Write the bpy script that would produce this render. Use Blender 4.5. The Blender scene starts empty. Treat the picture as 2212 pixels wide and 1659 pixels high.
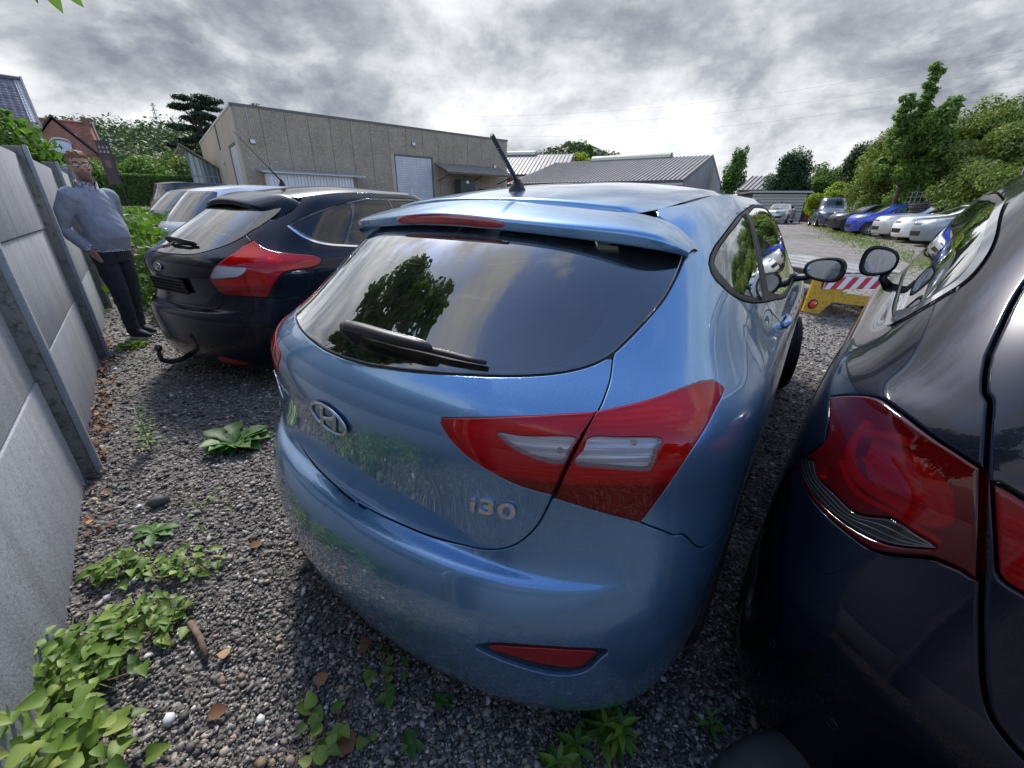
import bpy, bmesh, math, random
import numpy as np
from mathutils import Vector, Matrix
from mathutils.geometry import delaunay_2d_cdt
R = math.radians
rnd = random.Random(7); rng = np.random.default_rng(7)
scene = bpy.context.scene
COL = scene.collection
# ------------------------------------------------------------------ node helpers
class NT:
    def __init__(s, tree): s.t = tree; s.n = tree.nodes; s.l = tree.links
    def new(s, typ, **kw):
        nd = s.n.new(typ)
        for k, v in kw.items():
            if k == 'inp':
                for i, val in v.items(): s.set(nd.inputs[i], val)
            else: setattr(nd, k, v)
        return nd
    def set(s, sock, val):
        if hasattr(val, 'is_output') or isinstance(val, bpy.types.NodeSocket): s.l.new(val, sock)
        else:
            if hasattr(sock.default_value, '__len__') and not isinstance(val, (int, float)) and len(sock.default_value) == 4 and len(val) == 3: val = (*val, 1)
            sock.default_value = val
    def math(s, op, a, b=0., c=None, clamp=False):
        nd = s.new('ShaderNodeMath', operation=op, use_clamp=clamp); s.set(nd.inputs[0], a); s.set(nd.inputs[1], b)
        if c is not None: s.set(nd.inputs[2], c)
        return nd.outputs[0]
    def vmath(s, op, a, b=None):
        nd = s.new('ShaderNodeVectorMath', operation=op); s.set(nd.inputs[0], a)
        if b is not None: s.set(nd.inputs[1], b)
        return nd.outputs[0]
    def mix(s, f, a, b, blend='MIX'):
        nd = s.new('ShaderNodeMix', data_type='RGBA', blend_type=blend); s.set(nd.inputs[0], f); s.set(nd.inputs[6], a); s.set(nd.inputs[7], b); return nd.outputs[2]
    def ramp(s, f, stops, interp='LINEAR'):
        nd = s.new('ShaderNodeValToRGB'); s.set(nd.inputs[0], f); cr = nd.color_ramp; cr.interpolation = interp
        while len(cr.elements) < len(stops): cr.elements.new(.5)
        for e, (p, c) in zip(cr.elements, stops): e.position = p; e.color = (*c, 1) if len(c) == 3 else c
        return nd.outputs[0]
    def noise(s, vec, scale, detail=4, rough=.55, out=0, dist=0.):
        nd = s.new('ShaderNodeTexNoise', inp={'Scale': scale, 'Detail': detail, 'Roughness': rough, 'Distortion': dist})
        if vec is not None: s.set(nd.inputs['Vector'], vec)
        return nd.outputs[out]
    def range(s, v, a, b, c=0., d=1.):
        nd = s.new('ShaderNodeMapRange'); s.set(nd.inputs[0], v)
        for i, x in enumerate((a, b, c, d)): nd.inputs[i + 1].default_value = x
        return nd.outputs[0]
# ------------------------------------------------------------------ camera
camd = bpy.data.cameras.new('camera'); cam = bpy.data.objects.new('camera', camd); COL.objects.link(cam); scene.camera = cam
camd.sensor_width = 36; camd.lens = 36 * 880 / 2212; camd.clip_start = .02; camd.clip_end = 6000
cam.matrix_world = Matrix.Translation((0, 0, 1.38)) @ Matrix.Rotation(R(90) - math.atan(379.5 / 880), 4, 'X') @ Matrix.Rotation(R(.7), 4, 'Z')
# ------------------------------------------------------------------ light
SUN_AZ, SUN_EL = R(-20), R(48)           # azimuth from +Y towards +X
scene.view_settings.view_transform = 'Standard'; scene.view_settings.look = 'None'
scene.view_settings.exposure = 0.75; scene.view_settings.gamma = 1
sun = bpy.data.lights.new('sun', 'SUN'); sun.energy = 2.6; sun.angle = R(10); sun.color = (1, .95, .88)
suno = bpy.data.objects.new('sun', sun); COL.objects.link(suno)
sd = Vector((math.sin(SUN_AZ) * math.cos(SUN_EL), math.cos(SUN_AZ) * math.cos(SUN_EL), math.sin(SUN_EL)))
suno.rotation_euler = (-sd).to_track_quat('-Z', 'Y').to_euler()
world = bpy.data.worlds.new('World'); scene.world = world; world.use_nodes = True
def build_sky():
    t = NT(world.node_tree); bg = t.n['Background']
    sky = t.new('ShaderNodeTexSky', sky_type='NISHITA', sun_disc=False, sun_elevation=SUN_EL, sun_rotation=SUN_AZ, air_density=1.0, dust_density=1.0, ozone_density=1.5)
    d = t.new('ShaderNodeTexCoord').outputs['Generated']
    s = t.new('ShaderNodeSeparateXYZ'); t.l.new(d, s.inputs[0]); x, y, z = s.outputs
    zz = t.math('ADD', t.math('MAXIMUM', z, 0.), .26)          # a rolling cloud deck seen in perspective
    px = t.math('DIVIDE', x, zz); py = t.math('DIVIDE', y, zz)
    c = t.new('ShaderNodeCombineXYZ'); t.set(c.inputs[0], px); t.set(c.inputs[1], py); t.set(c.inputs[2], t.math('MULTIPLY', z, 1.2)); p = t.vmath('ADD', c.outputs[0], SKY_OFF)
    q = t.vmath('ADD', t.vmath('MULTIPLY', d, (2.5, 2.5, 4.0)), SKY_OFF); w = t.range(z, .60, .10, 0., .88)
    def field(po, qo):      # wide deck overhead, heaped cumulus lower down
        a_ = t.noise(t.vmath('ADD', p, po), 1.15, 12, .60, dist=.15); b_ = t.noise(t.vmath('ADD', q, qo), 1.25, 12, .60, dist=.15)
        return t.math('ADD', t.math('MULTIPLY', a_, t.math('SUBTRACT', 1., w)), t.math('MULTIPLY', b_, w))
    n1 = field((0, 0, 0), (0, 0, 0)); n2 = field((.06, -.10, -.05), (.02, .03, .13))   # second sample towards the light: bright rims
    big = t.noise(p, .42, 2, .5)
    # closed cloud ahead, broken cloud with blue gaps behind the viewer
    cov = t.math('ADD', t.math('MULTIPLY', t.range(y, -.45, .35), .10), t.math('MULTIPLY', t.math('SUBTRACT', big, .43), .50))
    cov = t.math('SUBTRACT', cov, t.range(z, .35, .90, 0., .11))
    dens = t.math('ADD', n1, cov)
    a = t.range(dens, .47, .55); thick = t.range(dens, .53, .77)
    edge = t.range(t.math('SUBTRACT', n1, n2), -.07, .09)
    shade = t.math('ADD', t.math('MULTIPLY', t.math('SUBTRACT', 1., thick), .60), t.math('MULTIPLY', edge, .52))
    shade = t.math('ADD', shade, t.range(z, .03, .40, .12, 0.), clamp=True)
    cl = t.ramp(shade, [(0., (.175, .198, .240)), (.20, (.25, .272, .315)), (.38, (.40, .42, .455)), (.56, (.64, .655, .675)), (.76, (.86, .865, .87)), (1., (1.0, 1.0, .99))])
    cl = t.vmath('MULTIPLY', cl, (4.6, 4.65, 4.75)); skyc = t.vmath('MULTIPLY', sky.outputs[0], (1.15, 1.22, 1.38))
    t.l.new(t.mix(a, skyc, cl), bg.inputs[0]); bg.inputs[1].default_value = .15
SKY_OFF = (1.4, 8.9, 6.0)
build_sky()
MATS = {}
def mat(name, base=(.5, .5, .5), rough=.5, metal=0., coat=0., coat_rough=.03, col2=None, nscale=5., ndetail=4, nlo=.35, nhi=.65, bump=0., bscale=80., bdetail=3, bdist=.002,
        spec=None, emit=None, coord='Object', trans=0., col3=None, n3=40., rvar=0., streak=None, stretch=None):
    if name in MATS: return MATS[name]
    m = bpy.data.materials.new(name); m.use_nodes = True; t = NT(m.node_tree); b = t.n['Principled BSDF']
    MATS[name] = m
    tc = t.new('ShaderNodeTexCoord').outputs[coord]
    if stretch: tc = t.vmath('MULTIPLY', tc, stretch)
    c = (*base, 1)
    if col2 is not None:
        f = t.range(t.noise(tc, nscale, ndetail), nlo, nhi); c = t.mix(f, base, col2)
    if col3 is not None:
        f = t.range(t.noise(tc, n3, 5, .6), .52, .66); c = t.mix(f, c, col3)
    if streak:      # rain streaks and blotches of dirt
        sv = t.vmath('MULTIPLY', tc, (5., 5., .35)); f = t.math('MULTIPLY', t.range(t.noise(sv, 1.6, 6, .65), .48, .72), streak[1]); c = t.mix(f, c, streak[0])
        f = t.math('MULTIPLY', t.range(t.noise(tc, 1.1, 7, .7), .50, .70), streak[1]*.8); c = t.mix(f, c, streak[0])
    t.set(b.inputs['Base Color'], c)
    b.inputs['Roughness'].default_value = rough; b.inputs['Metallic'].default_value = metal
    if rvar: t.set(b.inputs['Roughness'], t.range(t.noise(tc, nscale * 1.7, 5), .3, .7, rough - rvar, rough + rvar))
    b.inputs['Coat Weight'].default_value = coat; b.inputs['Coat Roughness'].default_value = coat_rough
    if spec is not None: b.inputs['Specular IOR Level'].default_value = spec
    if emit: b.inputs['Emission Color'].default_value = (*emit[0], 1); b.inputs['Emission Strength'].default_value = emit[1]
    if trans: b.inputs['Transmission Weight'].default_value = trans
    if bump:
        bn = t.new('ShaderNodeBump', inp={'Strength': bump, 'Distance': bdist}); t.set(bn.inputs['Height'], t.noise(tc, bscale, bdetail)); t.l.new(bn.outputs[0], b.inputs['Normal'])
    return m
def thin_glass(name, tint=(.75, .85, .82), dirt=0., ior=1.5, k=2.3):
    """A thin pane: tinted see-through plus a Fresnel reflection, with a film of dust."""
    if name in MATS: return MATS[name]
    m = bpy.data.materials.new(name); m.use_nodes = True; t = NT(m.node_tree); t.n.remove(t.n['Principled BSDF']); MATS[name] = m
    out = t.n['Material Output']
    fr = t.new('ShaderNodeFresnel', inp={'IOR': ior}).outputs[0]
    fr = t.math('MULTIPLY', fr, k, clamp=True)
    tr = t.new('ShaderNodeBsdfTransparent', inp={'Color': tint}); gl = t.new('ShaderNodeBsdfGlossy', inp={'Color': (1, 1, 1), 'Roughness': .0})
    mx = t.new('ShaderNodeMixShader', inp={0: fr, 1: tr.outputs[0], 2: gl.outputs[0]})
    res = mx.outputs[0]
    if dirt:
        tc = t.new('ShaderNodeTexCoord').outputs['Object']
        f = t.math('MULTIPLY', t.range(t.noise(tc, 9, 6, .7), .35, .75), dirt)
        sp = t.range(t.noise(tc, 160, 2, .5), .62, .75); f = t.math('ADD', f, t.math('MULTIPLY', sp, dirt * .9), clamp=True)
        df = t.new('ShaderNodeBsdfDiffuse', inp={'Color': (.32, .32, .28)})
        res = t.new('ShaderNodeMixShader', inp={0: f, 1: res, 2: df.outputs[0]}).outputs[0]
    t.l.new(res, out.inputs[0])
    return m
def car_paint(name, base, flakes=.6, dust=.12, rough=.32, metal=.55, dustcol=(.30, .29, .25), cior=1.6):
    if name in MATS: return MATS[name]
    m = bpy.data.materials.new(name); m.use_nodes = True; t = NT(m.node_tree); b = t.n['Principled BSDF']; MATS[name] = m
    tc = t.new('ShaderNodeTexCoord').outputs['Object']
    fl = t.noise(tc, 900, 1, .5); col = t.mix(t.range(fl, .35, .7, 0, flakes), base, tuple(min(1, x * 1.9 + .02) for x in base))
    geo = t.new('ShaderNodeNewGeometry')
    sep = t.new('ShaderNodeSeparateXYZ'); t.l.new(geo.outputs['Normal'], sep.inputs[0])
    n = t.range(t.noise(tc, 6, 7, .65), .38, .72); n2 = t.range(t.noise(tc, 70, 4, .7), .45, .75)
    pz = t.new('ShaderNodeSeparateXYZ'); t.l.new(tc, pz.inputs[0])
    low = t.range(pz.outputs[2], .55, .15, 0, 1.6)       # road film on the lower body
    up = t.range(sep.outputs[2], .6, 1., 0, 1.)          # dust that settled on top
    d = t.math('MULTIPLY', t.math('ADD', t.math('ADD', .35, up), low), t.math('MULTIPLY', t.math('ADD', n, n2), dust))
    d = t.math('MINIMUM', d, .6)
    t.set(b.inputs['Base Color'], t.mix(d, col, dustcol))
    t.set(b.inputs['Metallic'], t.math('MULTIPLY', t.math('SUBTRACT', 1., d), metal)); b.inputs['Roughness'].default_value = rough
    t.set(b.inputs['Coat Weight'], t.math('SUBTRACT', 1., t.math('MULTIPLY', d, 1.2), clamp=True)); 
    t.set(b.inputs['Coat Roughness'], t.math('MULTIPLY', d, .25)); b.inputs['Coat IOR'].default_value = cior
    if max(base) < .03: b.inputs['Specular IOR Level'].default_value = .15
    return m
# ------------------------------------------------------------------ object helpers
def tag(o, label=None, cat=None, group=None, kind=None):
    if label: o['label'] = label
    if cat: o['category'] = cat
    if group: o['group'] = group
    if kind: o['kind'] = kind
    return o
def thing(name, label, cat, loc=(0, 0, 0), rz=0., group=None, scale=None):
    o = bpy.data.objects.new(name, None); o.empty_display_size = .1; COL.objects.link(o); o.location = loc; o.rotation_euler = (0, 0, rz)
    if scale: o.scale = (scale,) * 3
    return tag(o, label, cat, group)
def link(name, me, m=None, parent=None, loc=None, rot=None):
    o = bpy.data.objects.new(name, me); COL.objects.link(o)
    if m is not None and len(me.materials) == 0: me.materials.append(m)
    if parent is not None: o.parent = parent
    if loc is not None: o.location = loc
    if rot is not None: o.rotation_euler = rot
    return o
def mesh(name, V, F, smooth=False):
    me = bpy.data.meshes.new(name); me.from_pydata([tuple(map(float, v)) for v in V], [], [tuple(map(int, f)) for f in F]); 
    if smooth: me.polygons.foreach_set('use_smooth', [True] * len(me.polygons))
    me.update(); return me
def np_mesh(name, V, F, smooth=False):
    """fast mesh from numpy arrays, all faces with the same number of corners"""
    V = np.asarray(V, np.float32); F = np.asarray(F, np.int32); k = F.shape[1]
    me = bpy.data.meshes.new(name); me.vertices.add(len(V)); me.vertices.foreach_set('co', V.ravel())
    me.loops.add(F.size); me.loops.foreach_set('vertex_index', F.ravel())
    me.polygons.add(len(F)); me.polygons.foreach_set('loop_start', np.arange(0, F.size, k, dtype=np.int32))
    if smooth: me.polygons.foreach_set('use_smooth', np.ones(len(F), bool))
    me.update(calc_edges=True); return me
def copy_tree(o, parent=None):
    c = o.copy(); COL.objects.link(c); c.parent = parent
    for ch in list(o.children): copy_tree(ch, c)
    return c
class MB:
    """collects simple shapes into one mesh"""
    def __init__(s): s.V = []; s.F = []
    def add(s, V, F):
        k = len(s.V); s.V += [tuple(map(float, v)) for v in V]; s.F += [tuple(i + k for i in f) for f in F]; return s
    def box(s, x0, x1, y0, y1, z0, z1, b=0.):
        if b <= 0:
            V = [(x, y, z) for x in (x0, x1) for y in (y0, y1) for z in (z0, z1)]
            return s.add(V, [(0, 1, 3, 2), (4, 6, 7, 5), (0, 4, 5, 1), (2, 3, 7, 6), (0, 2, 6, 4), (1, 5, 7, 3)])
        bm = bmesh.new(); bmesh.ops.create_cube(bm, size=1)
        for v in bm.verts: v.co = Vector(((x0 + x1) / 2 + v.co.x * (x1 - x0), (y0 + y1) / 2 + v.co.y * (y1 - y0), (z0 + z1) / 2 + v.co.z * (z1 - z0)))
        bmesh.ops.bevel(bm, geom=bm.edges[:], offset=b, segments=2, affect='EDGES', profile=.5)
        bm.verts.index_update(); s.add([v.co for v in bm.verts], [[v.index for v in f.verts] for f in bm.faces]); bm.free(); return s
    def tube(s, pts, r, n=8, cap=True, flat=1.):
        pts = [Vector(p) for p in pts]; rr = r if hasattr(r, '__len__') else [r] * len(pts); V = []; F = []
        t0 = (pts[1] - pts[0]).normalized(); up = Vector((0, 0, 1)) if abs(t0.z) < .9 else Vector((1, 0, 0)); sd = t0.cross(up).normalized()
        for i, p in enumerate(pts):
            t = (pts[min(i + 1, len(pts) - 1)] - pts[max(i - 1, 0)]).normalized(); sd = (sd - t * sd.dot(t)).normalized(); u = sd.cross(t)
            for k in range(n):
                a = 2 * math.pi * k / n; V.append(p + (sd * math.cos(a) + u * math.sin(a) * flat) * rr[i])
        for i in range(len(pts) - 1):
            for k in range(n): F.append((i * n + k, i * n + (k + 1) % n, (i + 1) * n + (k + 1) % n, (i + 1) * n + k))
        if cap: F.append(tuple(range(n))[::-1]); F.append(tuple(range((len(pts) - 1) * n, len(pts) * n)))
        return s.add(V, F)
    def lathe(s, prof, n=24, axis='Z', c=(0, 0, 0), a0=0., a1=2 * math.pi):
        V = []; F = []; m = len(prof); full = abs(a1 - a0) > 6.28; steps = n if full else n + 1
        for k in range(steps):
            a = a0 + (a1 - a0) * k / n; ca, sa = math.cos(a), math.sin(a)
            for r, h in prof:
                p = {'Z': (r * ca, r * sa, h), 'X': (h, r * ca, r * sa), 'Y': (r * ca, h, r * sa)}[axis]; V.append((p[0] + c[0], p[1] + c[1], p[2] + c[2]))
        for k in range(n):
            k2 = (k + 1) % steps
            for i in range(m - 1): F.append((k * m + i, k2 * m + i, k2 * m + i + 1, k * m + i + 1))
        return s.add(V, F)
    def prism(s, poly, h0, h1, axis='Z'):
        """polygon (a,b) extruded along axis"""
        n = len(poly); V = []
        for h in (h0, h1):
            for a, b in poly: V.append({'Z': (a, b, h), 'X': (h, a, b), 'Y': (a, h, b)}[axis])
        F = [tuple(range(n))[::-1], tuple(range(n, 2 * n))] + [(i, (i + 1) % n, n + (i + 1) % n, n + i) for i in range(n)]
        return s.add(V, F)
    def quad(s, a, b, c, d): return s.add([a, b, c, d], [(0, 1, 2, 3)])
    def build(s, name, m, parent=None, smooth=False, loc=None, rot=None, fix=True, autos=None):
        me = mesh(name, s.V, s.F, smooth)
        if fix:
            bm = bmesh.new(); bm.from_mesh(me); bmesh.ops.recalc_face_normals(bm, faces=bm.faces); bm.to_mesh(me); bm.free()
        if autos is not None: me.set_sharp_from_angle(angle=R(autos))
        return link(name, me, m, parent, loc, rot)
# ------------------------------------------------------------------ curved body surfaces
class Surf:
    """Uniform cubic B-spline surface; u mirrors about the car's centre plane, v runs up."""
    def __init__(s, net, mirror=True):
        C = np.asarray(net, float); s.nr, s.ns = C.shape[:2]; s.mirror = mirror
        if mirror: first = C[:, 1] * np.array([-1, 1, 1])
        else: first = 2 * C[:, 0] - C[:, 1]
        C = np.concatenate([first[:, None], C, (2 * C[:, -1] - C[:, -2])[:, None]], 1)
        C = np.concatenate([(2 * C[0] - C[1])[None], C, (2 * C[-1] - C[-2])[None]], 0)
        s.C = C
    def __call__(s, uv):
        uv = np.asarray(uv, float); sh = uv.shape[:-1]; uv = uv.reshape(-1, 2)
        u = uv[:, 0]; v = np.clip(uv[:, 1], 0, s.nr - 1)
        sg = np.where(u < 0, -1., 1.) if s.mirror else 1.
        u = np.abs(u) if s.mirror else u
        u = np.clip(u, 0, s.ns - 1)
        i = np.minimum(u.astype(int), s.ns - 2); j = np.minimum(v.astype(int), s.nr - 2)
        def w(t): return np.stack([(1-t)**3, 3*t**3-6*t**2+4, -3*t**3+3*t**2+3*t+1, t**3], -1) / 6
        a = w(u - i); b = w(v - j); P = np.zeros((len(u), 3))
        for q in range(4):
            for p in range(4):
                P += (b[:, q] * a[:, p])[:, None] * s.C[j + q, i + p]
        P[:, 0] *= sg
        return P.reshape(sh + (3,))
    def jac(s, uv, e=2e-3):
        uv = np.asarray(uv, float)
        du = (s(uv + [e, 0]) - s(uv - [e, 0])) / (2 * e); dv = (s(uv + [0, e]) - s(uv - [0, e])) / (2 * e)
        return du, dv
    def normal(s, uv):
        du, dv = s.jac(uv); n = np.cross(du, dv); l = np.linalg.norm(n, axis=-1, keepdims=True)
        return n / np.maximum(l, 1e-12)
def body_net(rows, T=(0, .09, .19, .29, .39, .49, .59, .69, .80, .91, .97, 1.0), fx=None):
    """rows: (z_rear, y_rear, bow, half_width, z_side, y_front, corner_x). 5 rear stations then the side."""
    net = []
    for (zr, y0, bow, xw, zs, yF, xc) in rows:
        r = []
        yb = y0 + bow
        for x, y, z in ((0, y0, zr), (.40*xc, y0 + bow*.12, zr), (.72*xc, y0 + bow*.45, zr), (.95*xc, y0 + bow, zr*.8 + zs*.2),
                        (xc + (xw - xc)*.55, yb + .12, zr*.5 + zs*.5), (xw - .012, yb + .30, zr*.2 + zs*.8)):
            r.append((x, y, z))
        yR = yb + .55
        for t in T:
            y = yR + (yF - yR) * t
            if t < .85: x = xw - (.05 if zs < 1.02 else .02) * max(0, (t - .5) / .35) ** 2
            elif t < .95: x = xw - .14
            elif t < .99: x = xw * .55
            else: x = 0
            zz = zs
            r.append((x, y if t < .99 else yF + .01, zz))
        net.append(r)
    return np.array(net)
BROWS=[ # zr   y0    bow  xw    zs   yF    xc
 (.155,.05,.20,.80,.17,4.18,.755),
 (.17,.005,.20,.85,.19,4.25,.765),
 (.25,-.025,.20,.876,.27,4.29,.77),
 (.40,-.04,.205,.886,.42,4.30,.77),
 (.52,-.034,.21,.887,.53,4.30,.765),
 (.588,-.014,.21,.886,.60,4.30,.76),
 (.610,.004,.215,.885,.64,4.29,.76),
 (.614,.050,.21,.885,.67,4.28,.75),
 (.622,.072,.21,.886,.70,4.27,.75),
 (.77,.055,.21,.89,.80,4.24,.75),
 (.905,.030,.22,.892,.895,4.18,.75),
 (.985,.035,.24,.878,.95,4.02,.74),
 (1.045,.085,.28,.845,.99,3.6,.72),
 (1.09,.150,.29,.81,1.04,3.3,.695),
 (1.19,.275,.28,.757,1.16,3.0,.665),
 (1.29,.40,.27,.705,1.28,2.85,.63),
 (1.355,.52,.25,.645,1.385,2.65,.59),
 (1.375,.60,.2,.575,1.44,2.5,.55),
]
def _net():
    N=body_net(BROWS)
    # the bumper ledge fades out towards the corners
    for s,k in ((2,.45),(3,1.),(4,1.),(5,1.)):
        a,b=N[4,s].copy(),N[9,s].copy()
        for r in range(5,9):
            t=(N[r,s,2]-a[2])/(b[2]-a[2]); t=min(max(t,0),1)
            q=a+(b-a)*t; N[r,s,:2]=N[r,s,:2]*(1-k)+q[:2]*k
    return N
BLUE=Surf(_net())
BPOSE=(35.4,-.468,.88)
def ledge(N,k=((2,.45),(3,1.),(4,1.),(5,1.)),a0=4,b0=9):
    for s,w in k:
        a,b=N[a0,s].copy(),N[b0,s].copy()
        for r in range(a0+1,b0):
            t=min(max((N[r,s,2]-a[2])/(b[2]-a[2]),0),1); q=a+(b-a)*t; N[r,s,:2]=N[r,s,:2]*(1-w)+q[:2]*w
    return N
FROWS=[(.18,.12,.20,.80,.18,4.25,.76),(.20,.06,.20,.85,.20,4.30,.77),(.28,.02,.20,.885,.28,4.33,.77),(.45,.0,.20,.90,.43,4.36,.77),
 (.55,-.01,.20,.903,.53,4.36,.77),(.61,.0,.20,.903,.60,4.36,.77),(.635,.03,.20,.903,.65,4.35,.77),(.645,.07,.21,.903,.69,4.34,.77),(.66,.085,.21,.904,.72,4.33,.77),
 (.79,.075,.21,.905,.81,4.28,.77),(.93,.035,.22,.905,.90,4.20,.77),(1.01,.055,.24,.89,.97,4.05,.76),(1.06,.11,.28,.855,1.01,3.65,.74),(1.10,.17,.29,.82,1.06,3.35,.71),
 (1.21,.34,.29,.765,1.18,3.05,.68),(1.32,.52,.28,.715,1.31,2.85,.64),(1.40,.66,.25,.655,1.44,2.65,.60),(1.43,.74,.20,.59,1.505,2.5,.56)]
FOCUS=Surf(ledge(body_net(FROWS)))
FPOSE=(30,-2.73,3.16)
RROWS=[(.10,.05,.16,.83,.12,3.95,.75),(.12,.02,.16,.865,.14,4.02,.76),(.24,-.01,.16,.878,.24,4.05,.765),(.42,-.01,.16,.875,.42,4.06,.76),
 (.52,-.015,.16,.878,.52,4.06,.76),(.60,-.01,.17,.878,.60,4.06,.76),(.66,.01,.18,.876,.66,4.05,.76),(.72,.03,.19,.874,.72,4.04,.76),(.78,.045,.20,.872,.78,4.02,.75),
 (.86,.06,.21,.868,.86,3.98,.74),(.93,.075,.22,.860,.92,3.9,.73),(1.00,.095,.24,.848,.98,3.8,.72),(1.06,.125,.26,.80,1.02,3.5,.70),(1.13,.17,.27,.755,1.09,3.2,.68),
 (1.24,.27,.27,.715,1.21,2.95,.65),(1.36,.40,.26,.67,1.34,2.75,.61),(1.45,.52,.24,.61,1.45,2.55,.57),(1.50,.62,.20,.54,1.52,2.4,.53)]
RIGHT=Surf(body_net(RROWS))
RPOSE=(42.5,1.07,.02)
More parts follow.
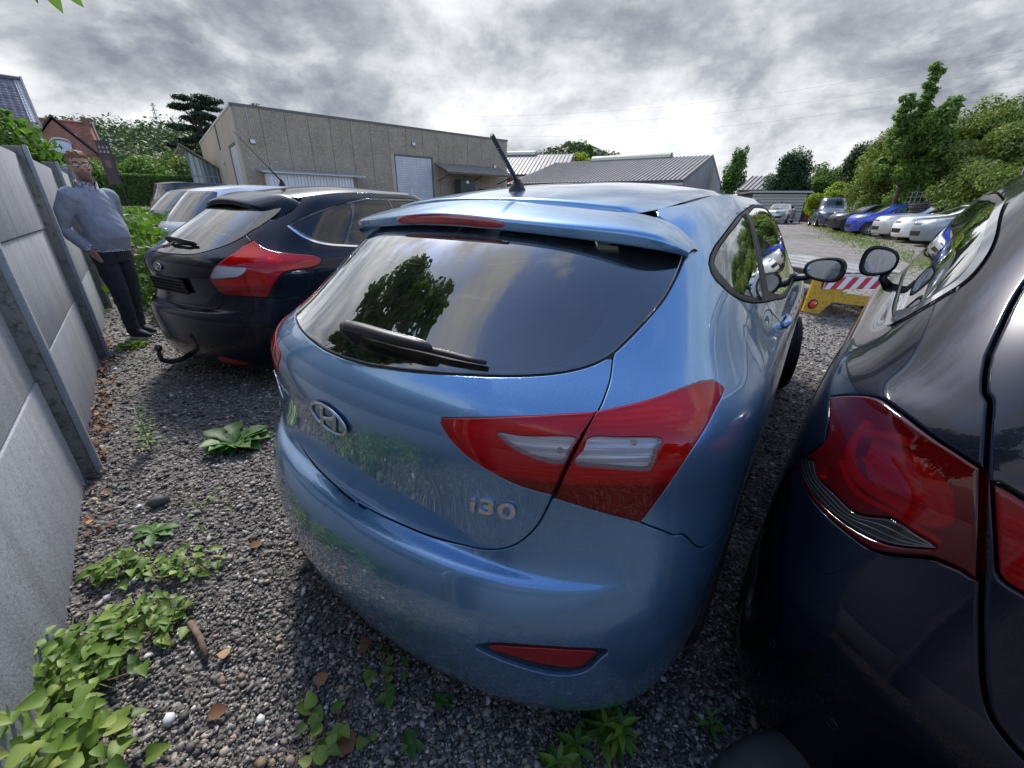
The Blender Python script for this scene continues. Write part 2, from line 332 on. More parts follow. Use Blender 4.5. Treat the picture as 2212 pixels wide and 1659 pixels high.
UV = {"blue":{"win_bot":[[0.334,11.848],[0.809,11.999],[1.23,12.136],[1.631,12.251],[2.026,12.42],[2.306,12.639],[2.467,12.855]],"win_side":[[2.54,12.985],[2.669,13.276],[2.845,13.645],[3.051,14.075],[3.196,14.53],[3.284,14.904]],"tg_gap":[[2.536,12.846],[2.556,12.299],[2.535,11.702],[2.507,11.45]],"lin_top":[[2.486,11.437],[2.139,11.329],[1.752,11.172],[1.362,10.975],[1.179,10.867]],"lin_bot":[[1.172,10.723],[1.272,10.356],[1.412,10.038],[1.613,9.791],[1.819,9.625],[1.988,9.544],[2.178,9.485]],"tg_low":[[2.17,9.377],[2.054,8.878],[1.945,8.583],[1.832,8.344],[1.666,8.085],[1.471,7.848]],"tg_bot":[[1.272,7.69],[0.922,7.359],[0.604,7.221],[0.262,7.074],[-0.031,6.993]],"lout":[[2.507,11.45],[2.723,11.572],[3.01,11.747],[3.412,12.049],[3.745,12.224],[3.967,12.22],[4.139,12.061],[4.172,11.879],[3.958,11.374],[3.689,10.605],[3.385,9.651],[3.202,9.141],[3.121,8.957],[2.91,9.059],[2.526,9.255],[2.209,9.414],[2.329,10.11],[2.431,10.788]],"whin":[[1.676,10.773],[1.9,10.765],[2.349,10.835],[2.322,10.475],[2.268,10.175],[2.087,10.192],[1.89,10.337],[1.759,10.528]],"whout":[[2.495,10.851],[2.792,10.865],[3.226,10.826],[3.217,10.494],[3.181,10.14],[3.102,10.043],[2.707,10.114],[2.376,10.192],[2.443,10.55]],"seam":[[3.172,8.905],[3.591,8.595],[4.057,8.089],[4.806,5.16]],"cpil":[[3.368,14.979],[3.315,15.263],[3.129,15.622],[2.948,15.965],[2.808,16.319]],"refl":[[1.611,3.187],[1.852,3.467],[2.351,3.624],[3.005,3.571],[2.932,3.293],[2.811,3.046],[2.615,2.912],[2.369,2.9],[2.055,2.982],[1.8,3.066]],"reflr":[[1.738,3.217],[1.852,3.369],[2.354,3.534],[2.889,3.49],[2.815,3.259],[2.722,3.094],[2.5,3.081],[2.183,3.13],[1.928,3.19]],"dlo":[[3.931,14.898],[4.201,15.185],[5.026,15.625],[6.14,16.013],[8.906,16.382]],"dlob":[[3.883,14.714],[3.987,14.467],[4.276,14.237],[4.798,13.961],[5.613,13.696],[6.903,13.414]],"qg":[[4.073,14.808],[4.378,15.138],[5.25,15.549],[6.377,15.861],[6.536,14.619],[6.588,13.598],[5.655,13.826],[4.921,14.054],[4.454,14.342],[4.137,14.604]],"hole":[[0.247,11.991],[0.771,12.221],[1.195,12.366],[1.601,12.486],[1.916,12.644],[2.161,13.089],[2.309,13.636],[2.352,14.244],[2.32,14.826]],"handle":[[8.03,12.203],[8.19,11.387]],"badge":[[-0.143,9.781]],"i30":[[1.357,9.129],[1.591,9.113],[1.814,9.09],[1.387,8.853],[1.78,8.935]],"hyun":[[-1.727,9.697],[-1.97,9.088]],"wiper":[[-0.101,12.663],[0.842,12.593],[1.415,12.467]],"plate":[[-0.349,6.517]]},"focus":{"win_bot":[[0.619,11.565],[1.017,11.58],[1.38,11.82],[1.795,12.524],[2.072,13.091],[2.249,13.595]],"win_side":[[2.288,13.874],[2.391,14.126],[2.462,14.363],[2.514,14.607]],"tg_gap":[[2.27,13.643],[2.604,13.3]],"lamp":[[2.678,13.294],[3.096,12.895],[3.628,12.493],[4.482,12.195],[5.26,11.95],[5.642,11.512],[5.798,11.067],[5.742,10.632],[5.5,10.387],[4.985,10.322],[4.552,10.119],[4.244,9.637],[3.94,9.021],[3.776,8.487],[2.932,8.68],[2.131,8.858],[1.953,9.241],[1.851,9.612],[2.032,10.135],[2.209,10.67],[2.435,11.718],[2.525,12.84]],"clear":[[2.19,10.604],[2.646,10.581],[3.157,10.52],[3.047,10.089],[2.805,9.832],[2.537,9.751],[1.896,9.684],[2.029,10.105]],"ledge":[[-0.241,5.289],[0.415,4.587],[0.849,4.274],[1.365,4.117],[1.664,4.771],[1.828,5.675]],"cpil":[[2.658,14.632],[2.92,14.957],[3.089,15.292],[3.184,15.736]],"dlob":[[3.409,14.266],[4.177,13.815],[5.015,13.378],[5.685,13.113],[6.446,12.929]],"dlot":[[3.448,14.388],[3.896,14.928],[4.795,15.484],[5.702,15.919]],"qg":[[3.603,14.303],[3.969,14.783],[4.824,15.359],[5.717,15.685],[6.324,13.136],[5.622,13.304],[5.005,13.543],[4.337,13.882]],"fuel":[[4.51,9.942],[4.931,10.195],[5.525,10.38],[5.367,9.203],[5.164,8.546],[5.018,7.972],[3.866,8.454],[4.026,9.006],[4.252,9.53]],"refl":[[1.499,1.869],[1.973,1.78],[2.518,1.342],[2.112,1.118],[1.533,1.287]],"badge":[[-0.086,10.197]],"plate":[[-0.226,9.665],[1.23,9.423],[0.807,8.324],[0.457,7.933],[-0.972,8.443]],"wiper":[[-0.128,12.892],[1.06,12.78]]},"right":{"lamp":[[-4.423,10.354],[-4.051,10.808],[-3.559,11.22],[-3.19,11.151],[-2.758,10.918],[-2.535,10.813],[-2.361,10.716],[-2.221,9.739],[-2.049,8.476],[-2.163,8.488],[-2.296,8.409],[-2.367,8.304],[-2.611,7.81],[-2.784,7.652],[-3.167,7.624],[-3.55,7.64],[-3.985,7.763],[-4.383,7.814],[-3.93,9.22],[-4.127,9.888]],"clear":[[-4.373,7.977],[-3.98,8.517],[-3.725,8.281],[-3.344,8.271],[-2.996,8.231],[-2.702,8.645],[-2.488,8.666],[-2.349,8.623],[-2.601,8.129],[-2.861,7.899],[-3.215,7.816],[-3.616,7.83],[-3.999,7.886]],"lamp2":[[-2.319,10.664],[-2.199,10.608],[-2.097,10.554],[-1.856,8.745],[-2.059,8.823]],"gap":[[-2.808,13.027],[-2.721,12.62],[-2.65,12.332],[-2.572,12.166],[-2.453,11.461],[-2.341,10.719],[-2.177,9.509],[-2.042,8.545],[-1.883,7.267],[-1.791,6.346],[-1.71,5.747],[-1.602,5.436],[-1.529,5.317]],"dlo":[[-11.007,12.844],[-6.031,12.87],[-5.338,12.905],[-4.755,13.258],[-4.083,13.782],[-3.758,14.2],[-3.957,14.841],[-4.974,15.599],[-6.931,15.985],[-11.155,16.122],[-9.643,14.883]],"glass":[[-9.708,13.094],[-5.85,13.081],[-4.676,13.6],[-3.989,14.254],[-4.341,14.926],[-5.565,15.628],[-8.772,15.829],[-8.239,14.797]],"sens":[[-3.319,3.045],[-2.401,2.896]],"seam":[[-5.472,4.869],[-4.454,7.71]],"bumper":[[-4.361,7.796],[-2.603,7.764]]}}
# ------------------------------------------------------------------ panels cut from a body surface
def crom(P, n=6, closed=False):
    P = np.asarray(P, float)
    if len(P) < 3: 
        t = np.linspace(0, 1, n + 1)[:, None]; return P[0] * (1 - t) + P[-1] * t
    Q = np.vstack([P[-1:], P, P[:2]]) if closed else np.vstack([2 * P[:1] - P[1:2], P, 2 * P[-1:] - P[-2:-1]])
    out = []
    for i in range(1, len(Q) - 2):
        a, b, c, d = Q[i-1:i+3]
        for t in np.arange(n) / n:
            out.append(.5 * (2*b + (c-a)*t + (2*a-5*b+4*c-d)*t*t + (3*b-a-3*c+d)*t**3))
    if not closed: out.append(P[-1])
    return np.array(out)
def resample(S, uv, step, closed=True):
    uv = np.vstack([uv, uv[:1]]) if closed else uv
    out = []
    P = S(uv)
    for i in range(len(uv) - 1):
        k = max(1, int(math.ceil(np.linalg.norm(P[i+1] - P[i]) / step)))
        for q in range(k): out.append(uv[i] + (uv[i+1] - uv[i]) * q / k)
    if not closed: out.append(uv[-1])
    out = np.array(out)
    keep = [0]
    Po = S(out)
    for i in range(1, len(out)):
        if np.linalg.norm(Po[i] - Po[keep[-1]]) > step * .2: keep.append(i)
    return out[keep]
def area(p): x, y = p[:, 0], p[:, 1]; return .5 * np.sum(x * np.roll(y, -1) - np.roll(x, -1) * y)
def offset(S, uv, d, closed=True):
    """move a uv curve sideways by d metres along the surface (left of travel is positive)"""
    P = S(uv); n = S.normal(uv)
    if closed: t = np.roll(P, -1, 0) - np.roll(P, 1, 0)
    else: t = np.gradient(P, axis=0)
    b = np.cross(n, t); b /= np.maximum(np.linalg.norm(b, axis=1, keepdims=True), 1e-9); b *= d
    du, dv = S.jac(uv); a11 = (du*du).sum(1); a12 = (du*dv).sum(1); a22 = (dv*dv).sum(1); r1 = (du*b).sum(1); r2 = (dv*b).sum(1)
    det = np.maximum(a11*a22 - a12**2, 1e-12)
    return uv + np.stack([(a22*r1 - a12*r2) / det, (a11*r2 - a12*r1) / det], 1)
def inside(p, poly):
    """even-odd test; points are sorted by y so each edge only meets its own slice"""
    o = np.argsort(p[:, 1]); x = p[o, 0]; y = p[o, 1]; c = np.zeros(len(p), int); a = poly; b = np.roll(poly, -1, 0)
    lo = np.minimum(a[:, 1], b[:, 1]); hi = np.maximum(a[:, 1], b[:, 1]); i0 = np.searchsorted(y, lo, 'left'); i1 = np.searchsorted(y, hi, 'left')
    for k in np.nonzero(i1 > i0)[0]:
        s = slice(i0[k], i1[k]); c[s] += x[s] < (b[k, 0] - a[k, 0]) * (y[s] - a[k, 1]) / (b[k, 1] - a[k, 1]) + a[k, 0]
    r = np.zeros(len(p), bool); r[o] = c % 2 == 1; return r
def panel(S, loops, name, m, parent, d=0., gap=.0018, bev=.003, rim=.014, du=.075, dv=.2, step=.010, drop=.0018, disp=None):
    """one panel: uv loops (outer, holes) cut from S, raised by d, with a rounded edge and a return flange"""
    SC = np.array([.25, .085]); pts = []; edges = []; rings = []
    L1 = []
    for k, lp in enumerate(loops):
        lp = np.asarray(lp, float)
        if (area(lp) < 0) == (k == 0): lp = lp[::-1]
        lp = resample(S, lp, step)
        a = offset(S, lp, gap) if gap else lp
        L1.append(a); s0 = len(pts)
        pts += list(a); n = len(a); rings.append((s0, n)); edges += [(s0 + i, s0 + (i + 1) % n) for i in range(n)]
    nb = len(pts)
    if bev:
        for a in L1:
            b2 = offset(S, a, bev); pts += list(b2[::1])
    lo = L1[0].min(0); hi = L1[0].max(0)
    g = np.stack(np.meshgrid(np.arange(lo[0] + du/2, hi[0], du), np.arange(lo[1] + dv/2, hi[1], dv)), -1).reshape(-1, 2)
    if len(g):
        ok = inside(g, offset(S, L1[0], bev + .003))
        for h in L1[1:]: ok &= ~inside(g, offset(S, h, bev + .003))
        pts += list(g[ok])
    V2 = [Vector((p[0] * SC[0], p[1] * SC[1])) for p in pts]
    vo, eo, fo, ov, oe, of = delaunay_2d_cdt(V2, edges, [], 1, 1e-7)
    uv = np.array([(v.x, v.y) for v in vo]) / SC
    # triangles inside holes go
    F = [f for f in fo if len(f) == 3]
    cen = uv[np.array(F)].mean(1)
    ok = inside(cen, L1[0])
    for h in L1[1:]: ok &= ~inside(cen, h)
    F = [f for f, o in zip(F, ok) if o]
    P = S(uv); N = S.normal(uv)
    isb = np.array([any(i < nb for i in o) if o else True for o in ov])
    if disp is not None: P = P + N * disp(uv, P)[:, None]
    P = P + N * (d - (drop * isb if bev else 0))[:, None] if bev else P + N * d
    V = list(P); NN = list(N)
    # tilt the edge normals outwards
    inv = {}
    for i, o in enumerate(ov):
        for j in o: inv[j] = i
    for s0, n in rings:
        idx = [inv.get(s0 + i) for i in range(n)]
        idx = [i for i in idx if i is not None]
        if not rim: continue
        n = len(idx); base = len(V)
        for q in range(n):
            i = idx[q]; t = P[idx[(q+1) % n]] - P[idx[q-1]]; out = -np.cross(N[i], t); out /= max(np.linalg.norm(out), 1e-9)
            if bev: NN[i] = (N[i] + out * .8) / np.linalg.norm(N[i] + out * .8)
            V.append(P[i]); NN.append(out); V.append(P[i] - N[i] * rim); NN.append(out)
        for q in range(n):
            a, b = base + 2*q, base + 2*((q+1) % n); F.append((a, a + 1, b + 1, b))
    me = mesh(name, V, F, True)
    me.normals_split_custom_set_from_vertices([tuple(map(float, x)) for x in NN])
    return link(name, me, m, parent)
def mir(uv): return np.asarray(uv, float) * [-1, 1]
def strip(S, uv, w, name, m, parent, d=.0006, closed=False, step=.01, tw=None):
    """thin ribbon along a uv curve"""
    uv = resample(S, np.asarray(uv, float), step, closed); a = offset(S, uv, w / 2, closed); b = offset(S, uv, -w / 2, closed); N = S.normal(uv)
    A = S(a) + N * d; B = S(b) + N * d; n = len(uv); V = list(A) + list(B); k = n if closed else n - 1
    me = mesh(name, V, [(i, n + i, n + (i+1) % n, (i+1) % n) for i in range(k)], True); return link(name, me, m, parent)
def shell(S, name, m, parent, holes, d=-.016, nu=260, nv=70, vmin=.0):
    """dark structure under the panels, open where the glass is"""
    U, Vv = np.meshgrid(np.linspace(-(S.ns-1), S.ns-1, nu), np.linspace(vmin, S.nr-1, nv)); uv = np.stack([U, Vv], -1).reshape(-1, 2)
    P = S(uv) + S.normal(uv) * d
    j, i = np.meshgrid(np.arange(nv-1), np.arange(nu-1), indexing='ij'); a = (j * nu + i).ravel(); F = np.stack([a, a+1, a+nu+1, a+nu], 1)
    c = uv[F].mean(1); ok = np.ones(len(F), bool)
    for h in holes: ok &= ~inside(c, np.asarray(h, float))
    return link(name, np_mesh(name, P, F[ok], True), m, parent)
def on(S, uv, d=0.):
    """matrix of a frame on the surface: X along the car's width, Z outwards"""
    uv = np.asarray(uv, float); p = S(uv); n = S.normal(uv); dv = S.jac(uv)[1]
    z = Vector(n); y = (Vector(dv) - z * Vector(dv).dot(z)).normalized(); x = y.cross(z)
    M = Matrix((x, y, z)).transposed().to_4x4(); M.translation = Vector(p) + z * d; return M
def place(o, M, parent):
    o.parent = parent; o.matrix_local = M; return o
# ------------------------------------------------------------------ shared car materials
BLK = mat('black_plastic', (.012, .012, .013), .45, bump=.15, bscale=400)
RUB = mat('rubber_seal', (.010, .010, .011), .6)
GAPM = mat('panel_gap', (.004, .004, .005), .9)
CHROME = mat('chrome', (.78, .78, .80), .08, 1.)
SATIN = mat('satin_chrome', (.78, .78, .79), .25, .85, col2=(.58, .58, .58), nscale=60)
TYRE = mat('tyre_rubber', (.016, .016, .016), .75, col2=(.035, .033, .03), nscale=14, bump=.3, bscale=160)
ALLOY = mat('alloy', (.55, .56, .58), .3, .9, col2=(.35, .34, .33), nscale=30)
CABIN = mat('cabin_trim', (.018, .018, .02), .8)
SEATM = mat('seat_fabric', (.035, .035, .038), .9, bump=.4, bscale=600)
GLASS = thin_glass('window_glass', (.50, .60, .58), .03)
GLASSD = thin_glass('dusty_rear_glass', (.50, .58, .58), .05, k=3.6)
TINT = thin_glass('privacy_glass', (.07, .085, .11), .01, k=1.25)
BLKG = mat('black_ceramic', (.008, .008, .009), .06, coat=1.)
def lens(name, tint, ior=1.5, mixd=.4, zone=None):
    m = bpy.data.materials.new(name); m.use_nodes = True; t = NT(m.node_tree); t.n.remove(t.n['Principled BSDF']); MATS[name] = m
    fr = t.math('MULTIPLY', t.new('ShaderNodeFresnel', inp={'IOR': ior}).outputs[0], 1.25, clamp=True)
    tr = t.new('ShaderNodeBsdfTransparent', inp={'Color': tint}); gl = t.new('ShaderNodeBsdfGlossy', inp={'Roughness': .015})
    nrm = None
    if zone:      # deeper red ribbed zone in the lower part of the lens
        tc = t.new('ShaderNodeTexCoord').outputs['Object']; sp = t.new('ShaderNodeSeparateXYZ'); t.l.new(tc, sp.inputs[0]); k = t.range(sp.outputs[2], zone[0] - .004, zone[0] + .004); tint2 = t.mix(k, zone[1], tint)
        hi = t.range(sp.outputs[2], zone[2] - .03, zone[2] + .03, 0, .5); tint2 = t.mix(hi, tint2, (1., .035, .05)); t.set(tr.inputs['Color'], tint2)
        bn = t.new('ShaderNodeBump', inp={'Distance': .003}); w = t.math('PINGPONG', t.math('MULTIPLY', sp.outputs[2], 110.), .5); t.set(bn.inputs['Height'], w); t.set(bn.inputs['Strength'], .35); nrm = bn.outputs[0]; tint = tint2
    df = t.new('ShaderNodeBsdfTranslucent', inp={'Color': tint}); d2 = t.new('ShaderNodeBsdfDiffuse', inp={'Color': tint})
    if nrm: t.l.new(nrm, d2.inputs['Normal'])
    a = t.new('ShaderNodeMixShader', inp={0: .5, 1: df.outputs[0], 2: d2.outputs[0]})
    b = t.new('ShaderNodeMixShader', inp={0: mixd, 1: tr.outputs[0], 2: a.outputs[0]})
    mx = t.new('ShaderNodeMixShader', inp={0: fr, 1: b.outputs[0], 2: gl.outputs[0]}); t.l.new(mx.outputs[0], t.n['Material Output'].inputs[0]); return m
REDL = lens('red_lens', (.90, .006, .012), 1.5, .60, (.868, (.42, .004, .007), 1.0)); REDF = lens('red_lens_plain', (.92, .008, .014), 1.5, .66, (.83, (.55, .005, .008), 1.05)); CLRL = lens('clear_lens', (.95, .95, .96), 1.5, .22); CLRD = lens('clear_lens_dark', (.55, .55, .57), 1.5, .03); SMOKL = lens('smoked_red_lens', (.62, .010, .018), 1.5, .10)
def reflector_mat(name, col, scale, rough=.18, axis=2):
    m = bpy.data.materials.new(name); m.use_nodes = True; t = NT(m.node_tree); b = t.n['Principled BSDF']; MATS[name] = m
    tc = t.new('ShaderNodeTexCoord').outputs['Object']; s = t.new('ShaderNodeSeparateXYZ'); t.l.new(tc, s.inputs[0])
    w = t.math('PINGPONG', t.math('MULTIPLY', s.outputs[axis], scale), .5)
    h = t.math('ADD', w, t.math('MULTIPLY', t.math('PINGPONG', t.math('MULTIPLY', s.outputs[0], scale * .4), .5), .25))
    bn = t.new('ShaderNodeBump', inp={'Strength': .9, 'Distance': .006}); t.set(bn.inputs['Height'], h); t.l.new(bn.outputs[0], b.inputs['Normal'])
    b.inputs['Base Color'].default_value = (*col, 1); b.inputs['Metallic'].default_value = .25; b.inputs['Roughness'].default_value = rough; return m
REFL = reflector_mat('lamp_reflector', (.92, .92, .93), 55); REFR = reflector_mat('lamp_reflector_red', (.95, .50, .50), 90); REFW = reflector_mat('lamp_reflector_fine', (.78, .78, .80), 70, .3)
LBOX = mat('lamp_housing', (.05, .004, .005), .5)
def wheel_parts(root, x, y, r, w, steer=0., name='wheel', spokes=10, rimm=None, seg=40, side=1):
    """tyre with tread grooves and a spoked rim, as a part of a car"""
    key = ('wheel', round(r, 3), round(w, 3), spokes, seg)
    if key not in WCACHE:
        prof = [(r*.62, -w*.36), (r*.66, -w*.44), (r*.80, -w*.52), (r*.93, -w*.48), (r*.985, -w*.38)]
        for g in (-.26, 0, .26): prof += [(r, w*(g-.045)), (r*.975, w*(g-.04)), (r*.975, w*(g+.04)), (r, w*(g+.045))]
        prof += [(r*.985, w*.38), (r*.93, w*.48), (r*.80, w*.52), (r*.66, w*.44), (r*.62, w*.36)]
        ty = MB().lathe(prof, seg, 'X')
        for k in range(seg * 2 if seg > 30 else 0):       # tread blocks across the shoulder
            a = 2*math.pi*k/(seg*2); c, s = math.cos(a), math.sin(a); c2, s2 = math.cos(a+.035), math.sin(a+.035)
            for e in (-1, 1):
                q = [(e*w*.30, r*1.004), (e*w*.40, r*.992), (e*w*.485, r*.945)]
                V = [(h, rr*c, rr*s) for h, rr in q] + [(h, rr*c2, rr*s2) for h, rr in q]; ty.add(V, [(0, 1, 4, 3), (1, 2, 5, 4)])
        rm = MB().lathe([(r*.64, -w*.42), (r*.60, -w*.36), (r*.55, -w*.2), (r*.55, w*.25), (r*.60, w*.38), (r*.645, w*.43), (r*.655, w*.40)], seg, 'X')
        rm.lathe([(.0, w*.26), (r*.09, w*.26), (r*.12, w*.22), (r*.12, w*.1), (0, w*.1)], 16, 'X')
        for k in range(spokes):
            a = 2*math.pi*k/spokes
            for t0, t1, wd0, wd1 in ((.09, .62, .055, .045),):
                c, s = math.cos(a), math.sin(a); V = []
                for rr, wd, h in ((r*t0, r*wd0, w*.24), (r*t1, r*wd1, w*.36)):
                    for e in (-1, 1):
                        for dh in (0, -.025): V.append((h + dh, rr*c - e*wd*s, rr*s + e*wd*c))
                rm.add(V, [(0, 2, 6, 4), (1, 5, 7, 3), (0, 4, 5, 1), (2, 3, 7, 6)])
        d = MB().lathe([(0, w*.02), (r*.56, w*.02)], 24, 'X')
        WCACHE[key] = [mesh('tyre', ty.V, ty.F), mesh('rim', rm.V, rm.F), mesh('brake_disc', d.V, d.F)]
        for q in WCACHE[key]: q.set_sharp_from_angle(angle=R(35)); q.polygons.foreach_set('use_smooth', [True]*len(q.polygons))
        WCACHE[key][0].materials.append(TYRE); WCACHE[key][2].materials.append(CABIN)
    e = bpy.data.objects.new(name, None); COL.objects.link(e); e.parent = root; e.location = (x, y, r); e.rotation_euler = (0, 0, steer + (0 if side > 0 else math.pi)); e.empty_display_size = .1
    for q, nm in zip(WCACHE[key], ('tyre', 'rim', 'brake_disc')):
        o = bpy.data.objects.new(nm, q); COL.objects.link(o); o.parent = e
        if nm == 'rim':
            if not q.materials: q.materials.append(ALLOY)
            if rimm: o.material_slots[0].link = 'OBJECT'; o.material_slots[0].material = rimm
    return e
WCACHE = {}
def text_mesh(s, size, depth, name, m, parent, M, bold=0., shear=0., spacing=1.):
    cu = bpy.data.curves.new(name, 'FONT'); cu.body = s; cu.size = size; cu.extrude = depth; cu.align_x = 'CENTER'; cu.align_y = 'CENTER'; cu.offset = bold; cu.shear = shear; cu.space_character = spacing
    cu.bevel_depth = depth * .15
    o = bpy.data.objects.new(name, cu); COL.objects.link(o)
    dg = bpy.context.evaluated_depsgraph_get(); me = bpy.data.meshes.new_from_object(o.evaluated_get(dg)); bpy.data.objects.remove(o); bpy.data.curves.remove(cu)
    me.name = name; me.materials.clear(); o = link(name, me, m); return place(o, M, parent)
# ------------------------------------------------------------------ hero cars
def side_uv(S, yz, lo=3.2, hi=16.2):
    """(u,v) of the flank point at each (y, z) of the side view"""
    yz = np.asarray(yz, float); U, V = np.meshgrid(np.linspace(lo, hi, 160), np.linspace(0, 17, 120)); g = np.stack([U, V], -1).reshape(-1, 2); P = S(g)
    x = np.array([g[np.argmin((P[:, 1] - q[0])**2 + (P[:, 2] - q[1])**2)] for q in yz])
    for it in range(8):
        f = S(x)[:, 1:] - yz; du, dv = S.jac(x); a, b, c, d = du[:, 1], dv[:, 1], du[:, 2], dv[:, 2]; det = a*d - b*c; det = np.where(np.abs(det) < 1e-9, 1e-9, det)
        x = x - np.clip(np.stack([(d*f[:, 0] - b*f[:, 1]) / det, (a*f[:, 1] - c*f[:, 0]) / det], 1), -.2, .2)
    return x
def arch(S, yc, zc, r, a0, a1, n=26): 
    a = np.radians(np.linspace(a0, a1, n)); return side_uv(S, np.stack([yc + r*np.cos(a), zc + r*np.sin(a)], 1))
def vline(v, u0, u1, n=20): return np.stack([np.linspace(u0, u1, n), np.full(n, float(v))], 1)
def cat(*a): return np.vstack([np.asarray(x, float) for x in a])
def roof_mesh(S, root, m, u0, crown, rear, inset=.034, bowf=.10, u1=14.7, n=60, k=28):
    us = np.linspace(u0, u1, n); E = S(np.stack([us, us*0 + S.nr - 1], -1)); V = []; t = (E[:, 1] - E[0, 1]) / (E[-1, 1] - E[0, 1])
    for i in range(n):
        for q in range(k + 1):
            s = -1 + 2*q/k; w = 1 - s*s; e = max(0, (abs(s) - .93) / .07)
            x = s * (E[i, 0] - inset); bw = -bowf * max(0, (t[i] - .6)/.4)**2; f = max(0, 1 - t[i]/.35)**2; dy = f * (E[0, 1] - np.interp(abs(s * (E[0, 0] - inset)), *rear))
            V.append((x, E[i, 1] - bw*w - dy, E[i, 2] + .004 - .012*f - .010*e*e + crown * (.75 + .5*math.sin(math.pi*min(t[i]*1.1, 1))) * (1 - abs(s)**2.4)))
    V = [(v[0], v[1] - .003, v[2] - .022) for v in V[:k+1]] + [(v[0], v[1] - .002, v[2] - .005) for v in V[:k+1]] + V      # folded rear lip
    F = [(i*(k+1)+q, i*(k+1)+q+1, (i+1)*(k+1)+q+1, (i+1)*(k+1)+q) for i in range(n+1) for q in range(k)]
    me = mesh('roof', V, F, True); o = link('roof', me, m, root)
    for s in (-1, 1):
        f_ = np.maximum(0, 1 - t/.35)**2 * (E[0, 1] - np.interp(E[0, 0] - inset, *rear)); A = E + np.array([-inset - .004, 0, -.014]); A[:, 1] -= f_; A[:, 2] -= .012*np.maximum(0, 1 - t/.35)**2; B = E + np.array([.006, 0, -.008]); k0 = 0; B[:4, 1] -= np.array([.03, .02, .01, .004]); B[:4, 2] -= .004; W = list(A * [s, 1, 1]) + list(B * [s, 1, 1])
        link('roof_ditch', mesh('roof_ditch', W, [(i, i+1, n+i+1, n+i) if s > 0 else (i, n+i, n+i+1, i+1) for i in range(5, n-1)], True), RUB, root)
    return o
def mirror_outline(n=28): return [(math.copysign(abs(math.cos(a))**.75, math.cos(a)), math.copysign(abs(math.sin(a))**.8, math.sin(a))) for a in [2*math.pi*i/n for i in range(n)]]
def wing_mirror(root, c, w, h, depth, side, paint, foot, tip=1.25):
    """housing swept forward, glass facing back, foot on the door"""
    e = bpy.data.objects.new('wing_mirror', None); COL.objects.link(e); e.parent = root; e.location = c; e.empty_display_size = .05
    O = mirror_outline(); n = len(O); V = []; F = []
    sec = [(0, .90), (.004, 1.0), (.02, 1.03), (.5, .95), (.8, .72), (.95, .42), (1., .12)]
    for t, k in sec:
        for a, b in O:
            sx = a * k * w/2 * side; V.append((sx + side*.01*t, t*depth, b * k * h/2 * (1 + .18*a)))
    for i in range(len(sec)-1): F += [(i*n+q, i*n+(q+1) % n, (i+1)*n+(q+1) % n, (i+1)*n+q) for q in range(n)]
    F.append(tuple(range((len(sec)-1)*n, len(sec)*n)))
    mb = MB().add(V, F); mb.build('mirror_housing', paint, e, True, autos=50)
    G = [(a*w/2*.80*side - side*w*.03, .008, b*h/2*.78*(1 + .18*a)) for a, b in O]
    MB().add(G, [tuple(range(n))]).build('mirror_glass', CHROMEM, e)
    R2 = [(a*w/2*.99*side, .003, b*h/2*.99*(1 + .18*a)) for a, b in O]
    MB().add(R2 + G, [(q, (q+1) % n, n+(q+1) % n, n+q) for q in range(n)]).build('mirror_rim', BLK, e, True)
    f = Vector(foot) - Vector(c)
    MB().tube([(-side*w*.30, depth*.35, -h*.30), (f*.5 + Vector((0, depth*.2, -h*.16))), f], [.035, .03, .04], 10, flat=.6).build('mirror_foot', BLK, e, True)
    return e
CHROMEM = mat('mirror_silver', (.75, .78, .80), .01, 1.)
def seats(root, y0, zoff=0., fabric=None):
    fabric = fabric or SEATM
    MB().box(-.60, .60, y0, y0+.16, .45, .98+zoff, .05).build('rear_bench', fabric, root, True)
    for x in (-.40, 0, .40): MB().box(x-.12, x+.12, y0-.02, y0+.07, 1.0+zoff, 1.15+zoff, .03).build('headrest', fabric, root, True)
    for x in (-.36, .36):
        MB().box(x-.25, x+.25, y0+.85, y0+1.0, .40, 1.08+zoff, .06).build('front_seat', fabric, root, True)
        MB().box(x-.13, x+.13, y0+.84, y0+.94, 1.11+zoff, 1.28+zoff, .03).build('headrest', fabric, root, True)
    MB().box(-.72, .72, .25, 3.3, .34, .40).build('cabin_floor', CABIN, root)
    MB().box(-.70, .70, y0+1.75, y0+2.02, .60, 1.10+zoff, .05).build('dashboard', CABIN, root, True)

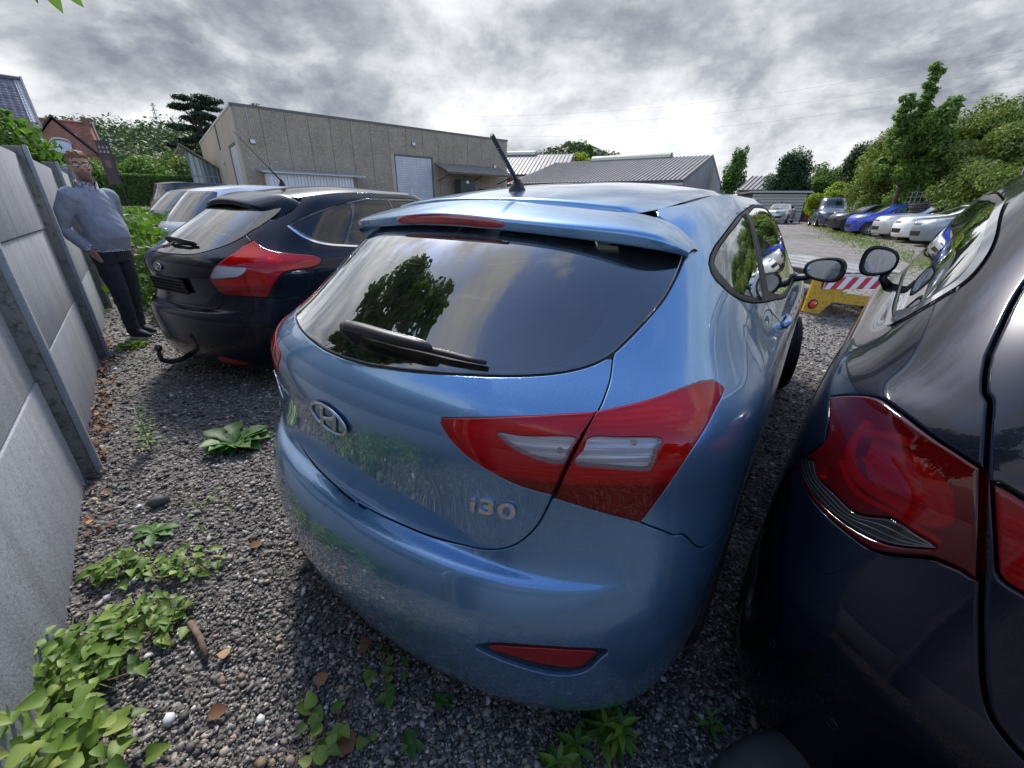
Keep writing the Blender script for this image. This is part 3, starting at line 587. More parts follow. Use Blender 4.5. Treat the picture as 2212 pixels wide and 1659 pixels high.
def blue_car():
    S = BLUE; U = {k: np.array(v) for k, v in UV['blue'].items()}; PAINT = car_paint('blue_metallic_paint', (.118, .250, .415), .5, .045, .26, .70, cior=1.65)
    root = thing('hatchback_car', 'metallic light blue three-door hatchback in the middle, seen from its rear corner', 'car', (BPOSE[1], BPOSE[2], 0), -R(BPOSE[0]))
    wb, ws, gp = crom(U['win_bot']), crom(U['win_side']), crom(U['tg_gap']); lo = U['lout']
    lit, lib, tl, tb = crom(U['lin_top']), crom(U['lin_bot']), crom(U['tg_low']), crom(U['tg_bot'])
    wtop = crom([U['win_side'][-1], (3.22, 15.3), (2.9, 15.9), (2.2, 16.25), (1.2, 16.4), (0, 16.45)])
    half = cat([(0, wb[0, 1] - .03)], wb, ws, wtop[1:]); win = cat(half, mir(half[1:-1])[::-1])
    half = cat([(0, wb[0, 1] - .03)], wb, gp, lit, lib, tl, tb, [(0, tb[-1, 1])]); tail = cat(half, mir(half[1:-1])[::-1])
    linp = cat(lit[::-1], [U['tg_low'][0] * .5 + U['lin_bot'][-1] * .5], lib[::-1]); linp = cat(lit, lib)
    lop = cat(crom(lo[:9]), crom(lo[8:13])[1:], crom(lo[12:16])[1:], crom(lo[15:])[1:])
    arc = (.83, .315, .345); farc = (3.50, .315, .345)
    hol = U['hole']; half = cat([(0, hol[0, 1])], crom(hol), [(hol[-1, 0] - .15, 15.6), (1.6, 16.15), (0, 16.25)]); hole = cat(half, mir(half[1:-1])[::-1])
    holes = [hole]
    def notch(uv, P):
        f = lambda x: np.clip(x, 0, 1)**2 * (3 - 2*np.clip(x, 0, 1))
        return -.011 * f((.075 - np.abs(P[:, 0] + .025)) / .012) * f((uv[:, 1] - 4.9) / .5) * f((8.2 - uv[:, 1]) / .6)
    half = cat([(0, tb[-1, 1])], tb[::-1], tl[::-1], lo[15:11:-1], crom(cat(U['seam'][:3], arch(S, *arc, 128, 127, 2)[:1])), arch(S, *arc, 128, 186, 14), vline(.02, 3.9, .3))
    bump = cat(half, [(0, .02)], mir(half[1:])[::-1])
    rf = crom(U['refl'], 5, True); rr = crom(U['reflr'], 5, True)
    panel(S, [bump, rf, mir(rf)], 'bumper', PAINT, root, du=.035, dv=.14, disp=notch)
    panel(S, [tail], 'tailgate', PAINT, root, du=.05, dv=.14)
    panel(S, [win], 'rear_window', GLASSD, root, d=.001, rim=.004, gap=.004)
    panel(S, [win, hole], 'window_border', BLKG, root, d=-.003, rim=.006, gap=.004, bev=0)
    MB_seal = strip(S, win, .012, 'window_seal', RUB, root, d=-.004, closed=True)
    ls = []
    for k in range(11):
        v = 12.65 + k*.31; w = hole[np.abs(hole[:, 1] - v) < .5][:, 0].max() - .05 if np.any(np.abs(hole[:, 1] - v) < .5) else 2
        ls.append((v, min(w, 2.65)))
    heat = mat('heater_wire', (.16, .06, .035), .6)
    hw = bpy.data.objects.new('heater_wires', None); COL.objects.link(hw); hw.parent = root
    for v, w in ls: strip(S, vline(v, -w, w, 40), .0016, 'heater_wire', heat, hw, d=-.001, step=.03)
    for sg in (1, -1):
        f = (lambda a: np.asarray(a, float)) if sg > 0 else mir
        # tail lamps: coloured lens over a ribbed reflector
        wi, wo = crom(U['whin'], 5, True), crom(U['whout'], 5, True)
        tlp = bpy.data.objects.new('tail_lamp', None); COL.objects.link(tlp); tlp.parent = root
        for poly, wh, nm in ((linp, wi, 'inner'), (lop, wo, 'outer')):
            panel(S, [f(poly), f(wh)], 'red_lens', REDL, tlp, d=.0025, gap=-.001, bev=.004, rim=.02, du=.05, dv=.16, step=.006)
            panel(S, [f(wh)], 'clear_lens', CLRL, tlp, d=.0025, gap=.0008, bev=.002, rim=.02, du=.05, dv=.16, step=.006)
            panel(S, [f(poly), f(wh)], 'reflector', REFR, tlp, d=-.014, gap=.005, bev=0, rim=0, du=.06, dv=.2)
            panel(S, [f(wh)], 'reflector', REFL, tlp, d=-.014, gap=.002, bev=0, rim=0, du=.06, dv=.2)
            panel(S, [f(poly)], 'lamp_housing', LBOX, tlp, d=-.045, gap=.0, bev=0, rim=0, du=.1, dv=.3)
        for wh in (U['whin'], U['whout']):      # fine ribs moulded into the clear lenses
            c0 = wh.mean(0); lo_, hi_ = wh[:, 1].min(), wh[:, 1].max()
            for q in (.25, .45, .65, .82):
                v = lo_ + (hi_ - lo_)*q; pl = crom(wh, 5, True); us_ = np.linspace(pl[:, 0].min(), pl[:, 0].max(), 160); ins = inside(np.stack([us_, np.full(160, v)], 1), pl)
                if ins.sum() > 6: uu = us_[ins]; strip(S, f(np.stack([np.linspace(uu[3], uu[-4], 8), np.full(8, v)], 1)), .0014, 'lens_rib', mat('lens_rib', (.45, .45, .46), .3), tlp, d=-.001, step=.02)
        for uvb in (U['whin'][2:4].mean(0) * .6 + U['whin'][5] * .4, U['whout'][1] * .62 + U['whout'][3] * .38):
            b = MB().lathe([(0, .004), (.004, .003), (.006, -.002), (.005, -.008), (0, -.009)], 12, 'Z').build('bulb', mat('bulb_amber', (.55, .30, .14), .15, coat=1.), None, True); place(b, on(S, f([uvb])[0], -.004), tlp)
        # side
        side = cat(lo[:9], lo[8:13], crom(cat(U['seam'][:3], arch(S, *arc, 128, 127, 2)[:1])), arch(S, *arc, 128, -6), vline(.35, 6.9, 11.3), arch(S, *farc, 186, -4), vline(.35, 14.2, 17, 8), vline(12.4, 17, 14.9, 8), [(14.75, 12.8), (14.65, 14.5), (14.7, 16.6), (14.7, 17)],
                   vline(17, 14.5, 2.86, 60), crom(U['cpil'])[::-1], ws[::-1], gp)
        dl = cat(crom(U['dlo']), vline(16.42, 9.4, 12.6, 10), crom([(12.9, 16.3), (13.3, 15.4), (13.6, 13.9), (13.7, 12.75)]), vline(12.6, 13.4, 9.5, 10), [(8.2, 13.1)], crom(U['dlob'])[::-1])
        panel(S, [f(side), f(dl)], 'body_side', PAINT, root, du=.075, dv=.2)
        qg = crom(U['qg'], 4, True)
        dg = cat(crom([(6.95, 15.93), (8.0, 16.1), (9.4, 16.25), (12.4, 16.2)]), crom([(12.8, 16.0), (13.1, 15.2), (13.4, 13.9), (13.5, 12.95)]), crom([(13.2, 12.85), (9.8, 12.85), (8.4, 13.25), (7.45, 13.6)]))
        panel(S, [f(dl), f(qg), f(dg)], 'window_frame', BLK, root, d=.0005, gap=.002, du=.12, dv=.3)
        panel(S, [f(qg)], 'quarter_window', GLASS, root, d=-.002, gap=.001, bev=0, rim=.004)
        panel(S, [f(dg)], 'door_window', GLASS, root, d=-.002, gap=.001, bev=0, rim=.004)
        holes.append(f(dl))
        seam = crom(cat(U['dlob'][-1:], side_uv(S, [(1.36, 1.0), (1.42, .85), (1.40, .6), (1.32, .40), (1.28, .24)])))
        strip(S, f(seam), .005, 'door_seam', GAPM, root, d=.0008)
        strip(S, f(side_uv(S, [(1.28, .24), (2.0, .22), (2.75, .22), (2.8, .5), (2.78, .9)])), .005, 'door_seam', GAPM, root, d=.0008)
        hd = U['handle'].mean(0); P, N = S(f([hd])[0]), S.normal(f([hd])[0])
        MB().tube([(P + N*.004 + np.array([0, -.10, 0])), P + N*.014 + np.array([0, -.07, .004]), P + N*.018, P + N*.014 + np.array([0, .08, 0]), P + N*.004 + np.array([0, .11, 0])], [.012, .014, .014, .013, .010], 10, flat=.8).build('door_handle', PAINT, root, True)
        # bumper reflector
        rp = bpy.data.objects.new('bumper_reflector', None); COL.objects.link(rp); rp.parent = root
        panel(S, [f(rf)], 'reflector_recess', BLK, rp, d=-.010, gap=.0, bev=0, rim=0, du=.06, dv=.2)
        panel(S, [f(rr)], 'red_reflector', mat('red_reflector', (.30, .006, .010), .16, coat=1., bump=.3, bscale=500), rp, d=-.004, gap=.001, bev=.002, du=.06, dv=.2, step=.006)
        # wheels, mirrors
        wheel_parts(root, sg*.775, .83, .317, .205, 0, side=sg); wheel_parts(root, sg*.80, 3.46, .317, .215, R(13), side=sg)
        wing_mirror(root, (sg*.945, 2.42, 1.09), .185, .125, .12, sg, PAINT if sg < 0 else BLKG, (sg*.80, 2.44, 1.03))
    ws2 = cat(vline(12.75, 14.95, 17, 10), vline(16.7, 17, 14.95, 10)); 
    panel(S, [ws2], 'windscreen', GLASS, root, d=-.002, bev=0, rim=0, gap=0); panel(S, [mir(ws2)], 'windscreen', GLASS, root, d=-.002, bev=0, rim=0, gap=0)
    holes += [ws2, mir(ws2)]
    shell(S, 'inner_structure', GAPM, root, holes, vmin=.3)
    roof_mesh(S, root, PAINT, 2.95, .036, ([0, .2, .39, .52], [.616, .628, .667, .709]))
    MB().box(-.45, .45, .98, 2.5, 1.362, 1.376).build('headliner', mat('headliner', (.25, .25, .24), .9), root)
    # spoiler
    seam = [(0, .622, 1.409), (.2, .634, 1.402), (.39, .674, 1.386), (.50, .710, 1.375), (.565, .730, 1.354), (.610, .736, 1.322), (.637, .726, 1.288)]
    up = [(0, .443, 1.369), (.2, .459, 1.355), (.36, .491, 1.345), (.48, .527, 1.338), (.56, .560, 1.330), (.606, .602, 1.311), (.636, .655, 1.285)]
    lw = [(0, .452, 1.331), (.2, .464, 1.325), (.36, .496, 1.314), (.48, .532, 1.303), (.565, .566, 1.293), (.608, .606, 1.284), (.635, .658, 1.273)]
    A, B, D = map(np.array, (seam, up, lw)); rows = [A + [0, .05, -.014], A, A*.6 + B*.4 + [0, 0, .006], B*.85 + A*.15 + [0, 0, .004], B, B*.5 + D*.5, D, D + [0, .02, .003], D + [0, .16, .035]]
    SP = Surf(np.array(rows)); nu, nv = 140, 60
    Ug, Vg = np.meshgrid(np.linspace(-6, 6, nu), np.linspace(0, 8, nv)); P = SP(np.stack([Ug, Vg], -1)).reshape(-1, 3)
    F = [(j*nu+i, j*nu+i+1, (j+1)*nu+i+1, (j+1)*nu+i) for j in range(nv-1) for i in range(nu-1)]
    sp = MB().add(P, F).build('spoiler', PAINT, root, True)
    v0, v1 = 4.15, 5.85
    n = 40; xs = np.linspace(-1.12, 1.12, n); V = []
    for x in xs:
        k = (1 - (abs(x)/1.12)**6)**.5; vm = (v0 + v1)/2; 
        for q in (-1, -.4, .4, 1): 
            uv = np.array([x, vm + q*(v1 - v0)/2*k]); V.append(SP(uv) + np.array([0, -.005 if abs(q) < 1 else -.001, .001]))
    MB().add(V, [(i*4+q, i*4+q+1, i*4+q+5, i*4+q+4) for i in range(n-1) for q in range(3)]).build('brake_light', mat('brake_lens', (.34, .012, .022), .12, coat=1., col2=(.20, .008, .014), nscale=30), sp, True)
    # antenna
    an = bpy.data.objects.new('antenna', None); COL.objects.link(an); an.parent = root
    MB().lathe([(.031, 0), (.029, .008), (.020, .022), (.013, .034), (.009, .040)], 18, 'Z', (0, .825, 1.432)).build('antenna_base', BLK, an, True)
    a, b = Vector((0, .825, 1.462)), Vector((0, .685, 1.585)); pts = [a.lerp(b, t/40) for t in range(41)]
    MB().tube(pts, [.0075 + (.0012 if i % 2 else 0) - .001*i/40 for i in range(41)], 10).build('antenna_rod', BLK, an)
    # wiper
    wp = bpy.data.objects.new('rear_wiper', None); COL.objects.link(wp); wp.parent = root; W = U['wiper']
    q = [S(w) + S.normal(w)*h for w, h in ((W[0], .0), (W[0], .045))]
    MB().lathe([(.020, -.01), (.021, .02), (.019, .032), (.012, .040), (0, .042)], 18, 'Z').build('wiper_hub', BLK, None, True)
    hub = COL.objects[-1] if False else bpy.data.objects['wiper_hub']; place(hub, on(S, W[0], 0), wp)
    def P3(t, h): 
        w = W[0] + (W[1] - W[0]) * t if t <= 1 else W[1] + (W[2] - W[1]) * (t - 1); return S(w) + S.normal(w) * h
    MB().tube([P3(0, .034), P3(.12, .040), P3(.3, .044), P3(.6, .042), P3(.9, .038), P3(1.02, .034), P3(1.1, .026)], [.016, .019, .018, .016, .015, .013, .006], 12, flat=.7).build('wiper_arm', BLK, wp, True)
    MB().tube([P3(.25, .014), P3(.6, .017), P3(1., .019), P3(1.3, .020), P3(1.7, .016), P3(1.98, .014)], [.006, .008, .009, .009, .008, .006], 8, flat=.8).build('wiper_blade', RUB, wp, True)
    # emblem and lettering
    bd = bpy.data.objects.new('emblem', None); COL.objects.link(bd); place(bd, on(S, U['badge'][0], .002) @ Matrix.Diagonal((1.13, 1.1, 1, 1)), root)
    el = [(.070*math.cos(a), .0375*math.sin(a), .004) for a in [2*math.pi*i/48 for i in range(49)]]
    MB().tube(el, .0048, 8, False, flat=.8).build('emblem_ring', SATIN, bd, True)
    H = MB()
    for sx in (-1, 1):
        pts = []
        for t in np.linspace(-1, 1, 9): pts.append((sx*(.027 + .006*t*sx) + .008*t, .030*t, .004))
        H.tube(pts, [.007, .0065, .006, .006, .0065, .006, .006, .0065, .007], 8, True, flat=.55)
    H.tube([(-.030, -.008, .004), (-.012, -.003, .004), (.012, .003, .004), (.030, .008, .004)], [.009, .0065, .0065, .009], 8, flat=.45)
    H.build('emblem_letter', SATIN, bd, True)
    fl = MB(); nn = 48; fl.add([(.068*math.cos(2*math.pi*i/nn), .036*math.sin(2*math.pi*i/nn), .0005) for i in range(nn)], [tuple(range(nn))]); fl.build('emblem_field', PAINT, bd)
    uvl = U['i30'][:3].mean(0) * .5 + U['i30'][3:].mean(0) * .5
    text_mesh('i30', .066, .0025, 'model_lettering', SATIN, root, on(S, uvl, .003) @ Matrix.Diagonal((1.3, .92, 1, 1)), .0011, .1, 1.08)
    text_mesh('HYUNDAI', .036, .002, 'maker_lettering', SATIN, root, on(S, (-1.83, 9.35), .004) @ Matrix.Diagonal((1.3, 1, 1, 1)), .0008, 0, 1.1)
    seats(root, 1.0)
    return root
def spoiler_mesh(root, seam, up, lw, m, under=.12):
    A, B, D = map(np.array, (seam, up, lw)); rows = [A + [0, .05, -.014], A, A*.6 + B*.4 + [0, 0, .006], B*.85 + A*.15 + [0, 0, .004], B, B*.5 + D*.5, D, D + [0, .02, .003], D + [0, under, .03]]
    SP = Surf(np.array(rows)); nu, nv = 110, 46; k = len(seam) - 1
    Ug, Vg = np.meshgrid(np.linspace(-k, k, nu), np.linspace(0, 8, nv)); P = SP(np.stack([Ug, Vg], -1)).reshape(-1, 3)
    return MB().add(P, [(j*nu+i, j*nu+i+1, (j+1)*nu+i+1, (j+1)*nu+i) for j in range(nv-1) for i in range(nu-1)]).build('spoiler', m, root, True), SP
def part(name, root):
    o = bpy.data.objects.new(name, None); COL.objects.link(o); o.parent = root; o.empty_display_size = .05; return o
def black_hatch():
    S = FOCUS; U = {k: np.array(v) for k, v in UV['focus'].items()}; PAINT = car_paint('black_blue_paint', (.004, .005, .012), .15, .008, .25, .2, (.16, .15, .14), 1.27)
    root = thing('hatchback_car', 'black five-door hatchback with red tail lamp and tow ball, beside the standing man', 'car', (FPOSE[1], FPOSE[2], 0), -R(FPOSE[0]))
    wb, ws, gp, la = crom(U['win_bot']), crom(U['win_side']), U['tg_gap'], U['lamp']
    wtop = crom([U['win_side'][-1], (2.6, 15.3), (2.3, 16.0), (1.2, 16.35), (0, 16.4)])
    half = cat([(0, 11.5)], wb, ws, wtop[1:]); win = cat(half, mir(half[1:-1])[::-1])
    lowc = crom([la[15], (1.98, 8.2), (1.75, 7.5), (1.45, 7.2), (.8, 7.1), (0, 7.08)])
    half = cat([(0, 11.5)], wb, gp, la[:15:-1], lowc); tail = cat(half, mir(half[1:-1])[::-1])
    arc = (.86, .315, .35); farc = (3.52, .315, .35)
    seam = crom(cat(la[13:14], [(4.4, 8.2), (5.0, 7.95)], side_uv(S, [(.62, .62)])))
    half = cat(lowc[::-1], la[14:13:-1], seam, arch(S, *arc, 130, 186, 12), vline(.02, 3.9, .3)); bump = cat(half, [(0, .02)], mir(half[1:])[::-1])
    panel(S, [bump], 'bumper', PAINT, root, du=.06, dv=.18); panel(S, [tail], 'tailgate', PAINT, root, du=.07, dv=.2)
    panel(S, [win], 'rear_window', GLASS, root, d=.001, rim=.004, gap=.004)
    hole = offset(S, resample(S, win, .03), .05); panel(S, [win, hole], 'window_border', BLKG, root, d=-.003, rim=0, gap=.004, bev=0)
    holes = [hole]; fu = U['fuel']
    for sg in (1, -1):
        f = (lambda a: np.asarray(a, float)) if sg > 0 else mir
        tlp = part('tail_lamp', root); lam = cat(crom(la[:9]), crom(la[8:14])[1:], crom(la[13:18])[1:], crom(la[17:])[1:]); cl = crom(U['clear'], 4, True)
        panel(S, [f(lam), f(cl)], 'red_lens', REDF, tlp, d=.006, gap=.002, bev=.005, rim=.02, du=.06, dv=.2)
        panel(S, [f(cl)], 'clear_lens', CLRL, tlp, d=.006, gap=.0008, bev=.002, rim=.02, du=.06, dv=.2)
        panel(S, [f(lam)], 'reflector', REFR, tlp, d=-.016, gap=.005, bev=0, rim=0, du=.1, dv=.3); panel(S, [f(cl)], 'reflector', REFL, tlp, d=-.010, gap=.003, bev=0, rim=0, du=.1, dv=.3)
        side = cat(crom(la[:9]), crom(la[8:14])[1:], seam, arch(S, *arc, 130, -6), vline(.35, 6.9, 11.3), arch(S, *farc, 186, -4), vline(.35, 14.2, 17, 8), vline(12.4, 17, 14.9, 8), [(14.75, 12.8), (14.65, 14.5), (14.7, 16.6), (14.7, 17)],
                   vline(17, 14.5, 3.3, 50), [(3.25, 16.3)], crom(U['cpil'])[::-1], ws[::-1], gp)
        dl = cat(crom(U['dlot']), vline(16.3, 7, 12.6, 12), crom([(12.9, 16.2), (13.3, 15.4), (13.6, 13.9), (13.7, 12.75)]), vline(12.7, 13.4, 7.6, 12), crom(U['dlob'])[::-1])
        panel(S, [f(side), f(dl)], 'body_side', PAINT, root, du=.09, dv=.22, step=.014)
        qg = crom(U['qg'], 4, True); dg = cat([(5.95, 15.85)], vline(16.05, 7, 9.2, 5), vline(13.0, 9.4, 6.65, 6)); dg2 = cat(vline(16.05, 9.5, 12.4, 6), [(13.3, 13.9), (13.4, 13)], vline(13.0, 13.2, 9.7, 6))
        panel(S, [f(dl), f(qg), f(dg), f(dg2)], 'window_frame', BLKG, root, d=.0005, gap=.002, du=.15, dv=.4)
        for g, nm in ((qg, 'quarter_window'), (dg, 'door_window'), (dg2, 'door_window')): panel(S, [f(g)], nm, TINT, root, d=-.002, gap=.001, bev=0, rim=0, du=.12, dv=.4)
        holes.append(f(dl))
        strip(S, f(cat(crom(U['dlob']), vline(12.72, 7.2, 13.4, 12))), .016, 'chrome_trim', CHROME, root, d=.004)
        strip(S, f(crom(fu[:9], 4, True)), .005, 'fuel_flap_seam', GAPM, root, d=.0008, closed=True)
        strip(S, f(side_uv(S, [(1.25, 1.06), (1.28, .9), (1.25, .7), (1.1, .55)])), .006, 'door_seam', GAPM, root, d=.0008)
        strip(S, f(side_uv(S, [(1.95, 1.04), (1.98, .6), (1.95, .26)])), .006, 'door_seam', GAPM, root, d=.0008)
        panel(S, [f(crom(U['refl'], 4, True))], 'bumper_reflector', mat('red_reflector', (.30, .006, .010), .16), root, d=.002, gap=0, bev=.002, rim=.004, du=.1, dv=.3)
        wheel_parts(root, sg*.79, .86, .317, .205, 0, side=sg); wheel_parts(root, sg*.79, 3.52, .317, .205, 0, side=sg)
        wing_mirror(root, (sg*.96, 2.45, 1.06), .18, .125, .13, sg, PAINT, (sg*.82, 2.47, 1.02))
    ws2 = cat(vline(12.75, 14.95, 17, 10), vline(16.7, 17, 14.95, 10)); panel(S, [ws2], 'windscreen', GLASS, root, d=-.002, bev=0, rim=0, gap=0, du=.2, dv=.4); panel(S, [mir(ws2)], 'windscreen', GLASS, root, d=-.002, bev=0, rim=0, gap=0, du=.2, dv=.4)
    holes += [ws2, mir(ws2)]; shell(S, 'inner_structure', GAPM, root, holes, vmin=.3, nu=200)
    strip(S, vline(1.0, -2.6, 2.6, 30), .05, 'bumper_grille', mat('grille_mesh', (.01, .01, .01), .6, bump=1., bscale=150, bdist=.01), root, d=.002)
    roof_mesh(S, root, PAINT, 3.3, .042, ([0, .2, .39, .49, .56], [.838, .842, .861, .882, .900]), n=40, k=20)
    MB().box(-.5, .5, .95, 2.3, 1.40, 1.41).build('headliner', mat('headliner', (.25, .25, .24), .9), root)
    spoiler_mesh(root, [(0, .845, 1.500), (.2, .848, 1.495), (.39, .868, 1.483), (.49, .888, 1.462), (.56, .903, 1.412), (.585, .906, 1.378)],
                 [(0, .585, 1.432), (.2, .603, 1.415), (.34, .632, 1.382), (.44, .668, 1.335), (.51, .70, 1.300), (.555, .735, 1.288)],
                 [(0, .598, 1.388), (.2, .612, 1.378), (.34, .640, 1.345), (.45, .676, 1.300), (.52, .71, 1.275), (.565, .745, 1.270)], PAINT, .16)
    an = part('antenna', root); MB().lathe([(.030, 0), (.027, .010), (.016, .035), (.008, .055)], 14, 'Z', (0, 1.17, 1.545)).build('antenna_base', BLK, an, True)
    a, b = Vector((0, 1.165, 1.59)), Vector((0, .831, 1.94)); MB().tube([a, a.lerp(b, .25), a.lerp(b, .28), b], [.007, .006, .0032, .0028], 8).build('antenna_rod', BLK, an, True)
    wp = part('rear_wiper', root); W = U['wiper']; q = lambda t, h: S(W[0] + (W[1]-W[0])*t) + S.normal(W[0] + (W[1]-W[0])*t)*h
    MB().tube([q(0, .01), q(0, .035), q(.15, .045), q(.6, .040), q(1, .022)], [.02, .022, .02, .016, .01], 10, flat=.7).build('wiper_arm', BLK, wp, True)
    MB().tube([q(.2, .012), q(1.02, .012)], [.007, .007], 6).build('wiper_blade', RUB, wp, True)
    bd = part('emblem', root); bd.matrix_local = on(S, U['badge'][0], .003); nn = 36
    MB().add([(.058*math.cos(2*math.pi*i/nn), .025*math.sin(2*math.pi*i/nn), .004) for i in range(nn)], [tuple(range(nn))]).build('emblem_field', mat('emblem_grey', (.10, .11, .13), .3, .6), bd)
    MB().tube([(.060*math.cos(2*math.pi*i/nn), .027*math.sin(2*math.pi*i/nn), .004) for i in range(nn+1)], .003, 8, False).build('emblem_ring', CHROME, bd, True)
    text_mesh('Ford', .030, .001, 'emblem_script', CHROME, bd, Matrix.Translation((0, 0, .006)), .0005, .35)
    pm = on(S, (0.02, 9.1), .004); ph = part('plate_holder', root); ph.matrix_local = pm; hm = MB()
    hm.box(-.26, .26, -.056, -.048, 0, .012); hm.box(-.26, .26, .048, .056, 0, .012); hm.box(-.26, -.252, -.056, .056, 0, .012); hm.box(.252, .26, -.056, .056, 0, .012); hm.box(-.26, .26, -.056, .056, -.004, .002)
    for i in range(-12, 13): hm.box(i*.02-.002, i*.02+.002, -.05, .05, .002, .007)
    for i in (-.025, 0, .025): hm.box(-.252, .252, i-.003, i+.003, .002, .009)
    hm.build('holder_frame', BLK, ph)
    tb = part('tow_bar', root); MB().tube([(0, .10, .235), (0, .0, .205), (0, -.08, .205), (0, -.13, .235), (0, -.135, .29), (0, -.128, .31)], [.022, .021, .020, .018, .015, .013], 10).build('tow_neck', BLK, tb, True)
    MB().lathe([(0, -.026), (.014, -.022), (.024, -.010), (.026, .002), (.022, .014), (.012, .024), (0, .026)], 16, 'Z', (0, -.127, .335)).build('tow_ball', mat('worn_steel', (.05, .05, .05), .4, .7), tb, True)
    seats(root, 1.1, .02); return root
def right_car():
    S = RIGHT; U = {k: mir(v) for k, v in UV['right'].items()}; PAINT = car_paint('black_paint', (.003, .004, .011), .10, .006, .2, .2, (.16, .16, .15), 1.36)
    root = thing('hatchback_car', 'glossy black car cut off by the right edge, smoked red tail lamp close up', 'car', (RPOSE[1], RPOSE[2], 0), -R(RPOSE[0]))
    la, gp = U['lamp'], U['gap']
    top = crom([(2.85, 13.4), (2.92, 14.2), (2.85, 15.4), (2.6, 16.6)])
    gline = cat(top[::-1], crom(gp))
    half = cat(gline, crom([gp[-1], (1.1, 5.1), (0, 5.05)])[1:], [(0, 16.7)]); 
    l2 = cat(crom([(2.27, 10.55), (1.9, 10.35), (1.45, 10.2), (1.2, 9.9)]), crom([(1.25, 9.2), (1.5, 8.75), (1.9, 8.72), (2.0, 8.85)]))
    rw = crom([(0, 12.6), (1.2, 12.65), (2.2, 12.95), (2.6, 13.6), (2.65, 14.6), (2.5, 15.8), (1.5, 16.2), (0, 16.3)], 5); rwf = cat(rw, mir(rw[1:-1])[::-1])
    tail = cat(half[:-1], [(0, 16.7)])
    full = cat(half[:-1][::1], mir(half[:-2])[::-1]); 
    panel(S, [full, l2, mir(l2), rwf], 'tailgate', PAINT, root, gap=.004, bev=.006, du=.05, dv=.16)
    panel(S, [rwf], 'rear_window', GLASS, root, gap=.001, bev=0, rim=0, du=.15, dv=.4)
    arc = (.74, .32, .355); farc = (3.30, .32, .355); seam = crom(cat(la[17:18], [(4.75, 6.9), (5.1, 6.2)], side_uv(S, [(.45, .52)])))
    half = cat(crom([(0, 5.05), (1.1, 5.1), gp[-1]]), crom(gp[7:])[::-1], la[8:18], seam[1:], arch(S, *arc, 145, 186, 12), vline(.02, 3.9, .3)); bump = cat(half, [(0, .02)], mir(half[1:])[::-1])
    panel(S, [bump], 'bumper', PAINT, root, gap=.003, bev=.005, du=.05, dv=.15)
    holes = [rwf]
    for sg in (-1, 1):
        f = mir if sg < 0 else (lambda a: np.asarray(a, float))
        lam = cat(crom(la[:7]), crom(la[6:9])[1:], crom(la[8:18])[1:], crom(la[17:])[1:]); cl = crom(U['clear'], 4, True); tlp = part('tail_lamp', root)
        panel(S, [f(lam), f(cl)], 'smoked_red_lens', SMOKL, tlp, d=.004, gap=.003, bev=.006, rim=.03, du=.05, dv=.16, step=.006)
        panel(S, [f(cl)], 'clear_lens', CLRD, tlp, d=.004, gap=.0006, bev=.002, rim=.03, du=.05, dv=.16, step=.006)
        panel(S, [f(cl)], 'reflector', mat('dark_reflector', (.055, .055, .06), .4, .3), tlp, d=-.012, gap=.001, bev=0, rim=0, du=.06, dv=.2)
        n = len(U['clear']) // 2
        A, B = crom(U['clear'][1:8], 6), crom(cat(U['clear'][:1], U['clear'][:6:-1]), 6); k = min(len(A), len(B)); A = A[np.linspace(0, len(A)-1, k).astype(int)]; B = B[np.linspace(0, len(B)-1, k).astype(int)]
        for t in (.10, .36, .62, .88): strip(S, f(A*(1-t) + B*t), .0016, 'light_guide', mat('white_guide', (.80, .80, .82), .3), tlp, d=-.004, step=.02)
        c0 = la[:19].mean(0); inner = (lam - c0) * [.80, .74] + c0 + [.0, .45]
        panel(S, [f(inner)], 'lamp_bowl', LBOX, tlp, d=-.05, gap=0, bev=0, rim=0, du=.06, dv=.2)
        panel(S, [f((lam - c0) * [.98, .98] + c0)], 'lamp_housing', LBOX, tlp, d=-.06, gap=0, bev=0, rim=0, du=.1, dv=.3)
        RG = mat('red_light_guide', (.85, .02, .02), .15, 0., 1.)
        def arcs(pts, w, d): 
            uv = resample(S, f(crom(pts, 8)), .006, False); P = S(uv) + S.normal(uv) * d; MB().tube(P, w, 8, flat=.8).build('red_light_guide', RG, tlp, True)
        arcs([(3.55, 10.55), (3.62, 9.9), (3.55, 9.3), (3.25, 8.95), (2.85, 8.95), (2.5, 9.0), (2.42, 9.35), (2.55, 9.75)], .011, -.022)
        arcs([(3.6, 9.05), (3.2, 8.65), (2.75, 8.75), (2.35, 8.75)], .007, -.016)
        arcs([(3.5, 10.2), (3.2, 10.45), (2.95, 10.55)], .012, -.016)
        arcs([(3.4, 9.5), (3.0, 9.2), (2.6, 9.3)], .006, -.03)
        bw = crom([(3.45, 10.3), (3.0, 10.35), (2.55, 10.0), (2.45, 9.2), (2.8, 9.05), (3.3, 9.15)], 5, True); panel(S, [f(bw)], 'reflector', REFR, tlp, d=-.036, gap=0, bev=0, rim=.01, du=.06, dv=.2)
        panel(S, [f(l2)], 'smoked_red_lens', SMOKL, tlp, d=.004, gap=.003, bev=.006, rim=.03, du=.06, dv=.2); panel(S, [f(l2)], 'reflector', REFR, tlp, d=-.025, gap=.002, bev=0, rim=0, du=.08, dv=.3)
        side = cat(crom(la[:7]), gp[5::-1], top, vline(17, 2.75, 14.5, 60), [(14.7, 17), (14.7, 16.6), (14.65, 14.5), (14.75, 12.8)], vline(12.4, 14.9, 17, 8), vline(.35, 17, 14.2, 8), arch(S, *farc, -4, 186), vline(.35, 11.2, 6.6), arch(S, *arc, -6, 145), seam[::-1], la[18:])
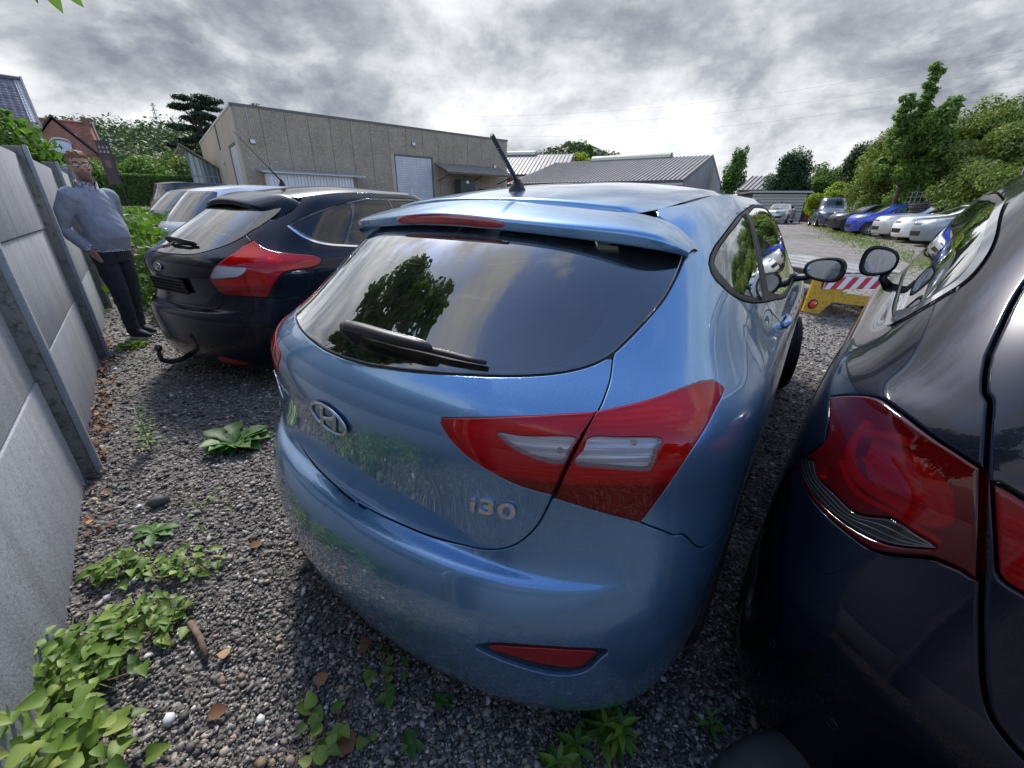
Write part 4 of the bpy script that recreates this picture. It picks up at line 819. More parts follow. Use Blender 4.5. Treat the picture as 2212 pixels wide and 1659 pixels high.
        dlo = cat(crom(U['dlo'][1:10]), [(12.9, 16.1), (13.4, 14.8), (13.6, 13.2)], U['dlo'][:1]); gl = cat(crom(U['glass'][1:6]), [(6.9, 15.75), (12.4, 15.9), (13.0, 14.8), (13.2, 13.3), (9.7, 13.1)])
        panel(S, [f(side), f(dlo)], 'body_side', PAINT, root, gap=.003, bev=.005, du=.06, dv=.16)
        panel(S, [f(dlo), f(gl)], 'window_frame', BLK, root, d=.0005, gap=.002, du=.12, dv=.3); panel(S, [f(gl)], 'side_window', GLASS, root, d=-.002, gap=0, bev=0, rim=0, du=.12, dv=.3)
        strip(S, f(crom(U['dlo'][:8])), .026, 'chrome_trim', CHROME, root, d=.005); holes.append(f(dlo))
        for s_ in U['sens']:
            se = part('parking_sensor', root); se.matrix_local = on(S, f([s_])[0], .001)
            MB().lathe([(.0105, 0), (.0115, .0012), (.0125, 0)], 24, 'Z').build('sensor_ring', BLK, se, True); MB().lathe([(0, .0012), (.009, .001), (.0102, 0)], 20, 'Z').build('sensor_face', PAINT, se, True)
        wheel_parts(root, sg*.76, .74, .325, .21, 0, side=sg); wheel_parts(root, sg*.76, 3.30, .325, .21, 0, side=sg)
        wing_mirror(root, (sg*.862, 2.08, 1.155), .145, .140, .12, sg, PAINT, (sg*.79, 2.12, 1.03))
        us = np.linspace(4.2, 13, 24); P = S(np.stack([us, us*0 + 17], -1)) * [sg, 1, 1] + np.array([-sg*.03, 0, .045]); P[0, 2] -= .04; P[-1, 2] -= .04
        MB().tube(P, .014, 8).build('roof_rail', SATIN, root, True)
    ws2 = cat(vline(12.75, 14.95, 17, 10), vline(16.7, 17, 14.95, 10)); panel(S, [ws2], 'windscreen', GLASS, root, d=-.002, bev=0, rim=0, gap=0, du=.2, dv=.4); panel(S, [mir(ws2)], 'windscreen', GLASS, root, d=-.002, bev=0, rim=0, gap=0, du=.2, dv=.4)
    holes += [ws2, mir(ws2)]; shell(S, 'inner_structure', GAPM, root, holes, vmin=.3, nu=200, d=-.07)
    roof_mesh(S, root, PAINT, 2.6, .04, ([0, .5], [.62, .72]), n=40, k=20)
    seats(root, 1.0, .08); return root
# ------------------------------------------------------------------ ground
def g(x, y):
    d = np.hypot(x, y); s = -.75*np.asarray(x) + .45*np.asarray(y)
    return .0135*np.maximum(0, d - 4) * np.minimum(1, 60/np.maximum(d, 1)) + .018*np.maximum(0, np.minimum(s, 60) - 6)
def gravel_mat():
    m = bpy.data.materials.new('gravel_ground'); m.use_nodes = True; t = NT(m.node_tree); b = t.n['Principled BSDF']; MATS['gravel_ground'] = m
    tc = t.new('ShaderNodeTexCoord').outputs['Object']
    v = t.new('ShaderNodeTexVoronoi', inp={'Scale': 55.}); t.l.new(tc, v.inputs['Vector']); v2 = t.new('ShaderNodeTexVoronoi', inp={'Scale': 24.}); t.l.new(tc, v2.inputs['Vector'])
    s = t.new('ShaderNodeSeparateColor'); t.l.new(v.outputs['Color'], s.inputs[0]); s2 = t.new('ShaderNodeSeparateColor'); t.l.new(v2.outputs['Color'], s2.inputs[0])
    c = t.ramp(s.outputs[0], [(0, (.035, .033, .033)), (.45, (.075, .070, .066)), (.75, (.14, .13, .12)), (.92, (.26, .24, .21)), (1, (.42, .40, .37))])
    c2 = t.ramp(s2.outputs[1], [(0, (.05, .047, .045)), (.6, (.12, .11, .105)), (1, (.30, .28, .25))]); c = t.mix(.35, c, c2)
    big = t.range(t.noise(tc, .5, 5, .6), .4, .68); c = t.mix(t.math('MULTIPLY', big, .35), c, (.16, .145, .12))
    # the yard further out is paler limestone chippings
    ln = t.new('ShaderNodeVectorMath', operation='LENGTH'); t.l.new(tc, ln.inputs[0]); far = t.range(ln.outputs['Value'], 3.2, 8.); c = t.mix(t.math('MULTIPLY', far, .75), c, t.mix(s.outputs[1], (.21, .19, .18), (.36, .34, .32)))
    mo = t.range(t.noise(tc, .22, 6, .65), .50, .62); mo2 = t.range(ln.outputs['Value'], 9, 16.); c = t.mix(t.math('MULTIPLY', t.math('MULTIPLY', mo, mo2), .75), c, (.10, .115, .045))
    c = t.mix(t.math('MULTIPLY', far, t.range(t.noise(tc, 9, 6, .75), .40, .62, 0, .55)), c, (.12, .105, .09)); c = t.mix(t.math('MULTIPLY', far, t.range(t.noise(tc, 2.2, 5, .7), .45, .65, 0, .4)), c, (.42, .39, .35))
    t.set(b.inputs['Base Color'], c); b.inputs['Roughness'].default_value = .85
    h = t.math('ADD', t.math('MULTIPLY', v.outputs['Distance'], -1.), t.math('MULTIPLY', v2.outputs['Distance'], -1.2))
    bn = t.new('ShaderNodeBump', inp={'Strength': 1., 'Distance': .02}); t.set(bn.inputs['Height'], h); t.l.new(bn.outputs[0], b.inputs['Normal'])
    return m
def build_ground():
    xs = np.concatenate([np.linspace(-900, -40, 30), np.linspace(-38, 38, 90), np.linspace(40, 900, 30)]); ys = np.concatenate([np.linspace(-300, -20, 14), np.linspace(-18, 60, 90), np.linspace(62, 1500, 30)])
    X, Y = np.meshgrid(xs, ys); Z = g(X, Y) - .004; n = len(xs); j, i = np.meshgrid(np.arange(len(ys)-1), np.arange(n-1), indexing='ij'); a = (j*n + i).ravel()
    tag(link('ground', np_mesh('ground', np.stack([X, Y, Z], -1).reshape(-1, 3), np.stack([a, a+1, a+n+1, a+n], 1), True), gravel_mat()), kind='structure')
build_ground()
def island_mat(name, stops, rough=.8, bump=0., transl=0., spec=.5, noise2=None):
    """colour varies from piece to piece"""
    if name in MATS: return MATS[name]
    m = bpy.data.materials.new(name); m.use_nodes = True; t = NT(m.node_tree); b = t.n['Principled BSDF']; MATS[name] = m
    r = t.new('ShaderNodeNewGeometry').outputs['Random Per Island']; r = t.math('FRACT', t.math('ADD', r, t.new('ShaderNodeObjectInfo').outputs['Random'])); c = t.ramp(r, stops)
    if noise2: 
        tc = t.new('ShaderNodeTexCoord').outputs['Object']; c = t.mix(t.range(t.noise(tc, noise2[0], 4), .42, .62), c, noise2[1])
    t.set(b.inputs['Base Color'], c); b.inputs['Roughness'].default_value = rough; b.inputs['Specular IOR Level'].default_value = spec
    if bump:
        tc = t.new('ShaderNodeTexCoord').outputs['Object']; bn = t.new('ShaderNodeBump', inp={'Strength': bump, 'Distance': .003}); t.set(bn.inputs['Height'], t.noise(tc, 180, 3)); t.l.new(bn.outputs[0], b.inputs['Normal'])
    if transl:
        tr = t.new('ShaderNodeBsdfTranslucent'); cc = t.mix(1., c, (1.2, 1.35, .55), 'MULTIPLY'); t.set(tr.inputs['Color'], cc)
        mx = t.new('ShaderNodeMixShader', inp={0: transl, 1: b.outputs[0], 2: tr.outputs[0]}); t.l.new(mx.outputs[0], t.n['Material Output'].inputs[0])
    return m
STONE = island_mat('gravel_stones', [(0, (.050, .046, .044)), (.26, (.10, .092, .086)), (.50, (.165, .150, .138)), (.72, (.25, .225, .20)), (.87, (.38, .35, .315)), (.945, (.38, .28, .18)), (.98, (.55, .53, .50)), (1, (.72, .71, .69))], .7, .4)
def stones(name, P, r, mat_, kind='stuff', low=False):
    if low: V0 = np.array([(1, 0, 0), (-1, 0, 0), (0, 1, 0), (0, -1, 0), (0, 0, 1), (0, 0, -1)], float); F0 = np.array([(0, 2, 4), (2, 1, 4), (1, 3, 4), (3, 0, 4), (2, 0, 5), (1, 2, 5), (3, 1, 5), (0, 3, 5)])
    else:
        bm = bmesh.new(); bmesh.ops.create_icosphere(bm, subdivisions=1, radius=1); V0 = np.array([v.co[:] for v in bm.verts]); F0 = np.array([[v.index for v in f.verts] for f in bm.faces]); bm.free()
    n = len(P); k = len(V0); A = rng.normal(size=(n, 3, 3)); Q, _ = np.linalg.qr(A)
    sc = np.stack([rng.uniform(.75, 1.5, n), rng.uniform(.6, 1.1, n), rng.uniform(.35, .75, n)], 1) * r[:, None]
    jit = 1 + rng.uniform(-.28, .28, (n, k))
    V = V0[None] * jit[..., None] * sc[:, None]; 
    yaw = rng.uniform(0, 6.28, n); tl = rng.normal(0, .28, (n, 2)); c, s = np.cos(yaw), np.sin(yaw)
    x = V[..., 0]*c[:, None] - V[..., 1]*s[:, None]; y = V[..., 0]*s[:, None] + V[..., 1]*c[:, None]; z = V[..., 2] + x*tl[:, :1] + y*tl[:, 1:]
    V = np.stack([x, y, z], -1) + P[:, None]; F = (F0[None] + (np.arange(n)*k)[:, None, None]).reshape(-1, 3)
    return tag(link(name, np_mesh(name, V.reshape(-1, 3), F), mat_), kind=kind)
def fence_x(y): return -2.375 - (y - 1.845) * .8847        # foot of the concrete fence
def build_gravel():
    # denser and smaller stones close by, thinning out with distance
    n = 165000; th = rng.uniform(R(-68), R(62), n); d = .45 + 9.5*rng.random(n)**1.9; x, y = d*np.sin(th), d*np.cos(th)
    keep = (x > fence_x(y) + .03) & (y > .2) & (rng.random(n) < np.clip((10.5 - d)/5, .0, 1)) & ~((d < 1.9) & (x > 1.0))
    lx = (x + .468)*math.cos(R(35.4)) - (y - .88)*math.sin(R(35.4)); ly = (x + .468)*math.sin(R(35.4)) + (y - .88)*math.cos(R(35.4)); keep &= (np.abs(lx) > .70) | (ly < .5) | (rng.random(n) < .25)
    x, y, d = x[keep], y[keep], d[keep]
    r = np.minimum(rng.lognormal(math.log(.0045), .45, len(x)) * np.clip(.72 + d*.20, .85, 2.2), .024); z = g(x, y) + r*rng.uniform(-.15, .5, len(x)); nr = d < 1.25; P = np.stack([x, y, z], 1)
    tag(stones('gravel', P[nr], r[nr], STONE), 'grey crushed stone gravel near the bumper', 'gravel'); tag(stones('gravel', P[~nr], r[~nr]*1.15, STONE, low=True), 'grey crushed stone gravel further across the yard', 'gravel')
build_gravel()
# ------------------------------------------------------------------ concrete fence
CONC = mat('fence_concrete', (.27, .285, .32), .85, col2=(.34, .355, .39), nscale=2.2, ndetail=7, col3=(.23, .24, .26), n3=55, bump=.5, bscale=90, bdetail=5, bdist=.004, streak=((.15, .155, .15), .55))
CONCP = mat('fence_post_concrete', (.14, .14, .14), .9, col2=(.23, .22, .20), nscale=4, ndetail=7, col3=(.09, .09, .085), n3=30, bump=.6, bscale=70, bdetail=5, bdist=.006)
def concrete_fence():
    root = thing('concrete_fence', 'weathered grey concrete panel fence with dark posts along the left', 'fence', (-2.375, 1.845, 0), R(90) + math.atan2(.749, -.6626) - R(90))
    # local x runs along the fence, -y... the yard side is +y after rotation below
    root.rotation_euler = (0, 0, math.atan2(.749, -.6626)); sp = 2.43; PH = [.60, .60, .56]
    for k in range(-2, 5):
        x0 = k*sp; z = -.02 + float(g(-2.29 - .6626*max(x0, 0), 1.92 + .749*max(x0, 0)))
        if k < 4:
            zz = z
            for i, h in enumerate(PH):
                b = MB(); w = .004; n = 10; off = [rnd.uniform(-.006, .006) for _ in range(n+1)]; dy = rnd.uniform(-.006, .006)
                b.box(x0 + .062, x0 + sp - .062, -.022 + dy, .020 + dy, zz + .003, zz + h - .004, .006); o = b.build('panel', CONC, root, True, autos=40); zz += h
                o.rotation_euler = (R(rnd.uniform(-.5, .5)), 0, 0)
        top = z + sum(PH) + rnd.uniform(-.01, .03)
        b = MB(); b.box(x0 - .048, x0 + .048, -.075, .035, z - .1, top, .008); b.build('post', CONCP, root, True, autos=40)
        b = MB(); b.box(x0 - .048, x0 - .008, -.105, -.0755, z - .1, top + .01, .005); b.build('post_rib', CONC, root, True, autos=40)
    return root
concrete_fence()
TANP = mat('tan_panel', (.50, .34, .15), .7, col2=(.42, .27, .11), nscale=3); DARKW = mat('dark_wood_panel', (.035, .032, .03), .8, col2=(.07, .06, .05), nscale=8); PALEW = mat('pale_metal_panel', (.42, .44, .43), .6)
def far_fence():
    root = thing('panel_fence', 'mixed tan, black and grey panels continuing the fence behind the man', 'fence', (-2.375, 1.845, 0), math.atan2(.749, -.6626))
    x = 9.8; 
    for w, h, m, nm in ((.9, 1.75, CONC, 'panel'), (1.2, 1.75, CONCP, 'panel'), (1.5, 2.05, TANP, 'tan_panel'), (.5, 1.9, DARKW, 'dark_panel'), (2.0, 1.85, DARKW, 'dark_panel'), (2.0, 1.8, CONCP, 'panel'), (3.5, 1.7, PALEW, 'pale_panel')):
        z = float(g(-2.29 - .6626*x, 1.92 + .749*x)); MB().box(x + .03, x + w - .03, -.03, .02, z - .1, z + h, .01).build(nm, m, root, True, autos=40)
        MB().box(x - .04, x + .03, -.08, .05, z - .1, z + h + .06, .008).build('post', CONCP, root); x += w
far_fence()
# ------------------------------------------------------------------ buildings
def frame(name, label, cat_, A, ang, z=0.):
    """thing whose local x runs along heading ang (from +Y towards +X)"""
    return thing(name, label, cat_, (A[0], A[1], z), R(90) - ang)
AGG = mat('exposed_aggregate', (.33, .275, .205), .9, col2=(.26, .215, .165), nscale=1.2, ndetail=7, col3=(.44, .385, .31), n3=9, bump=.8, bscale=40, bdetail=5, bdist=.02, streak=((.13, .11, .085), .22))
AGGS = mat('smooth_concrete', (.46, .39, .305), .85, col2=(.38, .325, .25), nscale=1.5, ndetail=6, stretch=(1, 1, .3), bump=.2, bscale=60, streak=((.20, .165, .12), .45))
WHITEM = mat('white_metal', (.66, .67, .69), .5, col2=(.58, .59, .60), nscale=2); DGREY = mat('dark_grey_metal', (.10, .105, .11), .5); GALV = mat('galvanised', (.38, .39, .40), .45, .6)
SHUT = mat('shutter_metal', (.56, .57, .60), .5, col2=(.48, .49, .51), nscale=3, streak=((.30, .29, .27), .5))
def hangar():
    ang = math.atan2(16.28, 13.24); root = frame('concrete_hangar', 'large beige exposed-aggregate concrete warehouse with flat parapet roof', 'warehouse', (-17.1, 29.1), ang, .5)
    L, D, H = 20.98, 22., 6.5
    # cladding panels with recessed joints: long side (y=0 face, seen) and left end (x=0 face)
    door = (10.08, 13.40, 4.6)
    n = 15
    for i in range(n):
        x0, x1 = L*i/n, L*(i+1)/n
        if x1 <= door[0] or x0 >= door[1]: MB().box(x0 + .012, x1 - .012, -.10, .05, -1, H - .12).build('wall_panel', AGG, root)
        else:
            MB().box(x0 + .012, x1 - .012, -.10, .05, door[2], H - .12).build('wall_panel', AGG, root)
            if x0 < door[0] - .02: MB().box(x0 + .012, door[0], -.098, .05, -1, door[2]).build('wall_panel', AGGS, root)
            if x1 > door[1] + .02: MB().box(door[1], x1 - .012, -.098, .05, -1, door[2]).build('wall_panel', AGG, root)
    for i in range(8):
        y0, y1 = D*i/8, D*(i+1)/8
        if i != 0 and i != 1: MB().box(-.10, .05, y0 + .012, y1 - .012, -1, H - .12).build('wall_panel', AGGS, root)
        else: MB().box(-.10, .05, y0 + .012, y1 - .012, 4.6, H - .12).build('wall_panel', AGGS, root)
    MB().box(-.10, .05, .012, 1.1, -1, 4.6).build('wall_panel', AGGS, root); MB().box(-.10, .05, 4.3, 5.49, -1, 4.6).build('wall_panel', AGGS, root)
    MB().box(.02, L, .06, D, -1, H - .3).build('core', DGREY, root)
    MB().box(L - .1, L + .08, -.1, D, -1, H - .12).build('wall_panel', AGGS, root)
    MB().box(-.14, L + .12, -.14, .10, H - .12, H + .02).build('parapet_cap', mat('parapet_cap', (.10, .10, .10), .5), root); MB().box(-.14, .10, .10, D, H - .12, H + .02).build('parapet_cap', mat('parapet_cap2', (.45, .44, .42), .5), root)
    def shutter(w, h, nm='roller_shutter'):
        e = part(nm, root)
        k = int(h/.16)
        for i in range(k): MB().box(0, w, -.02, .02, i*h/k + .006, (i+1)*h/k - .006, .008).build('slat', SHUT, e)
        MB().box(-.1, 0, -.06, .04, 0, h + .12).build('guide_rail', DGREY, e); MB().box(w, w + .1, -.06, .04, 0, h + .12).build('guide_rail', DGREY, e); MB().box(0, w, -.06, .04, h, h + .12).build('lintel', DGREY, e); return e
    s = shutter(door[1] - door[0] - .22, door[2] - .12); s.location = (door[0] + .11, .0, 0)
    s = shutter(2.9, 4.48); s.location = (0, 4.2, 0); s.rotation_euler = (0, 0, R(-90))
    # lean-to shed, canopy, lamps, conduits
    sh = part('lean_to_shed', root)
    for i in range(26): MB().box(1.0 + i*.2, 1.0 + i*.2 + .17, -1.62 - (i % 2)*.02, -1.58, -1, 2.75).build('cladding_sheet', WHITEM, sh)
    MB().box(.98, 6.2, -1.57, -.12, -1, 2.74).build('shed_core', WHITEM, sh); MB().add([(.6, -2.0, 2.74), (7.0, -2.0, 2.74), (7.0, -.12, 2.98), (.6, -.12, 2.98), (.6, -2.0, 2.82), (7.0, -2.0, 2.82), (7.0, -.12, 3.06), (.6, -.12, 3.06)], [(0, 3, 2, 1), (4, 5, 6, 7), (0, 1, 5, 4), (1, 2, 6, 5), (2, 3, 7, 6), (3, 0, 4, 7)]).build('shed_roof', GALV, sh)
    ca = part('canopy', root); CR = mat('mossy_sheet_roof', (.17, .155, .13), .9, col2=(.24, .22, .18), nscale=2.5, col3=(.11, .12, .07), n3=6)
    for i in range(33):
        x0 = 13.5 + i*.2; MB().add([(x0, -.12, 4.18), (x0 + .19, -.12, 4.18), (x0 + .19 + .9*0, -2.3, 3.45), (x0, -2.3, 3.45), (x0, -.12, 4.24 + (i % 2)*.02), (x0 + .19, -.12, 4.24), (x0 + .19, -2.3, 3.51), (x0, -2.3, 3.51 + (i % 2)*.02)], [(0, 1, 2, 3), (4, 7, 6, 5), (0, 4, 5, 1), (1, 5, 6, 2), (2, 6, 7, 3), (3, 7, 4, 0)]).build('roof_sheet', CR, ca)
    MB().box(13.4, 20.2, -2.36, -2.24, 3.34, 3.46).build('fascia', mat('fascia', (.12, .07, .05), .7), ca)
    for x in (13.8, 17, 20): MB().tube([(x, -.12, 2.9), (x, -2.2, 3.4)], .05, 6).build('bracket', mat('fascia', (0, 0, 0)), ca)
    for x, z in ((.70, 4.55), (11.75, 5.38), (19.6, 4.3)):
        l = part('flood_light', root); MB().box(x - .16, x + .16, -.22, -.12, z - .14, z + .14, .02).build('lamp_body', DGREY, l); MB().box(x - .13, x + .13, -.235, -.221, z - .11, z + .11).build('lamp_glass', WHITEM, l)
        if z > 4.5: MB().tube([(x, -.12, z + .14), (x, -.12, H - .15)], .02, 6).build('conduit', GALV, l)
    MB().tube([(-.14, 8.2, 4.7), (-.14, 8.2, H - .15)], .05, 6).build('downpipe', DGREY, root); MB().tube([(-.14, 7.4, 3.75), (-.14, 8.1, 3.80)], .12, 8).build('vent_pipe', GALV, root)
    return root
hangar()
def skip_bin(A, ang, z, label, col, w, d, h):
    r = frame('waste_container', label, 'container', A, ang, z); MB().prism([(0, .15), (.12, 0), (d - .12, 0), (d, .15), (d - .05, h), (.05, h)], 0, w, 'X').build('body', col, r)
    MB().box(-.04, w + .04, .0, d + .04, h + .003, h + .07, .02).build('lid', col, r)
    for i in range(3): MB().box(w*.40, w*.58, -.012 + .055, .05, .3*h + i*.26*h, .3*h + i*.26*h + .16*h).build('notice', WHITEM, r)
    for i in (.1, .9): MB().lathe([(0, -.03), (.07, -.03), (.07, .03), (0, .03)], 12, 'X', (w*i, .2, -.02)).build('castor', BLK, r)
ha = math.atan2(16.28, 13.24)
def hpt(x, y): c, s = math.sin(ha), math.cos(ha); return (-17.1 + x*c - y*s*1., 29.1 + x*s + y*c) if False else (-17.1 + x*math.sin(ha) - y*math.cos(ha), 29.1 + x*math.cos(ha) + y*math.sin(ha))
skip_bin(hpt(14.9, -1.9), ha, 1.7, 'dark grey waste container with white notices under the canopy', mat('bin_grey', (.035, .037, .04), .6), 1.35, 1.0, 1.75)
skip_bin(hpt(17.2, -1.9), ha, 1.9, 'green bin in the shade under the canopy', mat('bin_green', (.02, .10, .045), .6), 1.0, .8, .9)
def loading_dock():
    r = frame('loading_dock', 'raised concrete platform below the canopy', 'platform', hpt(13.3, -2.2), ha, .45); MB().box(0, 7.4, 0, 2.05, -.6, 1.4, .02).build('platform', AGGS, r)
loading_dock()
def annex():
    r = frame('glazed_annex', 'small annex with ribbed metal roof and slatted side, left of the beige warehouse', 'building', hpt(-2.15, 12.5), ha, .6)
    BF = mat('blue_grey_frame', (.22, .27, .30), .5); W = 2.0
    for i in range(6): MB().box(.12 + i*.35, .20 + i*.35, -.05, .05, -.5, 4.75 - i*.22).build('mullion', BF, r)
    for z in (1.4, 2.9): MB().box(.12, W, -.04, .04, z, z + .07).build('transom', BF, r)
    MB().prism([(.1, -.5), (W, -.5), (W, 3.6), (.1, 4.9)], .06, 6, 'Y').build('glazing', mat('annex_glass', (.10, .13, .14), .1, 0., 1.), r)
    for i in range(11):
        y0 = -.9 + i*.7; MB().add([(-.25, y0, 5.1), (-.25, y0 + .66, 5.1), (W + .1, y0 + .66, 3.5), (W + .1, y0, 3.5), (-.25, y0, 5.18), (-.25, y0 + .66, 5.18), (W + .1, y0 + .66, 3.58), (W + .1, y0, 3.58)], [(0, 3, 2, 1), (4, 5, 6, 7), (0, 1, 5, 4), (1, 2, 6, 5), (2, 3, 7, 6), (3, 0, 4, 7)]).build('roof_sheet', mat('weathered_sheet', (.40, .33, .25), .6, .2, col2=(.27, .20, .14), nscale=1.5), r)
    MB().add([(-.30, -.95, 3.9), (-.252, -.95, 3.9), (-.252, -.95, 5.2), (-.30, -.95, 5.2), (-.30, -.2, 3.9), (-.252, -.2, 3.9), (-.252, -.2, 5.2), (-.30, -.2, 5.2)], [(0, 1, 2, 3), (4, 7, 6, 5), (0, 4, 5, 1), (1, 5, 6, 2), (2, 6, 7, 3), (3, 7, 4, 0)]).build('verge_board', DGREY, r)
annex()
SEAM = mat('grey_seam_roof', (.20, .19, .185), .55, .25, col2=(.25, .24, .23), nscale=.8); GCLAD = mat('grey_cladding', (.21, .205, .21), .7, col2=(.25, .245, .25), nscale=1., stretch=(1, 1, .15)); SKYL = mat('pale_skylight', (.55, .55, .42), .4)
def gable_shed(name, label, P0, ang, L, W, he, hr, z, n, wallm, skylight=None, end=True):
    """long shed: local x along the ridge, y across; eave he, ridge hr"""
    r = frame(name, label, 'warehouse', P0, ang, z)
    for i in range(n):
        x0, x1 = L*i/n, L*(i+1)/n - .02
        for s in (0, 1):
            ya, yb = (-.25, W/2) if s == 0 else (W + .25, W/2); za = he - .25*(hr - he)/(W/2)
            MB().add([(x0, ya, za), (x1, ya, za), (x1, yb, hr), (x0, yb, hr), (x0, ya, za + .06), (x1, ya, za + .06), (x1, yb, hr + .06), (x0, yb, hr + .06)], [(0, 1, 2, 3), (4, 7, 6, 5), (0, 4, 5, 1), (1, 5, 6, 2), (2, 6, 7, 3), (3, 7, 4, 0)]).build('roof_sheet', SEAM, r)
            if s == 0: MB().add([(x1 - .03, ya, za + .06), (x1 + .03, ya, za + .06), (x1 + .03, yb, hr + .06), (x1 - .03, yb, hr + .06), (x1 - .03, ya, za + .15), (x1 + .03, ya, za + .15), (x1 + .03, yb, hr + .15), (x1 - .03, yb, hr + .15)], [(0, 1, 2, 3), (4, 7, 6, 5), (0, 4, 5, 1), (1, 5, 6, 2), (2, 6, 7, 3), (3, 7, 4, 0)]).build('roof_seam', SEAM, r)
    m = 14
    for i in range(m):
        y0, y1 = W*i/m + .01, W*(i+1)/m - .01; f = lambda y: he + (hr - he)*(1 - abs(y - W/2)/(W/2))
        for xx in (.0, L - .1): 
            if xx == 0. or end: MB().prism([(y0, -.5), (y1, -.5), (y1, f(y1) - .02), (y0, f(y0) - .02)], xx + .02, xx + .1, 'X').build('gable_sheet', wallm, r)
    for i in range(n):
        MB().box(L*i/n + .01, L*(i+1)/n - .01, .02, .12, -.5, he - .05).build('wall_sheet', wallm, r)
    MB().box(.1, L - .1, W - .1, W, -.5, he - .1).build('rear_wall', wallm, r)
    if skylight:
        a, b = skylight; yy = W/2
        MB().lathe([(.55, 0), (.55, b - a)], 12, 'X', (a, yy, hr + .02), 0, math.pi).build('ridge_skylight', SKYL, r, True); MB().box(a, b, yy - .6, yy + .6, hr - .2, hr + .06).build('skylight_kerb', DGREY, r)
    for x in (-.03, L - .02):
        MB().prism([(-.3, he - .35), (-.3, he - .05), (W/2, hr + .15), (W + .3, he - .05), (W + .3, he - .35), (W/2, hr - .15)], x, x + .06, 'X').build('verge_trim', DGREY, r)
    MB().box(-.05, L, -.42, -.26, he - .45, he - .30).build('gutter', GALV, r)
    return r
gable_shed('grey_warehouse', 'long low grey warehouse with standing-seam roof and plain grey gable', (-.74, 50.58), R(122.8), 18.8, 23., 3.9, 6.8, 0, 46, GCLAD, (5, 14.5))
BRK = mat('red_brick_wall', (.27, .085, .055), .85, col2=(.20, .06, .045), nscale=3)
gable_shed('brick_shed', 'red brick shed with grey seam roof between the two warehouses', (-6.5, 60.0), R(104), 13.2, 14., 5.4, 8.2, 0, 26, BRK, (1.5, 8))
gable_shed('small_grey_shed', 'small grey shed with orange ridge end, right of the grey warehouse', (22.6, 45.5), R(140), 4.5, 5.0, 3.4, 4.6, 0, 10, GCLAD)
def low_store():
    r = frame('low_store', 'low corrugated store with flat roof in front of the dark conifer', 'shed', (21.4, 40.4), R(105), 0)
    for i in range(11): MB().box(.02, 4.3, 0, .08, .2 + i*.24, .2 + i*.24 + .21, .02).build('cladding_board', mat('store_board', (.40, .38, .34), .7), r)
    MB().box(.05, 4.3, .1, 4, -.5, 2.85).build('core', DGREY, r); MB().box(-.2, 4.6, -.3, 4.2, 2.9, 3.05).build('roof_slab', GALV, r)
low_store()
# ------------------------------------------------------------------ brick houses on the left
def brick_mat(name, a, b, mortar, sc=1.):
    m = bpy.data.materials.new(name); m.use_nodes = True; t = NT(m.node_tree); bs = t.n['Principled BSDF']; MATS[name] = m
    tc = t.new('ShaderNodeTexCoord').outputs['Object']; s = t.new('ShaderNodeSeparateXYZ'); t.l.new(tc, s.inputs[0]); c = t.new('ShaderNodeCombineXYZ'); t.set(c.inputs[0], t.math('ADD', s.outputs[0], s.outputs[1])); t.set(c.inputs[1], s.outputs[2])
    br = t.new('ShaderNodeTexBrick', inp={'Color1': a, 'Color2': b, 'Mortar': mortar, 'Scale': 1., 'Mortar Size': .008, 'Brick Width': .21*sc, 'Row Height': .065*sc}); t.l.new(c.outputs[0], br.inputs[0])
    t.set(bs.inputs['Base Color'], t.mix(t.range(t.noise(tc, 1.2, 6), .35, .7, 0, .5), br.outputs[0], tuple(x*.55 for x in a))); bs.inputs['Roughness'].default_value = .9
    bn = t.new('ShaderNodeBump', inp={'Strength': .5, 'Distance': .01}); t.set(bn.inputs['Height'], br.outputs[1]); bn.invert = True; t.l.new(bn.outputs[0], bs.inputs['Normal']); return m
HB1 = brick_mat('old_red_brick', (.30, .12, .075), (.22, .085, .06), (.25, .21, .17)); HB2 = brick_mat('orange_brick', (.42, .17, .10), (.34, .125, .075), (.38, .30, .24))
TILE1 = island_mat('glazed_dark_tiles', [(0, (.105, .095, .115)), (.5, (.14, .125, .15)), (1, (.18, .16, .185))], .3); TILE2 = island_mat('red_flat_tiles', [(0, (.22, .075, .045)), (.5, (.29, .10, .06)), (1, (.34, .14, .09))], .7)
RENDER = mat('grey_render', (.42, .42, .42), .9, col2=(.34, .34, .35), nscale=2); FRAME = mat('dark_window_frame', (.02, .02, .024), .4); BLIND = mat('white_blind', (.62, .66, .74), .6); CREAM = mat('cream_stone', (.62, .56, .44), .8)
def roof_tiles(root, name, O, ex, ey, nx, ny, w, h, m, curve=.03):
    """courses of tiles on a slope: O lower-left corner, ex along the eave, ey up the slope (unit vectors), each tile an object sharing one mesh"""
    ex, ey = Vector(ex), Vector(ey); nz = ex.cross(ey).normalized(); V = []; F = []; k = 5
    for j, yy in enumerate((0, h*1.12)):
        for i in range(k):
            a = i/(k-1); z = curve*math.sin(a*math.pi*2)*.8 + (.03 if j == 0 else .008); p = ex*(a*w) + ey*yy + nz*z; V.append(p)
    for i in range(k-1): F.append((i, i+1, k+i+1, k+i))
    for i in range(k): V.append(V[i] - nz*.035)
    for i in range(k-1): F.append((2*k+i, 2*k+i+1, i+1, i))
    me = mesh(name, V, F, True); me.materials.append(m); rest = MB(); cells = sorted(((j, i) for j in range(ny) for i in range(nx)), key=lambda c: -c[1])
    for idx, (j, i) in enumerate(cells):      # the 300 tiles nearest the visible gable are pieces of their own
        p = Vector(O) + ex*(i*w) + ey*(j*h)
        if idx < 300: link(name, me, None, root, p)
        else: rest.add([v + p for v in V], F)
    o = rest.build(name + 's', m, root, True, fix=False); o['kind'] = 'stuff'; return o
